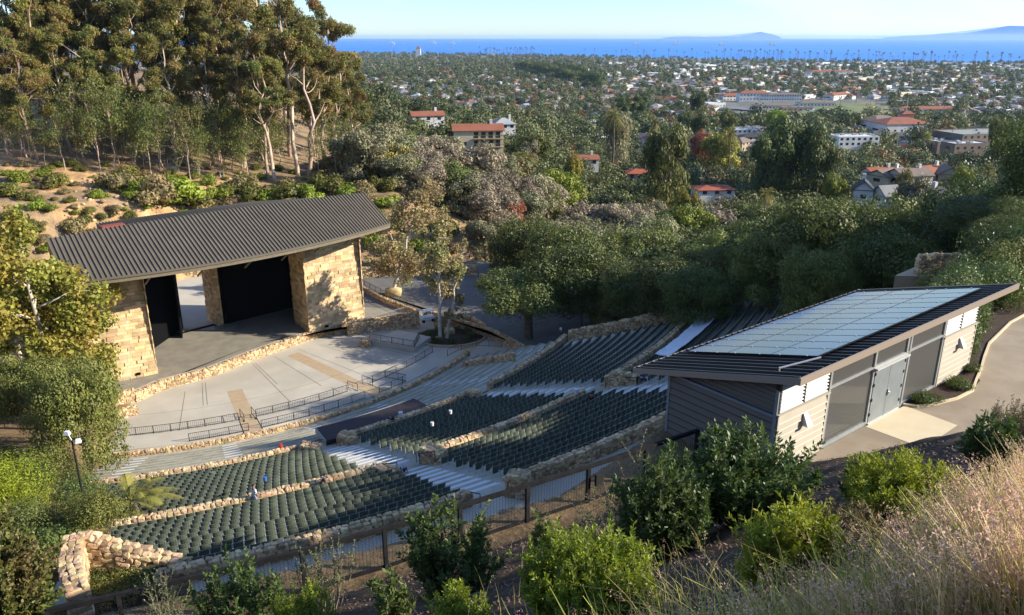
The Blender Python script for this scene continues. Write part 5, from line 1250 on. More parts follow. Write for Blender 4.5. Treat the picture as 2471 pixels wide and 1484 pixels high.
for (xv,yv,Y,w,d,hh,rh,rz,wm,rm,lab,kw) in (
 (1030,292,330,13,8,3.2,1.4,.3,'w_white','r_tile','white ridge house with red tile roof and one gable window left of the tan house',dict(hip=False,chim=True)),
 (1215,300,350,9,8,3,2.2,.2,'w_white','r_pale','white house with steep pale grey roof behind the tan house',dict(chim=True)),
 (1410,348,300,10,7,3,1.2,.1,'w_white','r_tile','white house with a square chimney among dark trees in mid valley',dict(hip=False,chim=True)),
 (1545,338,300,9,7,3,1.3,0,'w_tan','r_red','red-roofed house half hidden in mid valley trees',dict(chim=True)),
 (1725,400,255,12,8,2.6,.9,.1,'w_white','r_red','low house with deep red roof in the shaded valley',dict()),
 (2090,412,240,6.6,5.4,4.2,2.6,1.2,'w_white','r_dark','white gabled house with dark steep roof and tall chimney',dict(hip=False,chim=True,win=(2,2))),
 (2145,432,236,6,6,3.2,2.6,.3,'w_white','r_grey','small white house with steep grey roof right of the white gabled house',dict(hip=False)),
 (2235,424,232,7.4,6.4,3.8,2.3,.5,'w_white','r_dark','white house with dark multi-gabled roof in the right middle distance',dict(hip=False,chim=True,win=(3,2))),
 (2270,428,228,5.6,5.6,3.8,2.2,1.9,'w_cream','r_grey','cream gabled house joined to the right of the dark multi-gabled house',dict(hip=False,win=(2,2))),
 (2225,512,215,10.5,9,4.6,2.8,.35,'w_white','r_dark','white two-storey house with dark roof just above the big oak crowns',dict(hip=False,chim=True,win=(2,2))),
 (2262,516,220,11,8,4.4,2.2,.2,'w_white','r_dark','right wing of the white house above the big oak crowns',dict(hip=False,win=(3,2))),
 (2130,372,300,11,7,3.8,1.4,.15,'w_white','r_red','white house with bright orange-red roof at right middle distance',dict(hip=False,chim=True,win=(4,2))),
 (2150,392,285,13,9,3.5,2,.5,'w_cream','r_brown','row house with brown roof below the bright orange-red roof',dict(hip=False,chim=True)),
 (2200,392,280,12,9,3.8,2,.2,'w_cream','r_brown','middle row house with brown roof and cream wall',dict(hip=False,chim=True)),
 (2245,385,285,13,9,4,2,.4,'w_white','r_tile','row house with red-brown tiles at the right of the row',dict(hip=False,chim=True)),
 (2290,388,282,9,8,3.8,2.4,1.4,'w_tan','r_brown','narrow gabled row house at the right end of the row',dict(hip=False,chim=True)),
 (2430,458,215,12,8,3,1.6,.2,'w_blue','r_grey','grey house with white gables at the right frame edge',dict(hip=False)),
 (2170,296,560,34,24,8,3.5,.12,'w_white','r_tile','large white hall with red tile hip roof and a pink cupola beside the field',dict(win=(7,1))),
 (2120,292,590,28,20,7,3,.5,'w_white','r_brown','brown roofed left wing of the large white hall',dict(win=(6,1))),
 (2360,322,430,40,22,6,1,.25,'w_brown','r_green','wide flat-roofed brown office block at the right edge',dict(flat=True,win=(10,2))),
 (2290,333,420,22,12,4,1,.2,'w_brown','r_white','low office wing with white roof left of the brown office block',dict(flat=True,win=(5,1))),
 (2330,345,400,20,10,4,1,.2,'w_brown','r_white','second low white-roofed wing in front of the brown office block',dict(flat=True,win=(5,1))),
 (1815,243,930,34,14,9,2.5,.03,'w_white','r_tile','white school main block with arched porch and red tile roof',dict(win=(9,2))),
 (1880,246,930,46,14,7.5,1.5,.0,'w_white','r_brown','long right wing of the white school with rows of windows',dict(flat=False,win=(16,2))),
 (1765,243,960,28,14,6,2.5,.2,'w_white','r_tile','left wing of the white school with red tile roof',dict(win=(7,2))),
 (1865,266,800,40,12,4.5,1.5,.05,'w_white','r_brown','low white school annex beside the playing field',dict(win=(12,1))),
 (1965,262,840,36,14,4.5,1.5,.0,'w_white','r_brown','low white classroom block right of the school annex',dict(win=(10,1))),
 (1920,272,780,30,12,4,1,.0,'w_pink','r_green','red-walled low block at the end of the school annex',dict(flat=True,win=(6,1))),
 (1805,292,560,24,12,5.5,1,.1,'w_cream','r_white','two-storey apartment block with white flat roof right of the round dark trees',dict(flat=True,win=(8,2))),
 (1785,300,540,26,12,5,1,.1,'w_blue','r_white','apartment wing with pale roof in front of the white flat-roofed block',dict(flat=True,win=(8,2))),
 (1836,310,500,12,9,6.5,1.6,.3,'w_orange','r_brown','ochre three-storey house in the middle of the right half',dict(win=(4,3))),
 (1810,320,490,14,10,5.5,1.4,.2,'w_white','r_dark','white flat-fronted house left of the ochre one',dict(win=(4,2))),
 (2060,330,420,22,12,5,1,.1,'w_white','r_white','white flat-roofed building half hidden right of the dark clump',dict(flat=True,win=(7,2))),
 (2240,262,720,60,16,7,2,.05,'w_white','r_tile','long white institution with tile roof at the right middle distance',dict(win=(14,2))),
 (2000,190,1650,90,24,10,3,.1,'w_white','r_tile','long white complex with red tile roofs near the shore',dict(win=(12,2))),
 (1010,133,3300,18,18,36,10,0,'w_white','r_tile','slim white tower rising over the far trees at the left end of the shore',dict(detail=0))):
    p=gY(xv,yv,Y);zb=min(p[2]+.5,h(p[0],Y)+6) if Y<460 else h(p[0],Y)
    house('house' if Y<500 else 'building',lab,(p[0],Y,zb),w,d,hh,rh,rz,wm,rm,cat='house' if Y<500 else 'building',**kw)
b=B();p=gY(2185,280,575);b.bx(-4,4,-4,4,0,13);cu=b.build('hall_cupola',M['w_pink'],None);cu.location=(p[0],575,h(p[0],575));tag(cu,'square pink cupola tower of the red-roofed hall','tower')
b=B();b.add([(-5,-5,13),(5,-5,13),(5,5,13),(-5,5,13),(0,0,15.5)],T=[[0,1,4],[1,2,4],[2,3,4],[3,0,4]]);b.build('roof',M['r_tile'],cu)
b=B();b.tube([(0,0,15),(0,0,24)],.15,5);b.build('flagpole',M['white'],cu)
# playing field and courts
def sheet(name,pts,dz,m):
    b=B();n=12;P=[gY(x,y,500) for x,y in pts];P=[gp(x,y) for x,y in pts]
    P=np.array(P);V=[];
    for i in range(n+1):
        for j in range(n+1):
            u,v=i/n,j/n;q=(1-u)*(1-v)*P[0]+u*(1-v)*P[1]+u*v*P[2]+(1-u)*v*P[3];V.append((q[0],q[1],h(q[0],q[1])+dz))
    b.add(V,[[i*(n+1)+j,(i+1)*(n+1)+j,(i+1)*(n+1)+j+1,i*(n+1)+j+1] for i in range(n) for j in range(n)]);return struct(b.build(name,m))
M['field']=mat('field_grass',(.105,.155,.045),(.15,.17,.06),sc=.02,rough=1,c3=(.22,.18,.09),sc3=.012)
M['court']=mat('court_asphalt',(.13,.14,.16),(.17,.18,.20),sc=.02,rough=.9)
sheet('playing_field',[(1740,296),(2200,292),(2150,256),(1900,258)],1.2,M['field'])
sheet('sports_court',[(1735,268),(1850,270),(1850,262),(1745,261)],1.3,M['court'])
sheet('playing_field',[(1990,262),(2120,264),(2110,252),(2010,250)],1.0,M['field'])
# streets
def road(pts,w):
    P=[gp(x,y) for x,y in pts];P=np.array(P);s,Q_=wallpath([(p[0],p[1],p[2]) for p in P],25);b=B();D=np.gradient(Q_[:,:2],axis=0);D/=np.hypot(D[:,0],D[:,1])[:,None]
    V=[];
    for q,d in zip(Q_,D):
        for sg in (-1,1): x,y=q[0]-d[1]*w/2*sg,q[1]+d[0]*w/2*sg;V.append((x,y,h(x,y)+.6))
    b.add(V,[[2*i,2*i+1,2*i+3,2*i+2] for i in range(len(Q_)-1)]);struct(b.build('street',M['asphalt']));return Q_[:,:2]
RD=[road([(1085,345),(1060,290),(1040,240),(1015,190)],11),road([(1480,300),(1560,240),(1640,200),(1760,165)],12),road([(2140,330),(2260,280),(2380,240),(2480,215)],12),road([(1500,262),(1700,275),(1950,300),(2250,305),(2480,290)],12),road([(1000,215),(1300,205),(1700,190),(2300,205)],12)]
RP=np.concatenate(RD)
# random town houses
LM=[]
for o in C.objects:
    if o.get('category') in('house','building') and o.parent is None: LM.append((o.location.x,o.location.y))
LM=np.array(LM)
cols=[('w_white','r_brown'),('w_cream','r_brown'),('w_grey','r_grey'),('w_white','r_grey'),('w_tan','r_brown'),('w_blue','r_grey'),('w_white','r_tile'),('w_cream','r_tile'),('w_white','r_pale'),('w_white','r_dark')]
names={'w_white':'white','w_cream':'cream','w_grey':'grey','w_tan':'tan','w_blue':'blue-grey','w_pink':'pink','r_brown':'brown','r_grey':'grey','r_tile':'red tile','r_pale':'pale grey','r_dark':'dark','r_white':'white'}
HP=[]
for i,(wm,rm) in enumerate(cols):
    hp=house('town_house','small %s town house with a %s roof among the town trees'%(names[wm],names[rm]),(0,0,-500),9+i%3*2,7.5,2.9+(i%4==0)*2.2,1.9,0,wm,rm,hip=i%2==0,win=(3,1+(i%4==0)),detail=1,chim=False,ov=.5);hp['group']='%s town houses with %s roofs'%(names[wm],names[rm]);PROTOS.append(hp);HP.append(hp)
FPR=[]
for i,(wm,rm,w,d) in enumerate((('w_white','r_white',34,16),('w_cream','r_pale',28,18),('w_white','r_pale',46,18),('w_grey','r_white',40,22),('w_tan','r_white',26,14),('w_white','r_tile',34,12))):
    hp=house('commercial_building','long low %s commercial building with a %s roof on the plain'%(names[wm],names[rm]),(0,0,-500),w,d,4.6,2 if rm=='r_tile' else 1,0,wm,rm,flat=rm!='r_tile',win=(8,1),cat='building');hp['group']='low commercial buildings, %s with %s roofs %d'%(names[wm],names[rm],i);PROTOS.append(hp);FPR.append(hp)
rg=np.random.RandomState(77);pts=[];occ=[]
tries=0
def inview(x,y): return -.20*y-20<x<.68*y
while len(pts)<2300 and tries<40000:
    tries+=1;Y=math.exp(rg.uniform(math.log(390),math.log(2600)));X=rg.uniform(-.19,.66)*Y
    xv=((X/ (Y/826))+512)/.41441
    ind=1 if (xv>1480 and Y>640) else 0
    ind=ind and rg.uniform()<.42
    md=21 if not ind else 44
    if Y<440 and X<60: continue
    if len(LM) and np.min(np.hypot(LM[:,0]-X,LM[:,1]-Y))<(34 if Y>700 else 22): continue
    if np.min(np.hypot(RP[:,0]-X,RP[:,1]-Y))<14+ind*12: continue
    # keep the field clear
    u=xv;vy=h(X,Y)/Y
    if 1700<u<2210 and 600<Y<960 and not(u<1730): continue
    if occ and np.min(np.hypot(np.array(occ)[:,0]-X,np.array(occ)[:,1]-Y))<md*.62: continue
    if 3460-.79*(X-459)-Y<120: continue
    pts.append((Y,X,ind));occ.append((X,Y))
pts.sort();town=np.array([(p[1],p[0]) for p in pts])
nh=0;nb=0;b=B();rb={k:B() for k in ('r_brown','r_grey','r_tile','r_white','r_pale')}
ang0=.72
for Y,X,ind in pts:
    rz=ang0+(PI/2 if rg.uniform()<.5 else 0)+rg.uniform(-.08,.08);sc=rg.uniform(.75,1.15);z=h(X,Y)
    if (ind and nb<110) or (not ind and nh<290):
        if ind: nb+=1;dup(FPR[rg.randint(len(FPR))],(X,Y,z),rz,(sc,sc,sc))
        else: nh+=1;dup(HP[rg.choice(10,p=[.16,.1,.1,.12,.1,.06,.12,.08,.08,.08])],(X,Y,z),rz,(sc,sc,sc*1.05))
    else:
        w,d,hh,rh=(rg.uniform(24,50),rg.uniform(14,24),5,1.2) if ind else (rg.uniform(10,16),rg.uniform(8,11),3.2,2.2)
        cc,ss=math.cos(rz),math.sin(rz);k=rg.choice(['r_brown','r_grey','r_tile','r_white','r_pale'],p=[.05,.1,.15,.4,.3] if ind else [.35,.25,.2,.05,.15])
        def tr(P): P=np.array(P,float);return np.c_[P[:,0]*cc-P[:,1]*ss+X,P[:,0]*ss+P[:,1]*cc+Y,P[:,2]+z]
        b.add(tr([(-w/2,-d/2,-1),(w/2,-d/2,-1),(w/2,d/2,-1),(-w/2,d/2,-1),(-w/2,-d/2,hh),(w/2,-d/2,hh),(w/2,d/2,hh),(-w/2,d/2,hh)]),BOXQ,tint=rg.uniform(0,1))
        e=d*.45;rb[k].add(tr([(-w/2-.5,-d/2-.5,hh),(w/2+.5,-d/2-.5,hh),(w/2+.5,d/2+.5,hh),(-w/2-.5,d/2+.5,hh),(-w/2+e,0,hh+rh),(w/2-e,0,hh+rh)]),[[0,1,5,4],[2,3,4,5]],[[1,2,5],[3,0,4]],tint=rg.uniform(0,1))
o=b.build('distant_houses',mat('distant_walls',(.74,.72,.66),(.6,.56,.48),sc=.01,tint=.3));tag(o,'many tiny far houses and low blocks scattered through the town','houses',kind='stuff')
for k,v in rb.items():
    if v.n: v.build('roofs',M[k],o)
# small cars as light specks on streets and lots
def car_geo():
    a=B();a.bx(-2.2,2.2,-.9,.9,.35,.85);a.box((-.1,0,1.1),(2.6,1.6,.55),taper=.8);w=B()
    for x in (-1.4,1.4):
        for y in (-.9,.9): w.tube([(x,y-.1,.33),(x,y+.1,.33)],.33,8)
    g=B();g.box((-.1,0,1.08),(2.35,1.66,.32),taper=.86);return a,w,g
a_,w_,g_=car_geo();CARS=[]
for cn,cm in (('white','w_white'),('dark','r_dark'),('silver','w_grey'),('red','r_red')):
    o=empty('parked_car',(0,0,-500));tag(o,'tiny %s car parked in the town'%cn,'car','%s cars parked in the town'%cn);reg(o,a_.build('body',M[cm],o),w_.build('wheels',M['darksteel'],o),g_.build('windows',M['window'],o));PROTOS.append(o);CARS.append(o)
for (x0,x1,yv) in ((1935,2010,272),(1940,2030,269),(2240,2330,293),(2200,2300,350),(2130,2160,336),(1560,1640,300)):
    for k in range(12):
        x,y,z=gp(x0+(x1-x0)*k/12,yv+rg.uniform(-1,1));dup(CARS[rg.choice(4,p=[.45,.25,.22,.08])],(x,y,z+.65),rg.uniform(0,3.1))
for Q_ in RD:
    for k in range(0,len(Q_),2):
        q=Q_[k];dup(CARS[rg.randint(4)],(q[0]+rg.uniform(-3,3),q[1],h(*q)+.65),rg.uniform(0,3.1))
# utility poles
UPo=empty('utility_pole',(0,0,-500));tag(UPo,'slender brown utility pole in the town','pole','utility poles in the town');b=B();b.tube([(0,0,0),(0,0,13)],[.22,.13],6);b.bx(-1.3,1.3,-.08,.08,11.6,11.8);b.bx(-1,1,-.08,.08,10.6,10.75);reg(UPo,b.build('pole_and_crossarms',M['bark_dark'],UPo));PROTOS.append(UPo)
for xv,yt,Y in ((1205,255,420),(1175,280,400),(960,300,330),(1290,235,600),(1600,250,560),(1888,290,480),(2115,240,700),(2140,300,480),(2300,310,430),(2340,340,400),(1115,240,600),(1420,250,520),(1700,200,900),(1990,235,760),(2030,233,760),(2420,330,380),(2220,380,300)):
    a,b_,c=ray(xv,yt);x=a*Y/b_;dup(UPo,(x,Y,c*Y/b_-12.5),.4)
# ---------------------------------------------------------------- valley and town trees
rg=np.random.RandomState(31)
def blocked(x,y):
    dx,dy=x-CX,y-CY;r=math.hypot(dx,dy);az=math.degrees(math.atan2(dy,dx))
    if r<100 and -90<az<-18: return True
    if y<146 and x<24 and r<66+0*az and az>-30 or (r<64 and y<150): return True
    if y<58: return True
    if x<-36 and y<245: return True
    if x<-6 and y<162: return True
    if x<0 and y<150: return True
    return False
cand=[];
def proj(x,y,z): d=y*CT-z*ST;return (512+F*x/d)/.41441,(307.5-F*(y*ST+z*CT)/d)/.41441
HV=[]
for o in C.objects:
    if o.get('category') in('house','building') and o.parent is None and o.location.z>-400 and o.name.startswith(('house','ridge_house','building')) and o.location.y<1000 and not('deep red roof' in o['label'] or 'half hidden' in o['label'] or 'gable' in o['label'] or 'square chimney' in o['label']):
        bb=[c for c in o.children if c.name.startswith('wall')][0].dimensions;x,y,z=o.location;u0,_=proj(x-bb.x*.5,y,z);u1,vb=proj(x+bb.x*.5,y,z+.3);m=(u1-u0)*.12+8;HV.append((u0-m,u1+m,vb,y))
print('houses seen',len(HV))
near=[(o.location.x,o.location.y,4.0) for o in C.objects if o.parent is None and o.name.startswith(('oak_tree','tree','house','ridge_house')) and o.location.z>-400]
NA=np.array([(a,b_) for a,b_,c in near])
for _ in range(30000):
    Y=math.exp(rg.uniform(math.log(62),math.log(620)));X=rg.uniform(-.24,.70)*Y+rg.uniform(-4,4)
    if blocked(X,Y): continue
    d0=7.2 if Y<260 else 9.5 if Y<420 else 13
    if len(NA) and np.min(np.hypot(NA[:,0]-X,NA[:,1]-Y))<(d0*.75): continue
    if Y>390 and np.min(np.hypot(town[:,0]-X,town[:,1]-Y))<10: continue
    if Y>430 and np.min(np.hypot(RP[:,0]-X,RP[:,1]-Y))<9: continue
    # open views in front of the named houses
    bad=False
    xv,yvt=proj(X,Y,h(X,Y)+9.5)
    for (a0,a1,yb,hy_) in HV:
        if Y<hy_ and a0<xv<a1 and yvt<yb: bad=True
    if bad: continue
    if math.hypot(X-9,Y-150)<11: continue
    cand.append((Y,X,d0));NA=np.vstack([NA,[X,Y]])
cand.sort()
print('valley trees',len(cand))
def treekind(X,Y):
    xv=((X/(Y/790.))+512)/.41441
    q=math.sin(X*.045+1.3)+math.sin(Y*.05+X*.03)
    u=rg.uniform()
    if Y<128: return rg.choice(['oakD0','oakN0','oakN1']) if Y<105 else 'dark%d'%rg.randint(4)
    if 1000<xv<1600 and 140<Y<235: return rg.choice(['tan0','tan1','tan2','grey0','grey1','oak2','grey3','rust0'],p=[.13,.13,.12,.18,.18,.12,.11,.03])
    if u<.035: return 'yel0'
    if u<.06: return 'lime0'
    if u<.10: return 'tan%d'%rg.randint(3)
    if q>.6: return 'grey%d'%rg.randint(4)
    if q<-.5: return 'dark%d'%rg.randint(4)
    return 'oak%d'%rg.randint(4)
DESC={'oak':('green rounded oak in the wooded valley','green valley oaks'),'dar':('dark evergreen oak in the wooded valley','dark valley oaks'),'gre':('grey-green oak in the wooded valley','grey-green valley oaks'),'tan':('bare tan-grey winter tree in the wooded valley','bare tan valley trees'),'yel':('yellow-leaved tree dotted in the valley','yellow valley trees'),'lim':('lime green tree dotted in the valley','lime green valley trees'),'rus':('rusty brown tree dotted in the valley','rusty valley trees')}
nind=0;far_t=[]
for Y,X,d0 in cand:
    k=treekind(X,Y)
    if nind<285:
        R=d0*rg.uniform(.66,1.0);Hh=R*rg.uniform(1.5,2.2);p=PROTO[k];mR,mH=(6.5,11) if k.startswith(('oakN','oakD')) else (5,9);z=h(X,Y)-.5;nind+=1
        l,g=DESC[k[:3]];dup(p,(X,Y,z),rg.uniform(0,6.28),(R/mR,R/mR,Hh/mH),l,g)
    else: far_t.append((X,Y,d0*rg.uniform(.45,.72),k))
# one object: town canopy
for _ in range(60000):
    if len(far_t)>8300: break
    Y=math.exp(rg.uniform(math.log(560),math.log(4300)));X=rg.uniform(-.24,.68)*Y
    if 3460-.79*(X-459)-Y<25: continue
    i0=np.min(np.hypot(town[:,0]-X,town[:,1]-Y))
    if i0<(9 if Y<1200 else 7): continue
    if Y<2300 and np.min(np.hypot(RP[:,0]-X,RP[:,1]-Y))<8: continue
    xv=((X/(Y/826.))+512)/.41441
    if 1730<xv<2160 and 640<Y<960 : continue
    if xv>1450 and Y>650 and rg.uniform()<.5: continue
    if len(LM) and np.min(np.hypot(LM[:,0]-X,(LM[:,1]-Y)))<18: continue
    far_t.append((X,Y,rg.uniform(3.2,6.5)*(1 if Y<1500 else 1.25),'c'))
Cb={m:B() for m in ('city','cityb','cityc')}
M['cityb']=leafmat('city_tree_leaf_dark',(.055,.075,.024),(.095,.11,.038),sc=.02,tint=.4,orand=0);M['cityc']=leafmat('city_tree_leaf_mixed',(.17,.13,.05),(.11,.12,.04),sc=.015,tint=.4,orand=0,c3=(.22,.08,.03))
for X,Y,R,k in far_t:
    n=int(np.clip(430*480/Y,44,560));sz=R*.33*math.sqrt(130./n)*(1 if n>80 else .9);z=h(X,Y);hh=R*rg.uniform(1.3,2.0)
    m=rg.choice(['city','cityb','cityc'],p=[.5,.4,.10]) if k=='c' else ('cityb' if k[:3]=='dar' else 'cityc' if k[:3] in('tan','rus','yel') else 'city')
    bl=[(X+rg.uniform(-.4,.4)*R,Y+rg.uniform(-.4,.4)*R,z+hh*rg.uniform(.5,.72),R*.62,R*.62,hh*.38) for _ in range(3)]+[(X,Y,z+hh*.45,R*.8,R*.8,hh*.42)]
    crown(Cb[m],bl,n,sz,rg,asp=.8,shell=.15,under=.6)
o=None
for m,bb in Cb.items():
    q=bb.build('far_tree_canopy',M[m],o if o else None)
    if o is None: o=q;tag(o,'far tree canopy covering the town plain down to the shore','trees',kind='stuff')
# ---------------------------------------------------------------- foreground shrubs and grass
def stems(cb,tb,n,Ht,spread,rng,lf,ln,asp,step=.03,r0=.012,curve=.3,up=1.0,base=.2,side=2,lfrom=.25,origin=(0,0,0)):
    """upright leafy stems; leaves set along each"""
    PP=[];NN=[]
    for i in range(n):
        a=rng.uniform(0,2*PI);s_=math.sqrt(rng.uniform(0,1))*spread;H_=Ht*rng.uniform(.4,1.2)*(1-.35*(s_/spread)**2)
        p0=np.array([math.cos(a)*base*rng.uniform(0,1),math.sin(a)*base*rng.uniform(0,1),-.1]);p1=np.array([math.cos(a)*s_,math.sin(a)*s_,H_]);
        t=np.linspace(0,1,9)[:,None];ctrl=np.array([p1[0]*(1-curve*.3),p1[1]*(1-curve*.3),H_*(.35+.1*rng.uniform())]);P=(1-t)**2*p0+2*t*(1-t)*ctrl+t*t*p1+rng.normal(size=(9,3))*.012
        tb.tube(P+np.array(origin),list(np.linspace(r0,r0*.25,9)),4,cap=False)
        def run(P,fr):
            L=np.sum(np.linalg.norm(np.diff(P,axis=0),axis=1));m=int(L/step);ts=rng.uniform(fr,1.0,m)**.8
            k=np.clip((ts*(len(P)-1)).astype(int),0,len(P)-2);f=(ts*(len(P)-1)-k)[:,None];q=P[k]*(1-f)+P[k+1]*f;d=P[k+1]-P[k];d/=np.linalg.norm(d,axis=1)[:,None]
            PP.append((q,d))
        run(P,lfrom)
        for s2 in range(side):
            k=rng.randint(3,8);q0=P[k];d=rng.normal(size=3);d[2]=abs(d[2])*.8+.5;d/=np.linalg.norm(d);L=Ht*rng.uniform(.10,.26);Q_=q0+np.linspace(0,1,4)[:,None]*d*L+np.array([0,0,1])*np.linspace(0,1,4)[:,None]**2*L*.3
            tb.tube(Q_+np.array(origin),[r0*.4,r0*.3,r0*.2,r0*.12],3,cap=False);run(Q_,.1)
    q=np.concatenate([a for a,_ in PP]);d=np.concatenate([b_ for _,b_ in PP]);n=len(q)
    w=rng.normal(size=(n,3));w-=d*(w*d).sum(1)[:,None];w/=np.linalg.norm(w,axis=1)[:,None]
    t=d*.75+w*.8;t/=np.linalg.norm(t,axis=1)[:,None];s_=ln*rng.uniform(.6,1.25,(n,1));sd=np.cross(t,rng.normal(size=(n,3)));sd/=np.linalg.norm(sd,axis=1)[:,None]
    V=np.empty((n,4,3));o=np.array(origin);V[:,0]=q+o;V[:,1]=q+t*s_*.55+sd*s_*asp*.5+o;V[:,2]=q+t*s_+o;V[:,3]=q+t*s_*.5-sd*s_*asp*.5+o
    cb.add(V.reshape(-1,3),np.arange(4*n).reshape(n,4),tint=rng.uniform(0,1,n))
def shrub(xv,yv,hv,wv,kind,label,seed,n=None,sc=1.0,name='shrub'):
    x,y,z=gp(xv,yv);a,b_,c=ray(xv,yv);m=.41441*y/b_;Ht=hv*m*1.12*sc;Rr=wv*.5*m*sc;rng=np.random.RandomState(seed);cb=B();tb=B()
    if kind=='gloss': stems(cb,tb,n or 46,Ht,Rr,rng,None,.10,.42,step=.015,side=4);mc,mt='gloss','twig'
    elif kind=='bright': stems(cb,tb,n or 170,Ht,Rr,rng,None,.055,.30,step=.0085,r0=.006,side=4,curve=.1,lfrom=.2);mc,mt='bright','twig'
    elif kind=='sparse': stems(cb,tb,n or 16,Ht,Rr,rng,None,.04,.6,step=.022,r0=.014,side=9,curve=.6,lfrom=.2);mc,mt='twigleaf','twig'
    elif kind=='dark': stems(cb,tb,n or 70,Ht,Rr,rng,None,.095,.40,step=.017,r0=.010,side=5);mc,mt='gloss','twig'
    elif kind=='round': stems(cb,tb,n or 60,Ht,Rr,rng,None,.11,.75,step=.02,r0=.012,side=5);mc,mt='laurel','twig'
    elif kind=='sage': stems(cb,tb,n or 70,Ht,Rr,rng,None,.045,.3,step=.011,r0=.005,side=4);mc,mt='dryshrub','twig'
    o=empty(name,(x,y,z));tag(o,label,'shrub');tb.build('stems',M[mt],o);cb.build('foliage',M[mc],o);return o
M['laurel']=leafmat('laurel_leaf',(.085,.12,.025),(.14,.15,.035),sc=2,rough=.4,c3=(.17,.10,.045))
shrub(1090,1425,190,230,'gloss','glossy green toyon shrub standing before the fence near the bottom centre',601,60)
shrub(585,1520,175,200,'gloss','glossy leafy shrub at the bottom edge left of centre',602,40)
shrub(945,1530,140,120,'gloss','small upright glossy shrub at the bottom edge between the two bigger ones',603,18)
shrub(1600,1330,205,225,'dark','grey-green leafy shrub left of the dark one by the shed corner',604,90)
shrub(1790,1265,205,280,'dark','big glossy dark shrub in front of the shaded end wall of the shed',605,150)
shrub(1520,1330,235,110,'sparse','twiggy half-bare shrub poking above the fence left of the big shrubs',606,14)
shrub(1420,1500,190,310,'bright','bright yellow-green fine-leaved bush at the bottom centre right',607,330)
shrub(1910,1440,190,250,'bright','bright fine-leaved bush right of the bottom centre, left of the pink grass',608,240)
shrub(2190,1270,140,300,'bright','bright fine-leaved bush beside the asphalt at the top of the pink grass',609,260)
shrub(1110,1540,110,150,'bright','small bright fine-leaved tuft at the bottom edge',610,90)
shrub(790,1480,190,160,'sparse','thin twiggy shrub with tiny leaves crossing the fence rail left of centre',611,13)
shrub(735,1525,110,150,'bright','small bright spray at the bottom edge below the twiggy shrub',616,60)
shrub(1440,1300,120,110,'sparse','small grey twiggy shrub behind the bright bush',612,12)
shrub(1310,1345,110,70,'gloss','tiny green sapling shrub on the mulch left of the bright bush',613,10)
shrub(405,1530,170,160,'sparse','open twiggy shrub on the lower left in front of the fence end',614,14)
shrub(20,1570,300,200,'round','large rounded laurel-like shrub filling the bottom left corner',615,240)
shrub(2380,1130,110,120,'dark','small dark green bush above the pink grass at the right edge',618,60)
shrub(2440,1060,90,110,'sage','grey sage tuft at the right edge beside the path',619,60)
shrub(2130,1180,60,80,'sage','small grey sage at the path edge left of the bright bush',620,50)
shrub(2080,1215,90,110,'dark','small leafy shrub hanging over the asphalt corner',621,30)
shrub(1960,1180,50,60,'gloss','tiny green shrub at the foot of the shed corner',622,14)
shrub(2060,1330,90,200,'sage','tangled grey-green scrub between the bright bushes',623,110)
# foreground shrub at amphitheatre left
def bush_at(pos,R,Ht,n,size,mc,label,seed,asp=.4,name='shrub'):
    rg_=np.random.RandomState(seed);cb=B();bl=[(rg_.uniform(-.5,.5)*R,rg_.uniform(-.5,.5)*R,Ht*rg_.uniform(.25,.65),R*rg_.uniform(.4,.6),R*rg_.uniform(.4,.6),Ht*.35) for _ in range(10)]
    crown(cb,bl,n,size,rg_,shell=.35,asp=asp,under=.8);tb=B()
    for q in bl[:6]: tb.tube([(0,0,-.3),(q[0]*.6,q[1]*.6,q[2]*.7),(q[0],q[1],q[2])],[.06,.04,.02],5)
    o=empty(name,pos);tag(o,label,'shrub');tb.build('stems',M['bark_dark'],o);cb.build('foliage',M[mc],o);return o
bush_at((-34.0,45,-31.0),3.8,8.4,22000,.22,'pepper','feathery yellow-green pepper tree at the left edge below the big oak',631,.25,'pepper_tree')
for k,(r_,a_) in enumerate(((56,-82.5),(60,-81.2),(64,-80.2),(68,-79.2),(72,-78.3),(76,-77),(80,-75.8),(84,-75.0),(88,-74.2),(58,-86),(64,-85),(70,-83.5),(76,-82),(82,-80),(88,-78.5),(92,-76),(70,-88),(80,-86),(88,-84))):
    q=pol(r_,a_);bush_at((q[0],q[1],h(q[0],q[1])),RN.uniform(1.8,2.8),RN.uniform(2.2,4.2),5200,.20,('shrub','oak','oakdark','dryshrub')[k%4],'leafy bush in the thicket along the left end of the terraces',680+k)['group']='bushes in the thicket at the left end of the terraces'
for k,(q,R_,H_) in enumerate((((-29.3,45.5,-31.3),2.2,3.2),((-31,49.5,-33),2.2,3.4),((-27.6,41.8,-30),2.0,3.0),((-34,54,-34.5),2.4,3.6),((-26.3,38.6,-28.6),1.8,2.4))):
    bush_at(q,R_,H_,5200,.17,('oak','gloss','shrub')[k%3],'leafy bush in the thicket along the left end of the terraces',720+k)['group']='bushes in the thicket at the left end of the terraces'
bush_at((-29.5,39.5,-29.5),3.0,4.2,11000,.17,'oak','dense green bush behind the light pole at the lower left',632)
bush_at((-24.6,41.0,-28.5),2.4,3.6,8000,.16,'shrub','grey-green bush with the feather palm growing through it',633)
bush_at((-21.6,36.3,-27.6),1.3,1.9,4000,.13,'limeleaf','yellow-green grassy bush above the V-shaped stone walls',634,.2)
bush_at((-23.4,37.0,-27.6),1.2,1.8,3000,.13,'dryshrub','dull olive bush left of the yellow-green one above the stone walls',635,.2)
bush_at((-25.5,31.5,-26.5),2.0,1.8,5000,.12,'dryshrub','silvery sage bush outside the left stone wall',636,.3)
bush_at((-22.6,27.2,-25.3),1.4,1.5,4000,.12,'limeleaf','lime bush at the outer foot of the left stone wall',637)
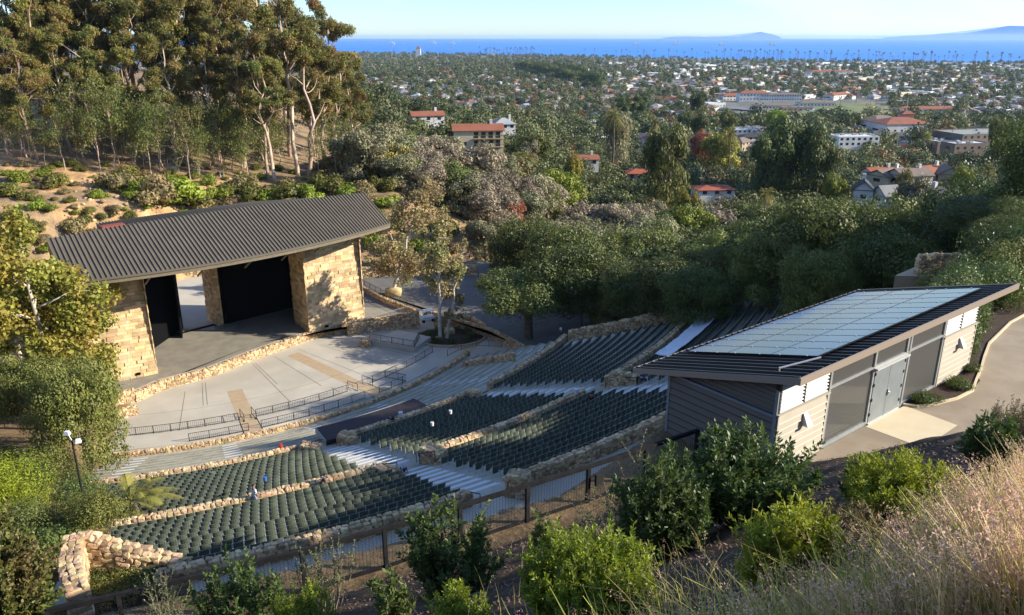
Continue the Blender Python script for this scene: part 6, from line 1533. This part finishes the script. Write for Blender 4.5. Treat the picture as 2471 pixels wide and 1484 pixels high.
bush_at((-30,33,-27),3.2,2.6,7000,.16,'gloss','red-tinged leafy shrub mass at the lower left edge',638,.6)
for k,(xv,yv) in enumerate(((235,1410),(300,1400),(370,1390),(250,1450),(330,1430))):
    q=at(xv,yv,-26.9);bush_at(q,1.5,.9,1600,.13,('oakdark','shrub')[k%2],'low dark plant filling the bed inside the V-shaped stone walls',760+k)['group']='low plants inside the V-shaped walls'
q=at(2265,682,-15.2);bush_at((q[0],q[1]-1.5,-16.2),2.4,2.6,7000,.17,'oak','low bush hiding the front of the pale patio beyond the shed roof',790)
bush_at((-15.5,31.5,-27.2),1.2,1.0,1800,.12,'limeleaf','low fern-like plant on the shaded bed inside the V-shaped walls',639,.2)
for k,(xv,yv,R_,H_,l_) in enumerate(((2392,748,2.0,3.2,'oleander bush by the bend of the path, nearest the shed roof tip'),(2418,712,2.4,3.8,'oleander bush behind the one at the bend of the path'),(2455,690,2.6,4.4,'tall bush at the right frame edge over the shaded path'),(2440,655,3.0,5.0,'leafy bush under the oak at the right frame edge'),(2380,690,2.2,3.6,'bush just above the shed roof tip'),(2475,640,3.2,5.5,'large bush cut by the right frame edge above the path'))):
    q=gp(xv,yv);bush_at(q,R_,H_,9000,.17,('gloss','oak')[k%2],l_,740+k,.35)
for k,(xx,yy,R_,l_) in enumerate(((12.35,.85,1.05,'small oleander hedge bush touching the far corner of the shed'),(13.4,1.35,1.25,'oleander hedge bush nearest the shed end wall'),(14.6,2.4,1.5,'oleander hedge bush second from the shed end wall'),(16.6,3.0,1.6,'oleander hedge bush third from the shed end wall'),(18.8,3.4,1.7,'oleander hedge bush fourth from the shed end wall, along the curving path'),(21,3.6,1.8,'oleander hedge bush farthest along the curving path'))):
    q=shw(xx,yy);bush_at((q[0],q[1],SHZ),R_,3.0,9000,.16,'gloss',l_,640+k,.3)
for k,(xx,yy,R_,l_) in enumerate(((6.9,-.45,.75,'low creeping green mound nearest the pale pad'),(9.3,-.65,.75,'second low green mound along the foot of the shed'),(11.3,-.1,.6,'third low green mound at the shed corner'))):
    q=shw(xx,yy);bush_at((q[0],q[1],SHZ),R_,.42,3500,.07,'gloss',l_,650+k,.4)
for k in range(9):
    a=2*PI*k/9;bush_at((c_[0]+3.2*math.cos(a),c_[1]+2.5*math.sin(a),PZ+.1),1.0,.9,700,.18,'oakdark','low dark shrub in the planting bed round the thin sycamore',660+k)['group']='low shrubs in the planting bed'
# mulch chips
rng=np.random.RandomState(70);n=26000
xs=rng.uniform(-14,14,n);ys=rng.uniform(5,26,n);rc=np.hypot(xs-CX,ys-CY);ok=(rc>111.5)&(ys>4);xs,ys=xs[ok],ys[ok];zs=H(xs,ys)+.02
b=B();P=np.c_[xs,ys,zs+rng.uniform(0,.03,len(xs))];leaves(b,P,np.tile([0,0,1.],(len(xs),1))+rng.normal(size=(len(xs),3))*.35,.085,rng,.3)
M['chip']=mat('mulch_chip',(.10,.055,.032),(.16,.11,.075),sc=9,rough=.9,tint=.6);tag(b.build('mulch_chips',M['chip']),'red-brown bark mulch chips strewn over the planted slope','mulch',kind='stuff')
# grass
def grass(name,label,pts,hts,mat_,rng,plume=None,w=.006,lean=.35,tint=None):
    n=len(pts);P=np.array(pts);Hh=np.array(hts)[:,None];a=rng.uniform(0,2*PI,n);le=np.abs(rng.normal(size=n))*lean
    d=np.c_[np.cos(a)*le-.12,np.sin(a)*le,np.ones(n)];sd=np.c_[-np.sin(a+rng.uniform(-1,1,n)),np.cos(a),np.zeros(n)]*w*rng.uniform(.6,1.4,(n,1))
    V=np.empty((n,8,3));
    for k,t in enumerate((0,.4,.75,1)):
        c=P+np.c_[d[:,0]*t*t,d[:,1]*t*t,t*np.ones(n)-.25*t*t*le]*Hh;wd=sd*(1-t*.85);V[:,2*k]=c-wd;V[:,2*k+1]=c+wd
    idx=np.arange(n)[:,None]*8;Q=np.concatenate([idx+np.array([2*k,2*k+1,2*k+3,2*k+2]) for k in range(3)])
    b=B();b.add(V.reshape(-1,3),Q,tint=np.tile(rng.uniform(0,1,n),3));o=b.build(name,M[mat_])
    tag(o,label,'grass',kind='stuff')
    if plume:
        sel=rng.uniform(size=n)<plume[0];tip=V[sel,6];dr=V[sel,6]-V[sel,4];dr/=np.linalg.norm(dr,axis=1)[:,None]+1e-9;m=plume[1]
        k=len(tip);t=rng.uniform(-1,.25,(k,m,1));L=plume[2]*rng.uniform(.6,1.3,(k,1,1));q=tip[:,None]+dr[:,None]*t*L*.5+rng.normal(size=(k,m,3))*plume[2]*.10*(1-np.abs(t)*.6)
        b=B();leaves(b,q.reshape(-1,3),rng.normal(size=(k*m,3)),plume[3],rng,.35,tint=np.repeat(rng.uniform(0,1,k),m),droop=.3);b.build('plumes',M[plume[4]],o)
M['drygrass']=mat('dry_grass',(.72,.54,.24),(.60,.46,.17),sc=1.2,rough=.6,tint=.4,trans=.4,c3=(.46,.42,.11),sc3=.8)
M['greengrass']=mat('green_grass',(.26,.31,.05),(.38,.38,.08),sc=1.2,rough=.6,tint=.5,trans=.4)
M['plume']=mat('pink_plume',(.70,.36,.26),(.80,.56,.42),sc=2,rough=.7,tint=.35,trans=.4)
rng=np.random.RandomState(71)
def region(n,f):
    out=[];hh=[]
    while len(out)<n:
        xv=rng.uniform(-100,2600);yv=rng.uniform(1080,1700);p_,ht=f(xv,yv)
        if rng.uniform()<p_:
            out.append((xv,yv));hh.append(ht*rng.uniform(.6,1.15))
    o=np.array(out);return gpn(o[:,0],o[:,1]),hh
def clump(xv,yv): return .5+.5*math.sin(xv*.021+yv*.013)*math.sin(xv*.013-yv*.031+1)
def dens(xv,yv):
    edge=np.interp(xv,[1500,1750,1950,2080,2200,2300,2471,2600],[1560,1545,1520,1470,1380,1310,1250,1230]) # upper bound of stems base
    d=sm(edge,edge+50,yv)*np.interp(xv,[1150,1500,1800,2100,2300,2600],[0,.12,.25,.55,1,1]);return float(d)*(.35+.65*clump(xv,yv))
o1,h1=region(11000,lambda x,y:(dens(x,y),np.interp(x,[1500,2100,2471],[.42,.62,.88])))
grass('dry_grass','tall dry pink-plumed grass filling the lower right corner',o1,h1,'drygrass',rng,(.17,30,.32,.022,'plume'),w=.0075,lean=.22)
o2,h2=region(5000,lambda x,y:(dens(x,y)*.8,.62));grass('green_grass','greener blades at the base of the dry grass at lower right',o2,h2,'greengrass',rng,w=.010,lean=.35)
o3,h3=region(1500,lambda x,y:((.12 if (y>1430 and 1550<x) else 0)+(.02 if y>1300 and x>1000 else 0),.55));grass('dry_grass','thin scattered dry stems over the mulch at the bottom right',o3,h3,'drygrass',rng,(.35,16,.2,.018,'plume'),w=.004,lean=.6)
# ---------------------------------------------------------------- light poles, people, small things
def pole(pos,top,label,heads=2):
    o=empty('light_pole',pos);tag(o,label,'light pole');b=B();b.tube([pos,(pos[0],pos[1],top)],[.09,.06],8);b.build('pole',M['darksteel'],o,pos)
    for k in range(heads):
        b=B();x=pos[0]+(.45 if k else -.15);z=top+(.0 if k else .55);b.box((x,pos[1]-.1,z),(.34,.3,.24),rz=.4*k,taper=.7);b.beam((pos[0],pos[1],top-.1),(x,pos[1]-.1,z),.06,.06);b.build('floodlight',M['plastic_white'],o,pos)
    return o
pole((-27.6,44.0,-30.5),-23.9,'dark pole with two white floodlights rising from the bushes at lower left')
p=at(1405,742,-37.0);pole((p[0],p[1],-40.3),-33.5,'slim dark lamp pole standing between the dark oaks right of the road',1)
p=at(1355,815,-38);pole((p[0],p[1],-40.5),-37.2,'short lamp post at the head of the shaded seats',1)
def skinned(name,verts,edges,radii,m,parent,origin,root=0,sub=1):
    me=bpy.data.meshes.new(name);me.from_pydata([tuple(np.array(v)) for v in verts],edges,[]);me.materials.append(m);o=bpy.data.objects.new(name,me);C.objects.link(o);o.parent=parent
    md=o.modifiers.new('skin','SKIN');
    if not me.skin_vertices: me.skin_vertices.new() if hasattr(me.skin_vertices,'new') else None
    for i,r_ in enumerate(radii):
        sv=me.skin_vertices[0].data[i];sv.radius=(r_,r_) if np.isscalar(r_) else r_;sv.use_root=(i==root)
    sb=o.modifiers.new('sub','SUBSURF');sb.levels=sub;sb.render_levels=sub
    return o
def person(pos,rz,pose,label,shirt,pants,hat=None):
    J=dict(pel=(0,0,.93),sp=(0,.01,1.12),ch=(0,.02,1.35),nk=(0,.02,1.50),hd=(0,-.02,1.60),ht=(0,-.01,1.74),
     sL=(.17,.02,1.42),eL=(.26,.02,1.14),wL=(.27,-.10,.90),fL=(.27,-.14,.82),sR=(-.17,.02,1.42),eR=(-.26,.02,1.14),wR=(-.27,-.10,.90),fR=(-.27,-.14,.82),
     hL=(.10,0,.90),kL=(.12,-.03,.50),aL=(.12,.02,.09),tL=(.13,-.14,.03),hR=(-.10,0,.90),kR=(-.12,-.03,.50),aR=(-.12,.02,.09),tR=(-.13,-.14,.03))
    J.update(pose);K_=list(J);ix={k:i for i,k in enumerate(K_)};V=[J[k] for k in K_]
    E_=[('pel','sp'),('sp','ch'),('ch','nk'),('nk','hd'),('hd','ht'),('ch','sL'),('sL','eL'),('eL','wL'),('wL','fL'),('ch','sR'),('sR','eR'),('eR','wR'),('wR','fR'),('pel','hL'),('hL','kL'),('kL','aL'),('aL','tL'),('pel','hR'),('hR','kR'),('kR','aR'),('aR','tR')]
    Rd=dict(pel=.13,sp=.12,ch=.145,nk=.055,hd=.10,ht=.075,sL=.07,eL=.045,wL=.032,fL=.035,sR=.07,eR=.045,wR=.032,fR=.035,hL=.10,kL=.065,aL=.04,tL=.035,hR=.10,kR=.065,aR=.04,tR=.035)
    o=empty('person',pos,rz);tag(o,label,'person')
    skinned('body',V,[(ix[a],ix[b_]) for a,b_ in E_],[Rd[k] for k in K_],M['skin'],o,pos)
    def sub(name,keys,edges,m,g):
        i2={k:i for i,k in enumerate(keys)};skinned(name,[J[k] for k in keys],[(i2[a],i2[b_]) for a,b_ in edges],[Rd[k]+g for k in keys],m,o,pos)
    sub('shirt',['sp','ch','sL','eL','sR','eR','pel'],[('pel','sp'),('sp','ch'),('ch','sL'),('sL','eL'),('ch','sR'),('sR','eR')],shirt,.022)
    sub('trousers',['pel','hL','kL','aL','hR','kR','aR'],[('pel','hL'),('hL','kL'),('kL','aL'),('pel','hR'),('hR','kR'),('kR','aR')],pants,.018)
    h0=np.array(J['hd']);h1=np.array(J['ht']);b=B();c0=h1*.75+h0*.25;b.add(IV*[.108,.115,.085]+c0+[0,.02,.03],T=IT);b.build('hair',hat or M['hair'],o,smooth=True)
    return o
x,y,z=pol(80.25,-67.3,UZ[0]);p=at(617,1222,UZ[0]);person((p[0],p[1],UZ[0]),2.6,{},'man in white shirt and pale jeans standing beside the wall between the left seat blocks',M['c_white'],M['c_jean'])
kn=dict(pel=(0,.1,.42),sp=(0,.02,.60),ch=(0,-.06,.82),nk=(0,-.1,.96),hd=(0,-.15,1.05),ht=(0,-.15,1.18),sL=(.17,-.06,.88),eL=(.32,-.25,.72),wL=(.45,-.42,.72),fL=(.5,-.48,.70),sR=(-.17,-.06,.88),eR=(-.27,-.22,.66),wR=(-.2,-.42,.6),fR=(-.18,-.48,.58),hL=(.1,.08,.40),kL=(.14,-.30,.42),aL=(.13,.0,.09),tL=(.13,-.14,.03),hR=(-.1,.08,.40),kR=(-.14,-.22,.12),aR=(-.13,.22,.09),tR=(-.13,.3,.03))
p=at(783,1185,UZ[0]);person((p[0],p[1],UZ[0]+.25),1.6,kn,'man in navy shirt crouching with one arm out at the wall above the left seats',M['c_navy'],M['c_black'])
bend=dict(pel=(0,.1,.88),sp=(0,-.02,1.0),ch=(0,-.2,1.08),nk=(0,-.32,1.1),hd=(0,-.42,1.06),ht=(0,-.5,1.08),sL=(.17,-.2,1.08),eL=(.2,-.3,.85),wL=(.16,-.42,.68),fL=(.15,-.46,.62),sR=(-.17,-.2,1.08),eR=(-.2,-.3,.85),wR=(-.14,-.42,.68),fR=(-.13,-.46,.62))
p=at(972,1128,-30.6);person((p[0],p[1],-31.6),.6,bend,'worker in light blue shirt and hat bending over the mid-aisle stone pier',M['c_blue'],M['c_navy'],M['c_brown'])
p=at(947,1012,-36);person((p[0],p[1],-36.75),-.6,bend,'worker in dark clothes bending over the wall behind the plank deck',M['c_navy'],M['c_black'],M['c_navy'])
p=at(1426,978,-30.8);person((p[0],p[1],-31.35),.3,{},'man in dark maroon shirt and black trousers standing at the second aisle',M['c_brown'],M['c_black'])
p=at(1556,928,-30.5);person((p[0],p[1],-31.0),-2.2,bend,'worker in jeans bending between seats left of the shed roof tip',M['c_navy'],M['c_jean'],M['c_white'])
p=at(1120,962,-36);person((p[0],p[1],-36.9),.8,kn,'dark figure crouching at the stone pier of the second aisle foot',M['c_black'],M['c_black'],M['c_navy'])
def bucket(xv,yv,z,m,label,s_=.17):
    p=at(xv,yv,z);b=B();b.tube([(p[0],p[1],z),(p[0],p[1],z+s_*2.1)],[s_*.85,s_],10);hd=B();hd.tube([(p[0]-s_,p[1],z+s_*2),(p[0],p[1]-.05,z+s_*2.6),(p[0]+s_,p[1],z+s_*2)],.012,4);o=empty('bucket',p);tag(o,label,'bucket');b.build('body',M[m],o,p);hd.build('handle',M['darksteel'],o,p)
bucket(678,1080,-36,'plastic_red','red and white bucket on the wall above the bench terraces')
bucket(514,1148,-36,'plastic_white','white bucket on the wall at the left of the lower seats')
bucket(967,1005,-36,'plastic_white','white propane tank beside the worker at the plank deck',.24)
bucket(1087,998,-30.6,'plastic_white','white bucket on the sunlit wall crossing the seats, upper one',.15)
bucket(1043,1080-53,-30.6,'plastic_white','white bucket on the sunlit wall crossing the seats, lower one',.15)
bucket(1390,950,-30.6,'plastic_white','white cloth-covered bucket by the standing man',.24)
bucket(640,1160,-30.6,'plastic_blue','blue pail on the shaded wall by the left seats',.15)
b=B();b.tube([at(700,1082,-36.6),at(850,1040,-37),at(880,1020,-37.6),at(960,990,-38.2),at(1020,960,-38.6)],.035,5);tag(b.build('cable',M['c_brown']),'dark red cable lying over the bench terraces','cable')
# white tarp over seats
b=B();V=[];n=14
r0,r1=81.0,83.2
for i in range(n+1):
    a=-36.6+11.0*i/n
    for j in range(7):
        r_=r0+(r1-r0)*j/6;zz=-30.9+(r_-r0)*.36+.85+.35*(2*j/6-1)**2+.05*math.sin(i*2.1+j)
        V.append(pol(r_,a,zz))
b.add(V,[[i*7+j,(i+1)*7+j,(i+1)*7+j+1,i*7+j+1] for i in range(n) for j in range(6)]);o=b.build('tarp',M['tarp'],smooth=True);tag(o,'long white plastic sheet draped over shaded seats left of the shed','tarp')
md=o.modifiers.new('t','SOLIDIFY');md.thickness=.02
# utility cart on the road
p=at(1030,775,SZ);o=empty('utility_cart',p,.5);tag(o,'small white utility cart parked on the road behind the stone wall','cart')
b=B();b.bx(-1.1,1.1,-.6,.6,.35,.8);b.box((.3,0,1.7),(1.5,1.2,.08));
for x in (-.4,1.0):
    for y in (-.55,.55): b.bx(x-.03,x+.03,y-.03,y+.03,.8,1.7)
b.build('body',M['plastic_white'],o)
for x in (-.75,.75):
    for y in (-.6,.6): b=B();b.tube([(x,y-.08,.25),(x,y+.08,.25)],.25,10);b.build('wheel',M['darksteel'],o)
# boats and platforms
def boat(xv,yv,Y,label,L=20,kind='sail',cat='boat'):
    a,b_,c=ray(xv,yv);Y=Y or 80/(-c/b_);x=a*Y/b_;o=empty('sailboat' if kind=='sail' else 'ship' if kind=='ship' else 'oil_platform',(x,Y,-80));tag(o,label,cat)
    if kind=='sail':
        b=B();b.add([(-L/2,0,1.2),(L/2,-L*.1,1.2),(L/2,L*.1,1.2),(-L*.3,-L*.12,1.2),(-L*.3,L*.12,1.2),(-L/2*.8,0,-.5),(L/2*.9,0,-.5)],[[0,3,1,6],[0,5,6,3],[0,5,6,4]],[[0,4,3],[3,4,1],[1,4,2]]);b.build('hull',M['white'],o)
        b=B();b.add([(0,0,2),(L*.45,0.3,2.2),(0,0,L*1.3),(-.1,.1,2),(-L*.4,.3,1.8),(-.1,.1,L*1.1)],T=[[0,1,2],[3,5,4]]);b.tube([(0,0,1),(0,0,L*1.35)],.2,5);b.build('sail',M['white'],o)
    elif kind=='ship':
        b=B();b.add([(-L/2,0,4),(-L*.4,-5,4),(L/2,-5,4),(L/2,5,4),(-L*.4,5,4),(-L*.45,0,-1),(-L*.38,-4,-1),(L/2,-4,-1),(L/2,4,-1),(-L*.38,4,-1)],[[1,2,7,6],[2,3,8,7],[3,4,9,8],[1,2,3,4]],[[0,1,6],[0,6,5],[0,5,9],[0,9,4],[0,4,1]]);b.build('hull',M['white'],o)
        b=B();b.bx(-L*.3,L*.4,-4,4,4,8);b.bx(-L*.15,L*.25,-3.5,3.5,8,12);b.build('superstructure',M['white'],o);b=B();b.tube([(0,0,12),(0,0,22)],.4,5);b.bx(L*.1,L*.16,-1.5,1.5,12,16);b.build('mast_and_funnel',M['w_grey'],o)
    else:
        b=B();b.bx(-30,30,-16,16,12,22);b.bx(-20,6,-12,12,22,32);b.build('platform_deck',M['w_white'],o);b=B()
        for x in (-22,22):
            for y in (-14,14): b.tube([(x,y,-2),(x*.8,y,16)],3.5,6)
        b.tube([(14,0,20),(14,0,55)],[4,1.2],5);b.build('legs_and_derrick',M['w_grey'],o)
for k,(xv,d_) in enumerate(((945,9000),(1045,9500),(1090,9000),(1535,8500),(1632,8800),(1743,8200),(1865,8200))):
    a,b_,c=ray(xv,93);boat(xv,93,d_,'tiny pale oil platform on the horizon, number-less, %s'%['leftmost of all','second from the left','with a tall derrick left of centre','above the middle of the town','right of the middle one','left of the small island','directly below the small island'][k].replace('number-less, ',''),kind='plat',cat='oil platform')
boat(1187,127,3700,'white ship anchored off the shore left of centre',70,'ship')
for xv,yv,lb in ((1083,125,'small sailboat left of the white ship'),(1120,126,'tiny sailboat just left of the white ship'),(1205,122,'sailboat right of the white ship'),(1330,128,'small sailboat right of the ship near the palms'),(2155,137,'white sail beyond the palms at right'),(2238,130,'small sail farther out at the right'),(1718,118,'lone white boat in the middle of the sea'),(2385,140,'sailboat near the right edge'),(1020,128,'sailboat off the left end of the shore')):
    boat(xv,yv,None,lb,16)
# ---------------------------------------------------------------- clean up prototypes
for p_ in PROTOS:
    for q in KIDS.get(p_.name,()): bpy.data.objects.remove(q,do_unlink=True)
    bpy.data.objects.remove(p_,do_unlink=True)
# ---------------------------------------------------------------- light, sky, camera
SUN_EL=rad(25);SD=np.array([.9990,-.045])    # sun stands to the right
el=SUN_EL;dv=np.array([SD[0]*math.cos(el),SD[1]*math.cos(el),math.sin(el)])
from mathutils import Vector
l=bpy.data.lights.new('sun','SUN');l.energy=5.0;l.angle=rad(.53);l.color=(1,.91,.76);lo=bpy.data.objects.new('sun',l);C.objects.link(lo);lo.rotation_euler=Vector((-dv[0],-dv[1],-dv[2])).to_track_quat('-Z','Y').to_euler();lo.location=(60,20,60)
w=bpy.data.worlds.new('World');S.world=w;w.use_nodes=True;nt=w.node_tree;N=nt.nodes;L=nt.links;bg=N['Background']
sky=N.new('ShaderNodeTexSky');sky.sky_type='NISHITA';sky.sun_disc=False;sky.sun_elevation=el;sky.sun_rotation=math.atan2(dv[0],dv[1]);sky.altitude=50;sky.air_density=1.0;sky.dust_density=.1;sky.ozone_density=4.0
tc=N.new('ShaderNodeTexCoord');mp=N.new('ShaderNodeMapping');mp.inputs['Scale'].default_value=(1,1,6);nz=N.new('ShaderNodeTexNoise');nz.inputs['Scale'].default_value=2.2;nz.inputs['Detail'].default_value=7
L.new(tc.outputs['Generated'],mp.inputs['Vector']);L.new(mp.outputs[0],nz.inputs['Vector']);rp=N.new('ShaderNodeValToRGB');rp.color_ramp.elements[0].position=.48;rp.color_ramp.elements[1].position=.8;rp.color_ramp.elements[1].color=(.6,.6,.6,1)
L.new(nz.outputs['Fac'],rp.inputs['Fac']);mx=N.new('ShaderNodeMixRGB');L.new(rp.outputs[0],mx.inputs[0]);L.new(sky.outputs[0],mx.inputs[1]);mx.inputs[2].default_value=(8.5,8.6,8.8,1)
tn=N.new('ShaderNodeMixRGB');tn.blend_type='MULTIPLY';tn.inputs[0].default_value=1;tn.inputs[2].default_value=(.77,.92,1.13,1);L.new(mx.outputs[0],tn.inputs[1]);L.new(tn.outputs[0],bg.inputs['Color']);bg.inputs['Strength'].default_value=.115
hm=bpy.data.materials.new('haze_air');hm.use_nodes=True;hn=hm.node_tree;hn.nodes.remove(hn.nodes['Principled BSDF']);pv=hn.nodes.new('ShaderNodeVolumePrincipled');pv.inputs['Color'].default_value=(.55,.78,1,1);pv.inputs['Density'].default_value=.000032;pv.inputs['Anisotropy'].default_value=.2;hn.links.new(pv.outputs[0],hn.nodes['Material Output'].inputs['Volume'])
b=B();b.bx(-46000,46000,-300,46000,-90,60);tag(b.build('haze',hm),kind='stuff')
cam=bpy.data.cameras.new('camera');co=bpy.data.objects.new('camera',cam);C.objects.link(co);co.location=(0,0,0);co.rotation_euler=(PI/2-TH,0,0)
cam.sensor_fit='HORIZONTAL';cam.sensor_width=36;cam.lens=F*36/1024;cam.clip_start=.1;cam.clip_end=150000;S.camera=co
S.view_settings.view_transform='Standard';S.view_settings.look='None';S.view_settings.exposure=0.90;S.view_settings.gamma=1
S.render.engine='CYCLES';S.cycles.max_bounces=5;S.cycles.diffuse_bounces=2;S.cycles.transmission_bounces=2
